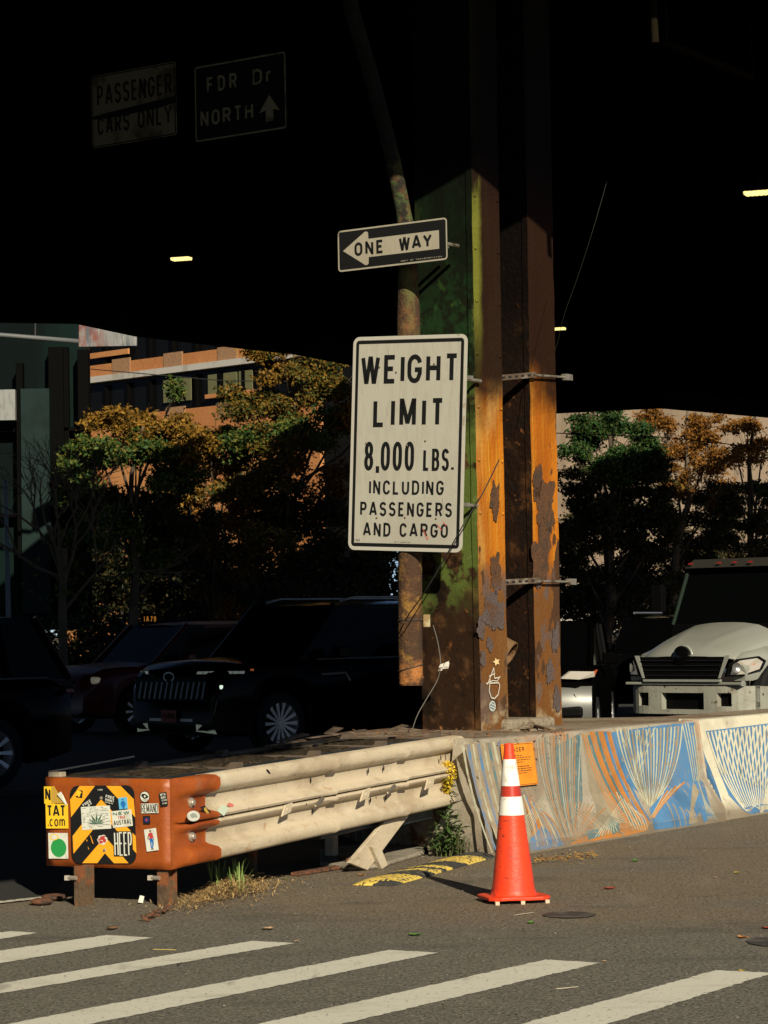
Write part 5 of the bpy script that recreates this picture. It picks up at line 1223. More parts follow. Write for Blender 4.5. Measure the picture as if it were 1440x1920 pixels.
b = MB(); b.poly([fr.u(x, y, .0017) for x, y in ((.37, .55), (.63, .55), (.68, .34), (.55, .12), (.46, .12), (.55, .34), (.49, .42), (.46, .12), (.38, .12))]); b.build('jeans', st_db, t)
b = MB(); b.poly([fr.u(.5+.075*math.cos(R(k*30)), .89+.055*math.sin(R(k*30)), .0017) for k in range(12)]); b.poly([fr.u(x, y, .0019) for x, y in ((.36, .05), (.44, .12), (.55, .12), (.62, .04), (.5, .07))]); b.poly([fr.u(x, y, .0017) for x, y in ((.70, .60), (.76, .46), (.71, .44), (.66, .58))]); b.poly([fr.u(x, y, .0017) for x, y in ((.26, .70), (.20, .60), (.36, .50), (.39, .54), (.28, .61), (.33, .68))]); b.build('skin', mat('sticker_brown', (.12, .06, .035), .6), t)
fr, t = sticker('small black sticker with white lettering at the upper right of the nose', [(1520, 355), (1612, 342), (1592, 170), (1497, 185)], st_k)
b = MB(); put_text(b, fr, 'MTN', .12, .85, .76, .94, .0028, .0015); put_text(b, fr, 'NGC', .18, .85, .54, .72, .0028, .0015); put_text(b, fr, 'TEAM', .2, .92, .34, .48, .0018, .0015); put_text(b, fr, 'IN TOUR', .3, .88, .12, .24, .0014, .0015); b.build('lettering', st_w, t)
# stickers on the wing and the rail
def rsticker(label, cx, cy, pts, m, h, extra=None):
    P = [rp(cx+x, cy+y, h)-VR*.002 for x, y in pts]; b = MB(); b.prism(P, -VR*.0008)
    c = sum(P, Vector())/len(P); t = thing('sticker', c, label, 'sticker', 'stickers on the crash cushion'); b.build('backing', m, t)
    if extra: extra(t, cx, cy, h)
    return t
def ring_pts(rx, ry, n=20): return [(rx*math.cos(R(360*k/n)), ry*math.sin(R(360*k/n))) for k in range(n)]
def e1(t, cx, cy, h):
    b = MB(); b.poly([rp(cx+x, cy+y, h)-VR*.0042 for x, y in ((-7, -2), (-2, -6), (4, -4), (8, 3), (2, 2), (-3, 4))]); b.build('print', mat('sticker_grey_print', (.30, .32, .28), .6), t)
rsticker('white oval sticker on the orange side wing of the nose', 362, 1530, ring_pts(12, 10), st_w, .078, e1)
def e2(t, cx, cy, h):
    b = MB(); b.poly([rp(cx+x, cy+y, h)-VR*.0042 for x, y in ((-5, -5), (-1, -7), (3, 1), (6, 5), (1, 6), (-4, 0))]); b.build('print', MATS['sticker_tan'], t)
rsticker('black rectangular sticker with a tan figure on the cream rail beside the nose', 386, 1520, [(-12, -6), (-3, -10), (10, 4), (3, 8)], st_k, .056, e2)
rsticker('pale square sticker standing on its corner on the cream rail', 417, 1518, [(-11, 2), (0, -10), (12, -2), (2, 12)], mat('sticker_pale_green', (.52, .60, .48), .6), .058)
rsticker('small torn red sticker on the cream rail, right of the pale square one', 431, 1509, [(-6, -2), (-1, -4), (6, -1), (6, 4), (-1, 4), (-4, 1)], mat('sticker_faded_red', (.55, .16, .13), .6), .034)

# ================================================================== TRAFFIC CONE
cone_m = mat('cone_orange', (.74, .052, .014), .45, layers=[dict(col=(.62, .045, .012), scale=4, lo=.45, hi=.7, stretch=(1, 1, .5)), dict(col=(.26, .035, .02), scale=8, lo=.54, hi=.68, zr=(.50, .10, .3), stretch=(1, 1, .5), amt=.8), dict(col=(.06, .022, .015), scale=16, lo=.62, hi=.68, stretch=(1, 1, 2.5), amt=.75)], bump=.003, bscale=30, spec=.4)
cone_w = mat('cone_collar', (.80, .77, .70), .5, layers=[dict(col=(.62, .58, .5), scale=7, lo=.5, hi=.7, stretch=(1, 1, .4)), dict(col=(.30, .24, .18), scale=12, lo=.57, hi=.68, amt=.65)])
cone_d = mat('cone_dark_band', (.42, .035, .018), .3)
CN = G(963, 1690); ct = thing('traffic_cone', CN, 'tall red-orange traffic cone with two white collars standing in front of the painted barrier', 'traffic cone')
def crad(z): return .128+(.026-.128)*((z-.045)/.87)
def cc_(z): return CN+Z*z+Vector((-.012*(z/.9)**2, 0, 0))
def cone_seg(name, m, z0, z1, ex, n=12):
    b = MB(); pr = [(crad(z0)-.002, z0)]+[(crad(z0+(z1-z0)*k/n)+ex, z0+(z1-z0)*k/n) for k in range(n+1)]+[(crad(z1)-.002, z1)]
    rows = []
    for r, z in pr: rows.append([cc_(z)+Vector((r*math.cos(R(k*7.5)), r*math.sin(R(k*7.5)), 0))*(1+.01*noise.noise(Vector((math.cos(R(k*7.5))*2, math.sin(R(k*7.5))*2, z*4)))) for k in range(49)])
    b.grid(rows); return b.build(name, m, ct, smooth=True, auto=50)
cone_seg('cone_body', cone_m, .045, .905, 0, 30)
b = MB(); b.lathe([(.027, 0), (.028, .008), (.022, .014), (.018, .014), (.018, -.05)], cc_(.903), n=24); b.build('cone_tip', cone_m, ct, smooth=True)
cone_seg('collar', cone_w, .672, .826, .0025); cone_seg('collar', cone_w, .503, .610, .0025); cone_seg('glossy_band', cone_d, .612, .670, .0012)
b = MB(); b.lathe([(.150, .030), (.140, .036), (.131, .050), (.128, .070)], CN, n=40); b.build('flange_ring', cone_m, ct, smooth=True)
th = R(14); ex_, ey_ = Vector((math.cos(th), math.sin(th), 0)), Vector((-math.sin(th), math.cos(th), 0)); b = MB(); P = []
for k in range(32):
    a = 2*math.pi*k/32; c_, s_ = math.cos(a), math.sin(a); q = .185/max(abs(c_), abs(s_)); q = min(q, .225); P.append(CN+ex_*c_*q+ey_*s_*q)
b.prism([p+Z*(.018+.006*noise.noise(p*6)) for p in P], Z*.020); b.build('base', cone_m, ct, bevel=.005)
for x, y in ((-.15, -.17), (0, -.18), (.15, -.17), (.15, .15), (-.15, .15)):
    b = MB(); b.box(CN+ex_*x+ey_*y+Z*.010, (.024, .024, .020), (ex_, ey_, Z)); b.build('foot', mat('cone_foot', (.55, .42, .30), .7) if 'cone_foot' not in MATS else MATS['cone_foot'], ct)

# ================================================================== YELLOW-BLACK SPEED HUMP
H0, H1 = G(738, 1662), G(935, 1606); hu = (H1-H0).normalized(); hv = Vector((-hu.y, hu.x, 0)); HL = (H1-H0).length
hy = mat('hump_yellow', (.66, .47, .085), .7, layers=[dict(col=(.42, .30, .08), scale=12, lo=.5, hi=.66), dict(col=(.12, .1, .07), scale=30, lo=.63, hi=.7)])
hk = mat('hump_black', (.030, .030, .026), .8, layers=[dict(col=(.11, .10, .08), scale=16, lo=.5, hi=.66)], bump=.006, bscale=60)
b = MB(); nA, nB = 320, 60; rows = []
for i in range(nA+1):
    r = []
    for j in range(nB+1):
        s = HL*i/nA; w = (j/nB-.5)*.28; e = min(1, s/.10, (HL-s)/.10); z = .038*max(0, 1-(w/.14)**2)**.7*e**.5
        p = H0+hu*s+hv*(w+.14); r.append(Vector((p.x, p.y, z+.002)))
    rows.append(r)
b.grid(rows)
for i in range(nA):
    for j in range(nB):
        s = HL*(i+.5)/nA; w = ((j+.5)/nB-.5)*.28; q = s/HL+w*.55+.025*noise.noise(Vector((s*5, w*60, 0)))+.012*noise.noise(Vector((s*30, w*30, 5)))
        yel = (0 < q < .17 or .30 < q < .36 or .41 < q < .47 or .60 < q < .80) and noise.noise(Vector((s*30, w*55, 3)))+.6*noise.noise(Vector((s*9, w*90, 7))) > -.34
        b.m[i*nB+j] = 1 if yel else 0
o = b.build('speed_hump', [hk, hy], smooth=True); tag(o, 'low black and yellow striped speed hump on the asphalt left of the cone', 'speed hump')

# ================================================================== PLANTS AND LITTER
stem_m = mat('green_stem', (.09, .14, .025), .7); leaf_m = mat('weed_leaves', (.06, .14, .03), .6, island=[(.03, .075, .015), (.07, .14, .03), (.13, .20, .045), (.05, .09, .02)], spec=.3)
flower_m = mat('goldenrod_flower', (.72, .50, .02), .7, island=[(.55, .36, .01), (.80, .58, .03), (.65, .46, .02)])
dryleaf = mat('dry_leaves', (.2, .1, .04), .8, island=[(.10, .055, .02), (.25, .11, .03), (.14, .09, .04), (.32, .15, .035)])
def blade(mb, p, d, up, L, w, n=6, curl=.5, mi=0):
    side = d.cross(Vector((0, 0, 1))); side = side.normalized() if side.length > .01 else Vector((1, 0, 0)); rows = []
    q = Vector(p); dr = (d*(1-up)+Z*up).normalized()
    for i in range(n+1):
        f = i/n; ww = w*math.sin(math.pi*min(1, .12+.88*f))**.8*.5+.0004; rows.append([q-side*ww, q+side*ww+Z*0]); dr = (dr-Z*curl/n).normalized(); q = q+dr*L/n
    mb.grid(rows, mi)
gr_ = thing('goldenrod', G(836, 1606), 'tall flowering weed with yellow plumes growing at the end of the cream rail', 'plant')
rr = random.Random(9); g0 = G(836, 1606)
def gat(x, y): return at(x, y, g0.y)
def stemy(path, r0, leavesn, L, fl=None):
    b = MB(); b.tube(path, [r0*(1-.6*i/(len(path)-1)) for i in range(len(path))], 6); b.build('stem', stem_m, gr_, smooth=True)
    b = MB()
    for k in range(leavesn):
        f = .08+.85*k/leavesn; i = f*(len(path)-1); j = int(i); p = path[j].lerp(path[min(j+1, len(path)-1)], i-j); a = k*2.4+rr.random(); d = Vector((math.cos(a), math.sin(a), 0))
        blade(b, p, d, rr.uniform(.25, .5), L*rr.uniform(.7, 1.15)*(1-.55*f), .026*(1-.5*f), 6, rr.uniform(.4, 1.1))
    b.build('leaves', leaf_m, gr_)
stemy([gat(836, 1606), gat(838, 1560), gat(842, 1520), gat(841, 1480), gat(839, 1440)], .0045, 80, .17)
stemy([gat(828, 1606), gat(822, 1570), gat(815, 1540)], .003, 26, .15); stemy([gat(845, 1606), gat(857, 1570), gat(868, 1540)], .003, 30, .16); stemy([gat(832, 1606), gat(818, 1590), gat(806, 1572)], .003, 8, .12); stemy([gat(843, 1606), gat(850, 1560), gat(862, 1520)], .003, 12, .10)
b = MB()
for k in range(1100):
    f = rr.random(); y = 1428+f*62; wd = 4+11*math.sin(math.pi*min(1, f*.9+.12)); a = rr.random()*6.28; rad = rr.random()**.5*wd*g0.y/F
    p = gat(839+3*math.sin(f*5), y)+Vector((rad*math.cos(a), rad*math.sin(a), rr.uniform(-.01, .01))); s = rr.uniform(.004, .008)
    u = Vector((rr.gauss(0, 1), rr.gauss(0, 1), rr.gauss(0, 1))).normalized(); w = u.cross(Z).normalized(); b.poly([p-u*s, p+w*s, p+u*s, p-w*s])
for k in range(10):
    f = rr.random(); c = gat(839, 1430+f*58); a = rr.random()*6.28; e = c+Vector((math.cos(a)*.05, math.sin(a)*.05, .015)); b.tube([c, e], .0012, 4)
b.build('flower_plume', flower_m, gr_)
# wild tangle at the barrier corner
b = MB(); wt = G(872, 1590)
for k in range(520):
    x = 852+rr.gauss(0, 16); p = G(min(max(x, 820), 900), 1603+rr.uniform(-14, 4)); a = rr.random()*6.28; blade(b, p, Vector((math.cos(a), math.sin(a), 0)), rr.uniform(.5, .95), rr.uniform(.08, .30), .006, 5, rr.uniform(.2, 1.3))
tag(b.build('weed_tangle', mat('dull_weeds', (.06, .06, .02), .8, island=[(.03, .04, .012), (.09, .09, .03), (.15, .10, .035), (.05, .07, .015)])), 'tangle of thin dull weeds around the foot of the barrier end', 'weeds', kind='stuff')
# grass clump under the rail
b = MB(); gg = G(438, 1655)
for k in range(44):
    x = rr.choice((402, 412, 436, 442, 446, 455))+rr.gauss(0, 4); p = G(x, 1672+rr.uniform(-8, 5)); a = rr.random()*6.28
    blade(b, p, Vector((math.cos(a), math.sin(a), 0)), rr.uniform(.72, .97), rr.uniform(.10, .26), .009, 7, rr.uniform(.2, .9))
tag(b.build('grass_tuft', mat('bright_grass', (.12, .2, .04), .6, island=[(.08, .15, .03), (.18, .26, .06), (.14, .22, .05)])), 'few bright green grass blades standing in the dry grass under the cream rail', 'grass')
# straw heap
straw = mat('dry_straw', (.35, .22, .08), .8, island=[(.22, .12, .04), (.42, .27, .10), (.55, .38, .16), (.30, .15, .05), (.14, .08, .03)])
b = MB()
for k in range(2200):
    f = rr.gauss(0, 1); x = 428+f*44; y = 1678+rr.gauss(0, 11)-f*6.0; x -= (y-1672)*1.0
    p = G(x, y); hgt = .085*math.exp(-((x-440)/52)**2)*rr.random(); p.z = .004+hgt; a = rr.random()*6.28; d = Vector((math.cos(a), math.sin(a), rr.uniform(-.2, .35))).normalized(); L = rr.uniform(.02, .095); n = d.cross(Z).normalized()*rr.uniform(.0012, .0028)
    m = p+d*L*.5+Z*rr.uniform(0, .012); e = p+d*L; e.z = max(e.z, .004); b.poly([p-n, m-n, m+n, p+n]); b.poly([m-n, e-n, e+n, m+n])
tag(b.build('dry_grass', straw), 'heap of dry straw-coloured grass on the asphalt below the cream rail', 'dry grass', kind='stuff')
def leaf(px, py, s, m, label, curl=.35, a=None, flat=False):
    p = G(px, py, .002); a = rr.random()*6.28 if a is None else a; d = Vector((math.cos(a), math.sin(a), 0)); n = Vector((-d.y, d.x, 0)); b = MB(); rows = []
    for i in range(9):
        f = i/8; w = s*.42*math.sin(math.pi*f)**.7*(1+.25*math.sin(f*19))+.0005; h = curl*s*(4*(f-.5)**2)*.5
        rows.append([p+d*(f-.5)*s-n*w+Z*(h+curl*w*.8), p+d*(f-.5)*s+Z*h*.6, p+d*(f-.5)*s+n*w+Z*(h+curl*w*.7)])
    b.grid(rows); b.tube([p+d*s*.5+Z*curl*s*.3, p+d*s*.75+Z*.004], .0012, 4); o = b.build('fallen_leaf', m, smooth=True); o['label'] = label; o['category'] = 'leaf'; o['group'] = 'fallen leaves on the road'
lm = {'tan': mat('leaf_tan', (.36, .24, .14), .8), 'green': mat('leaf_green', (.08, .22, .03), .6), 'red': mat('leaf_red', (.36, .05, .025), .7), 'yellow': mat('leaf_yellow', (.5, .35, .05), .7), 'brown': mat('leaf_brown', (.12, .065, .03), .8), 'orange': mat('leaf_orange', (.52, .20, .04), .7)}
for x, y, s, m, lab in ((502, 1743, .075, 'tan', 'curled tan leaf on the asphalt above the third crosswalk bar'), (778, 1754, .07, 'green', 'fresh green leaf lying between the crosswalk and the cone'), (995, 1731, .05, 'green', 'small yellow-green leaf just in front of the cone'),
    (1143, 1667, .07, 'red', 'dark red leaf lying to the right of the cone'), (557, 1766, .035, 'tan', 'tiny tan leaf at the end of the third crosswalk bar'), (1133, 1803, .03, 'tan', 'tiny pale leaf at the tip of the bar below the cone'),
    (1392, 1758, .055, 'orange', 'orange leaf near the dark stain at the right edge'), (1438, 1741, .06, 'red', 'reddish leaf cut by the right edge of the photo'), (1391, 1821, .035, 'yellow', 'small yellow leaf on the bottom right crosswalk bar'),
    (208, 1743, .06, 'brown', 'dark brown curled leaf left, above the second crosswalk bar'), (678, 1641, .045, 'orange', 'small orange leaf beside the diagonal brace foot'), (1190, 1615, .06, 'green', 'olive leaf on the asphalt in front of the blue mural area'),
    (1381, 1637, .045, 'yellow', 'yellow leaf on the asphalt at the right, in front of the cream barrier'), (1340, 1646, .04, 'tan', 'tan leaf on the asphalt left of the yellow one'), (534, 1649, .04, 'green', 'tiny green leaf right of the dry grass heap')):
    leaf(x, y, s, lm[m], lab)
# drift of leaves at the barrier foot
b = MB()
for k in range(150):
    f = rr.random(); x = 1003+f*118; y = 1612-f*11+rr.gauss(0, 3.0); p = G(x, y, .006+rr.random()*.02); s = rr.uniform(.015, .045); a = rr.random()*6.28; d = Vector((math.cos(a), math.sin(a), rr.uniform(-.3, .3))); n = d.cross(Z).normalized(); b.add([p-d*s*.5, p+n*s*.3, p+d*s*.5+Z*.004, p-n*s*.3], [(0, 1, 2, 3)])
tag(b.build('leaf_litter', mat('leaf_litter', (.4, .2, .04), .8, island=[(.45, .25, .03), (.36, .12, .02), (.20, .10, .03), (.55, .36, .06)])), 'drift of orange and brown leaves along the foot of the mural', 'leaf litter', kind='stuff')
# grit and gravel
grit = mat('grit', (.3, .26, .2), .9, island=[(.10, .085, .065), (.17, .145, .11), (.26, .23, .18), (.13, .105, .075), (.05, .042, .033)])
b = MB()
for k in range(2600):
    if k < 2250: x = rr.uniform(60, 1480); y = 1560+abs(rr.gauss(0, 60)) if x > 700 else 1640+abs(rr.gauss(0, 45))
    else: x = rr.uniform(0, 1440); y = rr.uniform(1690, 1915)
    lim = 1608-(x-930)*.16 if x > 930 else 1600
    if y < lim+2: y = lim+2+rr.random()*20
    if x < 320 and y < 1650: continue
    p = G(x, y, .0085 if y > 1745 else .002); s = (rr.random()**4)*.006+.0015; v = [p+Vector((s*math.cos(a+k), s*math.sin(a+k)*.8, 0)) for a in (0, 2.1, 4.2)]; b.add(v+[p+Z*s*.8], [(0, 1, 3), (1, 2, 3), (2, 0, 3)])
tag(b.build('grit', grit), 'loose grit and small stones scattered over the asphalt', 'grit', kind='stuff')
# twigs, scraps
def bits(name, label, cat, pts, r, m):
    b = MB(); b.tube(pts, r, 5); tag(b.build(name, m), label, cat)
bits('straw_stalk', 'single yellow straw lying flat between the first crosswalk bars', 'straw', [G(287, 1780, .006), G(330, 1781, .008)], .002, mat('straw_y', (.5, .38, .12), .7))
bits('twig', 'pale twig on the asphalt between the two right crosswalk bars', 'twig', [G(1043, 1854, .006), G(1065, 1852, .010), G(1084, 1850, .006)], .002, mat('twig_m', (.42, .38, .28), .8))
bits('twig', 'thin pale twig on the asphalt just in front of the cone base', 'twig', [G(964, 1716, .006), G(982, 1713, .008), G(1000, 1711, .006)], .0015, MATS['twig_m'])
bits('twig', 'small dark forked twig on the third crosswalk bar', 'twig', [G(1331-610-390+1, 1806, .010), G(335, 1808, .012), G(340, 1804, .01)], .002, mat('twig_dark', (.05, .035, .02), .8))
rustc = mat('rust_lump', (.16, .06, .025), .9, layers=[dict(col=(.05, .03, .02), scale=20, lo=.45, hi=.6)], bump=.02, bscale=60)
def lump(name, label, cat, px, py, s, m, seed, flat=.6):
    g = G(px, py); b = MB(); rows = []
    for i in range(9):
        th_ = math.pi*i/8; rows.append([g+Vector((math.sin(th_)*math.cos(R(k*30)), math.sin(th_)*math.sin(R(k*30)), 0))*s*(1+.35*noise.noise(Vector((k*.9 if k < 12 else 0, i, seed))))+Z*(s*flat*(1+math.cos(th_))*.5) for k in range(13)])
    b.grid(rows); tag(b.build(name, m, smooth=True), label, cat)
lump('rust_lump', 'crumbled rusty iron lump on the ground at the far left under the nose', 'rusty lump', 78, 1697, .07, rustc, 2)
lump('rust_lump', 'rusty flat lump left of the first post of the cushion', 'rusty lump', 103, 1688, .08, rustc, 5, .5)
lump('clod', 'small dark clod on the asphalt above the second crosswalk bar', 'clod', 212, 1742, .03, MATS['leaf_brown'], 7)
b = MB()
for k in range(7): c = G(272+k*7.5, 1722-k*3.3, .018); a = k*1.9; b.lathe([(.026, -.006), (.031, 0), (.026, .006), (.021, 0), (.026, -.006)], c, Vector((math.cos(a)*.5, math.sin(a)*.5, .8)), 12)
tag(b.build('rusty_chain', rustc, smooth=True), 'short rusty chain lying at the left end of the dry grass heap', 'chain')
b = MB()
for k in range(6): c = G(640+k*6, 1612+k*1.5, .03); a = k*1.7; b.lathe([(.032, -.009), (.040, 0), (.032, .009), (.024, 0), (.032, -.009)], c, Vector((math.cos(a)*.8, math.sin(a)*.5, .6)), 12)
tag(b.build('rusty_chain', rustc, smooth=True), 'thick rusty chain links by the foot of the diagonal brace', 'chain')
b = MB(); c = G(265, 1695, .0); b.poly([c+Vector((-.02, 0, .01)), c+Vector((.01, -.01, .006)), c+Vector((.018, .0, .045)), c+Vector((-.008, .01, .05))]); tag(b.build('paper_scrap', MATS['tape_white']), 'crumpled white and blue paper scrap in the shadow under the nose', 'litter')
# rusty flat bar on the ground
b = MB(); a, c = G(560, 1642, .006), G(650, 1627, .006); d = (c-a).normalized(); n = Vector((-d.y, d.x, 0)); b.hexa([a, c, c+n*.06, a+n*.06, a+Z*.02, c+Z*.02, c+n*.06+Z*.02, a+n*.06+Z*.02]); tag(b.build('rusty_bar', rustc), 'flat rusty bar lying on the ground below the middle of the rail', 'bar')
# rubbish on the median top
b = MB()
for k in range(420):
    x = rr.uniform(660, 1060); y = 1374+rr.gauss(0, 5)-max(0, x-880)*.01; p = G(x, y, MZ+.012+rr.random()*.02); s = rr.uniform(.01, .05); a = rr.random()*6.28; d = Vector((math.cos(a), math.sin(a), rr.uniform(-.3, .4))); n = d.cross(Z).normalized(); b.add([p-d*s*.5, p+n*s*.25, p+d*s*.5, p-n*s*.25], [(0, 1, 2, 3)])
tag(b.build('rust_flakes', mat('rust_flakes', (.2, .08, .03), .9, island=[(.10, .04, .015), (.28, .11, .03), (.36, .24, .14), (.16, .09, .04)])), 'rust flakes and dead leaves strewn around the foot of the column', 'debris', kind='stuff')
lump2 = [(985, 1369, .05), (1000, 1368, .045), (1010, 1369, .03)]
for i, (x, y, s) in enumerate(lump2):
    g = G(x, y, MZ); b = MB(); rows = []
    for k2 in range(7):
        th_ = math.pi*k2/6; rows.append([g+Vector((math.sin(th_)*math.cos(R(k*36)), math.sin(th_)*math.sin(R(k*36)), 0))*s*(1+.4*noise.noise(Vector(((k % 10)*.9, k2, i+3))))+Z*(s*.9*(1+math.cos(th_))*.5) for k in range(11)])
    b.grid(rows); tag(b.build('rubble', grout), ('larger', 'middle', 'smallest')[i]+' crumbling lump of rubble on the median in front of the column recess', 'rubble', 'rubble lumps on the median')
b = MB(); a, c = G(1003, 1361, MZ+.03), G(1022, 1366, MZ+.03); b.tube([a, c], .012, 6); tag(b.build('bent_plate', rustc), 'small dark rusty rod on the median between the rubble and the column', 'rod')
# ================================================================== VEHICLES in the shade
blk = mat('black_car_paint', (.0018, .0018, .0022), .14, coat=0, spec=.045)
redp = mat('dark_red_paint', (.07, .004, .003), .35, coat=.1, spec=.2)
silver = mat('silver_paint', (.13, .13, .12), .4, .2, coat=.2)
glass = mat('car_glass', (.0008, .001, .001), .06, spec=.05)
tyre_m = mat('tyre', (.008, .008, .008), .85, spec=.2)
alloy = mat('alloy_rim', (.62, .62, .62), .35, .6)
chrome = mat('chrome_trim', (.34, .34, .32), .35, .8)
trim = mat('black_trim', (.0025, .0025, .0025), .5, spec=.06)
lens_w = mat('headlight_lens', (.40, .36, .30), .2, .3, emit=((1.0, .9, .68), .06))  # slight glow put in for the warm sun glint on the lenses
lens_a = mat('amber_lens', (.45, .05, .01), .3, emit=((1, .25, .03), .12))
drl = mat('daytime_light', (.7, .8, .7), .4, emit=((.72, .9, .72), .7))
drl_dim = mat('daytime_light_dim', (.5, .55, .48), .4, emit=((.75, .85, .68), .07))
tail = mat('tail_light', (.25, .01, .01), .3, emit=((1, .05, .05), .12))
plate_o = mat('plate_orange_red', (.36, .05, .015), .6)
def sm(x, a, b_):
    t = min(1, max(0, (x-a)/(b_-a))); return t*t*(3-2*t)
def interp(x, pts):
    if x <= pts[0][0]: return pts[0][1]
    for (a, p), (c, q) in zip(pts[:-1], pts[1:]):
        if x <= c: return p+(q-p)*(x-a)/(c-a)
    return pts[-1][1]
def lmb(): return MB()
def car(name, label, cat, pos, heading, L, W, H, paint, belt, hood, wheels, wr, cabin, group='vehicles waiting under the deck', clear=.24, spokes=10, tumble=.80, lower=None):
    """local frame: x forward, y left, origin on the ground below the centre. cabin = (x cowl, x windscreen top, x roof rear, x tail of glass)"""
    h = Vector(heading).normalized(); rz = math.atan2(h.y, h.x)
    t = thing(name, pos, label, cat, group, rz)
    hl = L/2; xs = sorted(set([-hl+L*i/72 for i in range(73)]+[w+wr*1.18*math.cos(R(a)) for w in wheels for a in range(0, 181, 12)]))
    top = [(-hl, belt*.93), (-hl+.25, belt), (cabin[3], belt), (cabin[0]-.1, belt), (cabin[0], belt+.02), (cabin[0]+.1, hood+.03), (hl-.35, hood-.02), (hl-.08, hood-.14), (hl, hood-.30)]
    b = MB(); rows = []
    for x in xs:
        e = max(0, (abs(x)-(hl-.75))/.75); w = W/2*(1-.20*e**2.2); zl = clear+.10*e**2
        for wx in wheels:
            d = abs(x-wx); 
            if d < wr*1.18: zl = max(zl, wr+math.sqrt(max(0, (wr*1.18)**2-d*d)))
        zt = interp(x, top); zb = min(zt, belt)-.02; zl = min(zl, zb-.1); mid = zl+(zb-zl)*.5; cab = 1 if cabin[3] < x < cabin[0] else 0
        pr = [(w*.80, zl), (w*.985, zl+.03), (w, mid), (w*1.0, zb-.22 if zb-.22 > mid else mid+.02), (w*.965, zb-.05), (w*.92, zb), (w*(.86 if cab else .70), zt), (0, zt+(.0 if cab else .035))]
        rows.append([Vector((x, y, z)) for y, z in pr]+[Vector((x, -y, z)) for y, z in pr[-2::-1]])
    b.grid(rows); n = len(rows[0]); N = len(rows)
    b.f.append(list(range(n))); b.m.append(0); b.f.append(list(range((N-1)*n, N*n))); b.m.append(0)
    body = b.build('body', paint, t, smooth=True, local=True, auto=38)
    b = MB(); b.box((0, 0, clear+.12), (L*.9, W*.75, .2)); b.box((0, 0, clear+.4), (L*.86, W*.50, .5)); b.build('underbody', trim, t, local=True)
    xa, xb, xc, xd = cabin; zr = H-.05; wb = W/2*.90; wt = W/2*tumble
    cr = (xb+xc)/2
    g = MB(); V = [(xa, wb*.94, belt), (xb, wt, zr), (xc, wt, zr), (xd, wb*.97, belt)]
    P = [Vector(v) for v in V]+[Vector((v[0], -v[1], v[2])) for v in V]
    g.add(P, [(0, 1, 2, 3), (7, 6, 5, 4), (0, 4, 5, 1), (2, 6, 7, 3), (1, 5, 6, 2)]); g.build('windows', glass, t, local=True)
    b = MB(); rows = []
    for i in range(13):
        x = xc-.06+(xb+.04-xc+.06)*i/12; e = (i/12-.5)*2; zz = zr+.055*(1-abs(e)**3)
        rows.append([Vector((x, wt*yy*(1-.04*abs(e)), zz-.05*abs(yy)**3+.0)) for yy in (-1.03, -.9, -.5, 0, .5, .9, 1.03)])
    b.grid(rows); b.grid([[r[0] for r in rows], [r[0]-Z*.05 for r in rows]]); b.grid([[r[-1] for r in rows], [r[-1]-Z*.05 for r in rows]]); b.build('roof', paint, t, smooth=True, local=True, auto=50)
    for s in (1, -1):
        for p, q in (((xa+.02, wb*.95, belt), (xb, wt+.01, zr)), ((xc, wt+.01, zr), (xd, wb*.98, belt))):
            b = MB(); b.tube([Vector((p[0], p[1]*s, p[2])), Vector((q[0], q[1]*s, q[2]))], .04, 6); b.build('pillar', paint, t, local=True, smooth=True)
        for f in (.42, .74):
            x = xb+(xd-xb)*f; x2 = xb+(xc-xb)*min(1, f*1.1); b = MB(); b.tube([Vector((x, wb*.985*s, belt)), Vector((x2, (wt+.012)*s, zr))], .035, 6); b.build('pillar', trim, t, local=True, smooth=True)
        b = MB(); b.box((xa-.55, (W/2+.08)*s, belt+.10), (.16, .20, .15)); b.box((xa-.5, (W/2-.03)*s, belt+.05), (.05, .14, .05)); b.build('mirror', paint, t, local=True, bevel=.04)
    for wx in wheels:
        for s in (1, -1):
            c = Vector((wx, (W/2-.13)*s, wr)); ax = Vector((0, s, 0)); b = MB()
            b.lathe([(wr*.66, .105), (wr*.72, .118), (wr*.93, .115), (wr, .085), (wr, -.10), (wr*.6, -.12)], c, ax, 40, e1=Vector((1, 0, 0))); ty = b.build('tyre', tyre_m, t, local=True, smooth=True)
            b = MB(); b.lathe([(wr*.69, .112), (wr*.66, .10), (wr*.63, .04), (wr*.60, -.05)], c, ax, 40, e1=Vector((1, 0, 0)))
            e2 = Vector((0, 0, 1)); E1 = Vector((1, 0, 0))
            for k in range(spokes):
                a = 2*math.pi*k/spokes; u = E1*math.cos(a)+e2*math.sin(a); v = E1*-math.sin(a)+e2*math.cos(a)
                p0 = c+u*wr*.10; p1 = c+u*wr*.66; w0, w1 = wr*.028, wr*.062
                b.prism([p0-v*w0+ax*.085, p1-v*w1+ax*.10, p1+v*w1+ax*.10, p0+v*w0+ax*.085], -ax*.03)
            b.lathe([(0, .10), (wr*.10, .098), (wr*.13, .075), (wr*.13, .04)], c, ax, 16, e1=Vector((1, 0, 0))); b.build('rim', alloy, ty, local=True)
    return t
def part(t, name, m, fn, **k):
    b = MB(); fn(b); return b.build(name, m, t, local=True, **k)
def bx(c, s): return lambda b: b.box(c, s)
def sidepos(px, py_ground, Y, hd, xoff, yoff, ang=None):
    g = at(px, 1178, Y); h = Vector((hd[0], hd[1], 0)).normalized(); l = Vector((-h.y, h.x, 0)); return Vector((g.x, g.y, 0))-h*xoff-l*yoff

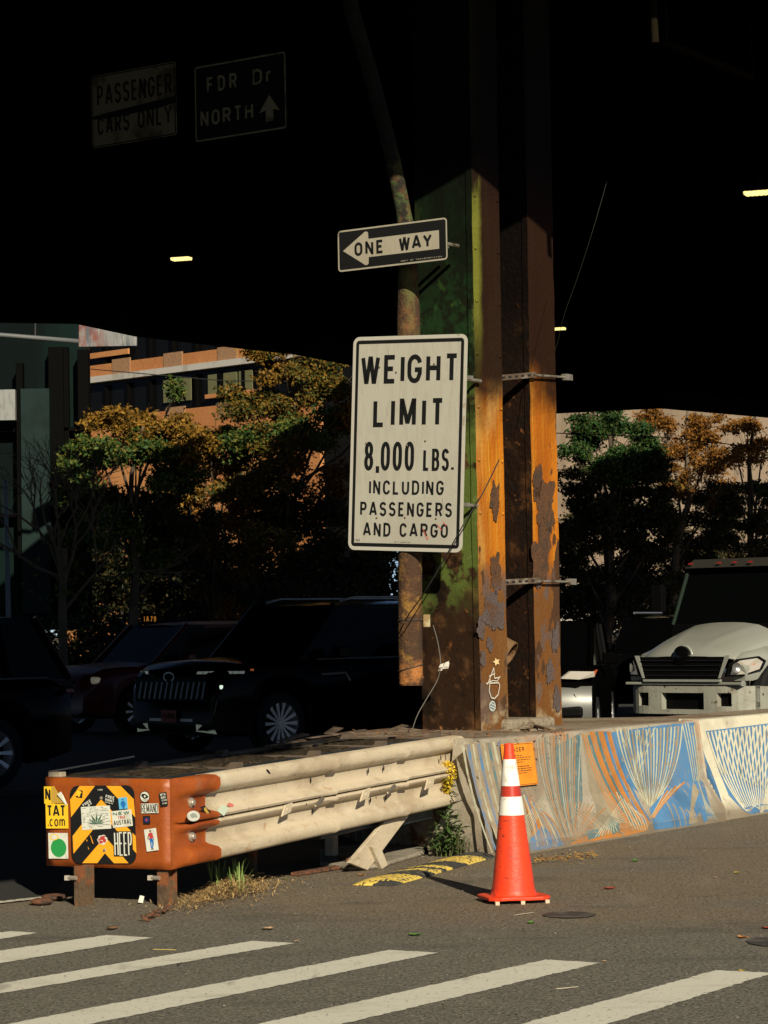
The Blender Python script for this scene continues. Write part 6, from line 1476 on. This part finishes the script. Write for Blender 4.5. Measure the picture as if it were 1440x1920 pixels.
# -- large black SUV with the bright spoked wheel
hd = (-.74, -.67, 0); hdv = Vector(hd).normalized()
L, W, H = 5.36, 2.08, 1.97; fw = L/2-.98
pos = sidepos(523, 0, 34.2, hd, fw, W/2-.05)
t = car('black_suv', 'big shiny black SUV with a bright spoked front wheel, behind the cushion', 'car', pos, hd, L, W, H, blk, 1.20, 1.22, (fw, fw-3.08), .405, (1.32, .62, -2.10, -2.50), spokes=14, tumble=.78)
def slats(b):
    for k in range(13): y = -.66+.11*k; b.prism([Vector((L/2+.03, y, .74)), Vector((L/2+.03, y+.035, .74)), Vector((L/2-.0, y+.075, 1.00)), Vector((L/2-.0, y+.04, 1.00))], (.015, 0, 0))
part(t, 'grille', trim, lambda b: b.box((L/2-.01, 0, .86), (.06, 1.5, .32)), bevel=.01)
part(t, 'grille_slats', mat('grille_slat', (.10, .10, .095), .3, .8), slats)
def lowslats(b):
    for k in range(5): y = .62+.05*k; b.prism([Vector((L/2-.02, y, .52)), Vector((L/2-.02, y+.02, .52)), Vector((L/2-.06, y+.05, .72)), Vector((L/2-.06, y+.03, .72))], (.02, 0, 0))
part(t, 'bumper_slats', MATS['grille_slat'], lowslats)
part(t, 'badge_ring', chrome, lambda b: b.grid([[Vector((L/2+.045, (.115-w)*math.cos(R(a)), 1.02+(.065-w)*math.sin(R(a)))) for a in range(-60, 241, 20)] for w in (0, .018)]))
for s in (1, -1):
    def strip(b):
        for k in range(8): x0 = k*.072; b.prism([Vector((L/2-.02-x0*.55, s*(.52+x0), 1.055)), Vector((L/2-.05-x0*.55, s*(.57+x0), 1.055)), Vector((L/2-.06-x0*.55, s*(.575+x0), 1.09)), Vector((L/2-.03-x0*.55, s*(.525+x0), 1.09))], (.02, 0, 0))
    part(t, 'light_strip', drl_dim, strip)
    part(t, 'headlight', drl, bx((L/2-.12, s*.86, .89), (.06, .07, .05)), bevel=.01)
    part(t, 'fog_blade', drl_dim, lambda b: b.prism([Vector((L/2-.02, s*.50, .33)), Vector((L/2-.08, s*.82, .30)), Vector((L/2-.05, s*.78, .40)), Vector((L/2+.0, s*.52, .42))], (.02, 0, 0)))
    part(t, 'roof_rail', chrome, lambda b: b.tube([Vector((.45, s*.76, H+.0)), Vector((.2, s*.76, H+.05)), Vector((-1.9, s*.76, H+.05)), Vector((-2.1, s*.76, H))], .018, 6), smooth=True)
    part(t, 'window_trim', chrome, lambda b: b.tube([Vector((1.05, s*(W/2*.935), 1.215)), Vector((-2.3, s*(W/2*.935), 1.225))], .010, 5))
    part(t, 'fender_vent', chrome, lambda b: b.tube([Vector((1.05, s*(W/2+.005), 1.02)), Vector((.62, s*(W/2+.005), 1.03)), Vector((.55, s*(W/2+.005), .93))], .014, 5))
    for x in (.15, -.95): part(t, 'door_handle', blk, bx((x, s*(W/2+.012), .99), (.20, .03, .035)), bevel=.01)
part(t, 'bumper_blade', chrome, bx((L/2+.01, 0, .47), (.02, .9, .035)))
part(t, 'indicator', lens_a, bx((L/2-.52, .99, 1.10), (.05, .03, .025)))
def pframe(x, y, z, w, h):
    g = Frame.__new__(Frame); g.W = w; g.H = h; g.n = Vector((1, 0, 0)); g.ex = Vector((0, 1, 0)); g.ey = Vector((0, 0, 1)); g.O = Vector((x, y-w/2, z-h/2)); return g
pf = pframe(L/2+.05, 0, .52, .31, .155)
lp = part(t, 'licence_plate', plate_o, lambda b: plate(b, pf, .012, .006)); 
b = MB(); put_text(b, pf, 'T711080C', .07, .93, .28, .74, .012, .0075, gap=.3); o = b.build('plate_number', trim, t, local=True)

# -- dark red crossover behind it
hd2 = (-.76, -.65, 0)
pos = at(330, 1178, 43.5); pos.z = 0
t = car('red_crossover', 'dark red crossover mostly hidden behind the big black SUV', 'car', pos, hd2, 4.7, 1.9, 1.76, redp, 1.08, 1.08, (1.42, -1.35), .36, (1.05, .35, -1.75, -2.1))
for s in (1, -1):
    part(t, 'headlight', lens_w, bx((2.10, s*.74, .86), (.25, .24, .11)), bevel=.03)
    part(t, 'fog_light', drl_dim, bx((2.24, s*.62, .48), (.06, .10, .05)))
part(t, 'grille', trim, bx((2.33, 0, .72), (.04, 1.0, .30)), bevel=.01)

# -- black vehicle at the far left, its rear corner towards the middle of the photo
hd3 = (-.80, -.60, 0); h3 = Vector(hd3).normalized(); l3 = Vector((-h3.y, h3.x, 0))
rc = at(150, 1178, 28.0); rc.z = 0; pos = rc+h3*2.45-l3*.98
t = car('black_suv', 'black SUV cut by the left edge of the photo, nearest of the waiting vehicles', 'car', pos, hd3, 4.9, 1.96, 1.82, blk, 1.12, 1.12, (1.5, -1.4), .38, (1.1, .4, -2.0, -2.38))
for s in (1, -1):
    part(t, 'tail_light', mat('tail_lens_dark', (.08, .004, .004), .3) if 'tail_lens_dark' not in MATS else MATS['tail_lens_dark'], bx((-2.35, s*.86, 1.00), (.10, .16, .05)), bevel=.01)
    part(t, 'reflector', tail, bx((-2.40, s*.74, .62), (.03, .04, .035)))
    part(t, 'window_trim', chrome, lambda b: b.tube([Vector((.9, s*(.98*.93), 1.135)), Vector((-2.1, s*(.98*.93), 1.14))], .010, 5))

# -- dark saloon with a silver bumper just right of the column
hd4 = (-.15, -.989, 0); h4 = Vector(hd4).normalized(); l4 = Vector((-h4.y, h4.x, 0))
fc = at(1101, 1178, 33.2); fc.z = 0; pos = fc-h4*2.32-l4*.86
t = car('black_saloon', 'dark car with a pale silver bumper, its headlight peeking out right of the column', 'car', pos, hd4, 4.7, 1.86, 1.66, mat('dull_black_paint', (.0015, .0015, .0015), .5, spec=0), 1.06, 1.06, (1.42, -1.35), .35, (1.0, .25, -1.7, -2.1))
for s in (1, -1):
    part(t, 'headlight', lens_w, lambda b: b.prism([Vector((2.335, s*.50, .94)), Vector((2.27, s*.72, .925)), Vector((2.12, s*.90, .955)), Vector((2.14, s*.90, 1.02)), Vector((2.30, s*.62, 1.03))], (.03, s*.03, 0)))
    part(t, 'indicator', lens_a, lambda b: b.prism([Vector((2.11, s*.905, .955)), Vector((1.95, s*.935, 1.04)), Vector((2.13, s*.905, 1.02))], (.02, s*.02, 0)))
    part(t, 'fog_light', drl_dim, bx((2.33, s*.62, .50), (.06, .14, .06)), bevel=.02)
def bump_fn(b):
    rows = []
    for i in range(13):
        y = -.90+1.8*i/12; x = 2.38-.09*abs(y/.9)**3; rows.append([Vector((x-.05, y, .36)), Vector((x+.02, y, .42)), Vector((x+.03, y, .60)), Vector((x, y, .80)), Vector((x-.06, y, .84))])
    b.grid(rows)
part(t, 'front_bumper', silver, bump_fn, smooth=True)
part(t, 'air_intake', trim, bx((2.30, .62, .52), (.2, .34, .15)), bevel=.04); part(t, 'air_intake', trim, bx((2.30, -.62, .52), (.2, .34, .15)), bevel=.04)
part(t, 'grille', trim, bx((2.36, 0, .74), (.04, .9, .22)), bevel=.02)
# -- second black car behind, its roof and shoulder showing by the truck
pos = at(1262, 1178, 47); pos.z = 0
t = car('black_saloon', 'black car between the silver-bumper car and the white truck, farther back', 'car', pos, (-.35, -.94, 0), 4.8, 1.88, 1.76, blk, 1.10, 1.10, (1.45, -1.4), .36, (1.0, .25, -1.8, -2.2))
part(t, 'roof_rack', chrome, lambda b: (b.tube([Vector((.3, .62, 1.80)), Vector((-1.6, .62, 1.80))], .02, 6), b.tube([Vector((.3, -.62, 1.80)), Vector((-1.6, -.62, 1.80))], .02, 6)))

# -- white lorry with a damaged bumper
truck_w = mat('truck_white', (.235, .242, .212), .35, coat=.4, coord='obj', layers=[dict(col=(.21, .215, .18), scale=.8, lo=.4, hi=.7)])
bumper_w = mat('truck_bumper', (.26, .26, .215), .6, layers=[dict(col=(.22, .21, .17), scale=5, lo=.45, hi=.65), dict(col=(.07, .05, .035), scale=9, lo=.63, hi=.68)], coord='obj', bump=.004, bscale=20)
hdt = (-.70, -.714, 0); ht = Vector(hdt).normalized(); lt = Vector((-ht.y, ht.x, 0))
gpt = at(1277, 1178, 40.2); gpt.z = 0
rz = math.atan2(ht.y, ht.x); t = thing('white_truck', gpt, 'white truck with a dark grille, scuffed bumper and small red roof lights', 'truck', 'vehicles waiting under the deck', rz)
# bumper: bars around three openings
TW = 1.16
def curve_x(y): return .0-.26*abs(y/TW)**6
def bump_seg(b, y0, y1, z0, z1, th=.12, n=6):
    for i in range(n):
        a, c = y0+(y1-y0)*i/n, y0+(y1-y0)*(i+1)/n
        P = [Vector((curve_x(a)-th, a, z0)), Vector((curve_x(a), a, z0)), Vector((curve_x(c), c, z0)), Vector((curve_x(c)-th, c, z0))]; b.hexa(P+[p+Z*(z1-z0) for p in P])
b = MB(); rows = []
op = [(-.88, -.66, .36, .56), (-.40, .40, .31, .56), (.64, .88, .36, .56)]
ys = sorted([-TW, TW]+[v for o in op for v in o[:2]]); 
for y0, y1 in zip(ys[:-1], ys[1:]):
    o = [q for q in op if abs(q[0]-y0) < 1e-6]
    n = max(2, int((y1-y0)/.08))
    if o:
        bump_seg(b, y0, y1, .24, o[0][2], n=n); bump_seg(b, y0, y1, o[0][3], .66, n=n)
    else: bump_seg(b, y0, y1, .24, .66, n=n)
for s_ in (1, -1): b.hexa([Vector((-.75, s_*1.10, .26)), Vector((-.26, s_*1.10, .24)), Vector((-.26, s_*1.16, .24)), Vector((-.75, s_*1.16, .26)), Vector((-.75, s_*1.10, .64)), Vector((-.26, s_*1.10, .66)), Vector((-.26, s_*1.16, .66)), Vector((-.75, s_*1.16, .64))])
b.build('bumper', bumper_w, t, local=True)
part(t, 'bumper_recess', trim, bx((-.16, 0, .45), (.10, 2.0, .36)))
part(t, 'bumper_step', truck_w, bx((-.06, -.0, .70), (.12, 2.2, .04)), bevel=.01)
# bonnet
def hood_fn(b):
    rows = []
    for i in range(25):
        f = (i/24)**1.5; x = -.02-1.12*f; w = .88+.16*f**.5; zt = 1.11+.50*f**.62; zs = zt-.06-.20*f**.5
        r = []
        for k in range(25):
            a = -1+2*k/24; dome = (1-abs(a)**2.8)**.85; crease = .018*math.exp(-((abs(a)-.30-.28*f)/.07)**2)*min(1, f*3)*(1-f*.4)
            z = zs+(zt-zs)*dome+crease; r.append(Vector((x-.16*abs(a)**3*(1-f), a*w, z)))
        r = [Vector((r[0].x, r[0].y*1.01, .78))]+r+[Vector((r[-1].x, r[-1].y*1.01, .78))]; rows.append(r)
    b.grid(rows)
part(t, 'bonnet', truck_w, hood_fn, smooth=True, auto=60)
def fender_fn(s):
    def f(b):
        rows = []
        for i in range(15):
            q = i/14; x = -.12-1.25*q; y0 = .88+.05*q; y1 = 1.08+.08*sm(q, 0, .5); zt = interp(q, [(0, 1.02), (.15, 1.14), (.5, 1.24), (1, 1.16)])
            zl = .74 if q < .2 else (.74+.34*math.sin(math.pi*min(1, (q-.2)/.8)))
            rows.append([Vector((x, s*y0, zt+.02)), Vector((x, s*(y0+(y1-y0)*.6), zt)), Vector((x-.0, s*y1, zt-.10)), Vector((x, s*(y1+.02), (zt+zl)/2)), Vector((x, s*y1, zl)), Vector((x, s*y0, zl))])
        b.grid(rows); b.f.append(list(range(6))); b.m.append(0)
    return f
for s in (1, -1):
    part(t, 'fender', truck_w, fender_fn(s), smooth=True, auto=50)
    HP = [(.00, .82, .80), (-.10, 1.06, .81), (-.42, 1.17, .90), (-.50, 1.19, 1.03), (-.38, 1.15, 1.10), (-.08, .98, 1.06), (.0, .88, .98)]
    nrm = Vector((.45, s*.89, 0))
    def fan(sc, off):
        def f(b):
            P = [hc+(Vector((x, s*y, z))-hc)*sc+nrm*off for x, y, z in HP]; n = len(P)
            b.add(P+[hc+nrm*(off+.02)]+[p-nrm*.06 for p in P], [(i, (i+1) % n, n) for i in range(n)]+[(i, (i+1) % n, n+1+(i+1) % n, n+1+i) for i in range(n)])
        return f
    hc = sum((Vector((x, s*y, z)) for x, y, z in HP), Vector())/7
    part(t, 'headlight_surround', trim, fan(1.0, .015)); part(t, 'headlight', lens_w, fan(.80, .03))
    part(t, 'headlight_bulb', chrome, lambda b: b.lathe([(.075, .02), (.05, .0), (.0, -.01)], hc+Vector((.16, -s*.08, -.02))+nrm*.04, nrm, 18), smooth=True)
    part(t, 'indicator', mat('dull_amber', (.5, .14, .03), .3) if 'dull_amber' not in MATS else MATS['dull_amber'], lambda b: b.lathe([(0, .03), (.045, .025), (.065, 0)], hc+Vector((-.10, s*.03, .03))+nrm*.035, nrm, 16), smooth=True)
    part(t, 'wheel', tyre_m, lambda b: b.lathe([(0, .06), (.25, .06), (.30, .12), (.46, .12), (.5, .08), (.5, -.12), (.2, -.12)], Vector((-1.0, s*.98, .5)), Vector((0, s, 0)), 30, e1=Vector((1, 0, 0))), smooth=True, auto=30)
part(t, 'grille', trim, lambda b: b.prism([Vector((.0, -.70, .76)), Vector((.0, .70, .76)), Vector((-.02, .84, 1.10)), Vector((-.02, -.84, 1.10))], (.02, 0, 0)))
part(t, 'grille_frame', truck_w, lambda b: (b.box((.005, 0, .745), (.06, 1.45, .035))))
def gsl(b):
    for k in range(4): b.box((.026, 0, .82+.075*k), (.012, 1.36+.06*k, .014))
part(t, 'grille_bars', mat('grille_bar', (.02, .02, .02), .25, .6), gsl)
for s in (1, -1): part(t, 'grille_edge', truck_w, lambda b: b.prism([Vector((.022, s*.70, .78)), Vector((.022, s*.74, .78)), Vector((.0, s*.90, 1.12)), Vector((.0, s*.82, 1.12))], (.012, 0, 0)))
part(t, 'badge', mat('badge_black', (.004, .004, .004), .15, .5), lambda b: b.lathe([(0, .05), (.10, .045), (.145, .02), (.15, -.06)], Vector((.01, 0, 1.12)), Vector((1, 0, .12)), 28), smooth=True, auto=40)
part(t, 'badge_cowl', truck_w, lambda b: b.tube([Vector((-.06+.01*math.cos(R(a)), .165*math.cos(R(a)), 1.10+.165*math.sin(R(a)))) for a in range(0, 181, 15)], .022, 8), smooth=True)
red_small = mat('grille_red_reflection', (.25, .01, .01), .4)
# cab
cabm = mat('cab_dark_glass', (.0015, .002, .002), .12, spec=.10)
def cab_fn(b):
    P = [Vector((-1.36, y, 1.28)) for y in (-1.08, 1.08)]; b.hexa([Vector((-2.9, -1.12, .9)), Vector((-1.40, -1.10, .9)), Vector((-1.40, 1.10, .9)), Vector((-2.9, 1.12, .9)), Vector((-2.9, -1.12, 1.6)), Vector((-1.40, -1.08, 1.6)), Vector((-1.40, 1.08, 1.6)), Vector((-2.9, 1.12, 1.6))])
part(t, 'cab_lower', trim, cab_fn, bevel=.03)
part(t, 'cab_windows', cabm, lambda b: b.hexa([Vector((-2.85, -1.09, 1.6)), Vector((-1.42, -1.04, 1.6)), Vector((-1.42, 1.04, 1.6)), Vector((-2.85, 1.09, 1.6)), Vector((-2.85, -1.02, 2.46)), Vector((-1.78, -.98, 2.46)), Vector((-1.78, .98, 2.46)), Vector((-2.85, 1.02, 2.46))]))
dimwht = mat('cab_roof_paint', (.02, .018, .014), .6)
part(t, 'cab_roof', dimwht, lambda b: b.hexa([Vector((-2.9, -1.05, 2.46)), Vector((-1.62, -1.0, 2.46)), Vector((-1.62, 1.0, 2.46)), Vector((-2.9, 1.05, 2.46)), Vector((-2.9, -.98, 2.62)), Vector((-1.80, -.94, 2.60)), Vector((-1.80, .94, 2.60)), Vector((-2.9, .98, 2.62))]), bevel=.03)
for s in (1, -1):
    part(t, 'cab_pillar', mat('cab_pillar_green', (.012, .022, .015), .5) if 'cab_pillar_green' not in MATS else MATS['cab_pillar_green'], lambda b: b.tube([Vector((-1.41, s*1.05, 1.58)), Vector((-1.77, s*.99, 2.48))], .03, 8), smooth=True)
    part(t, 'mirror', trim, lambda b: (b.box((-1.45, s*1.36, 2.0), (.12, .20, .42)), b.tube([Vector((-1.5, s*1.1, 1.7)), Vector((-1.45, s*1.36, 1.75))], .015, 6), b.tube([Vector((-1.5, s*1.05, 2.25)), Vector((-1.45, s*1.36, 2.2))], .015, 6)), bevel=.01)
for y in (-.85, -.30, .0, .30, .85): part(t, 'marker_light', mat('marker_red', (.10, .005, .005), .3, emit=((1, .04, .02), .12)) if 'marker_red' not in MATS else MATS['marker_red'], bx((-1.63, y, 2.535), (.05, .07, .022)), bevel=.008)
part(t, 'flat_bed', trim, bx((-5.2, 0, 1.1), (4.4, 2.3, .18)))
part(t, 'bed_headboard', trim, bx((-3.05, 0, 1.75), (.08, 2.2, 1.2)))
for x in (-4.6, -5.7):
    for s in (1, -1): part(t, 'wheel', tyre_m, lambda b: b.lathe([(0, .06), (.25, .06), (.30, .12), (.46, .12), (.5, .08), (.5, -.12), (.2, -.12)], Vector((x, s*.98, .5)), Vector((0, s, 0)), 30, e1=Vector((1, 0, 0))), smooth=True, auto=30)
for o in list(t.children):
    if o.name.split('.')[0] in ('cab_lower', 'cab_windows', 'cab_roof', 'cab_pillar', 'mirror', 'marker_light'): o.location.x = .27
def nest(root, child, par):
    cs = [o for o in root.children if o.name.split('.')[0] == child]; ps = [o for o in root.children if o.name.split('.')[0] == par]
    for i, c in enumerate(cs):
        if ps: c.parent = ps[min(i, len(ps)-1)]
for r_ in [o for o in COL.objects if o.type == 'EMPTY' and o.get('category') in ('car', 'truck')]:
    for c_, p_ in (('grille_slats', 'grille'), ('grille_bars', 'grille'), ('badge_ring', 'grille'), ('plate_number', 'licence_plate'), ('headlight_bulb', 'headlight'), ('roof_rail', 'roof'), ('door_handle', 'body'), ('fender_vent', 'body'), ('bumper_recess', 'bumper'), ('air_intake', 'front_bumper')): nest(r_, c_, p_)
# -- amber destination sign glowing in the dark behind the red car
fr = Frame([(268, 1167), (294, 1167), (294, 1154), (268, 1154)], at(280, 1160, 50), Vector((0, -1, 0)))
ts = thing('route_sign', fr.u(.5, 0), 'small glowing amber route sign reading 1A79 above the red crossover roof', 'sign')
b = MB(); b.prism([fr.u(x, y, -.06) for x, y in ((-.15, -.25), (1.15, -.25), (1.15, 1.25), (-.15, 1.25))], fr.n*.05); a = fr.u(.5, -.2, -.04); b.tube([Vector((a.x, a.y, 0)), a], .04, 6); b.build('housing', trim, ts)
b = MB(); put_text(b, fr, '1A79', .05, .95, .1, .9, .018, 0, gap=.4); b.build('lettering', mat('amber_led', (.6, .25, .03), .5, emit=((1, .38, .05), .16)), ts)
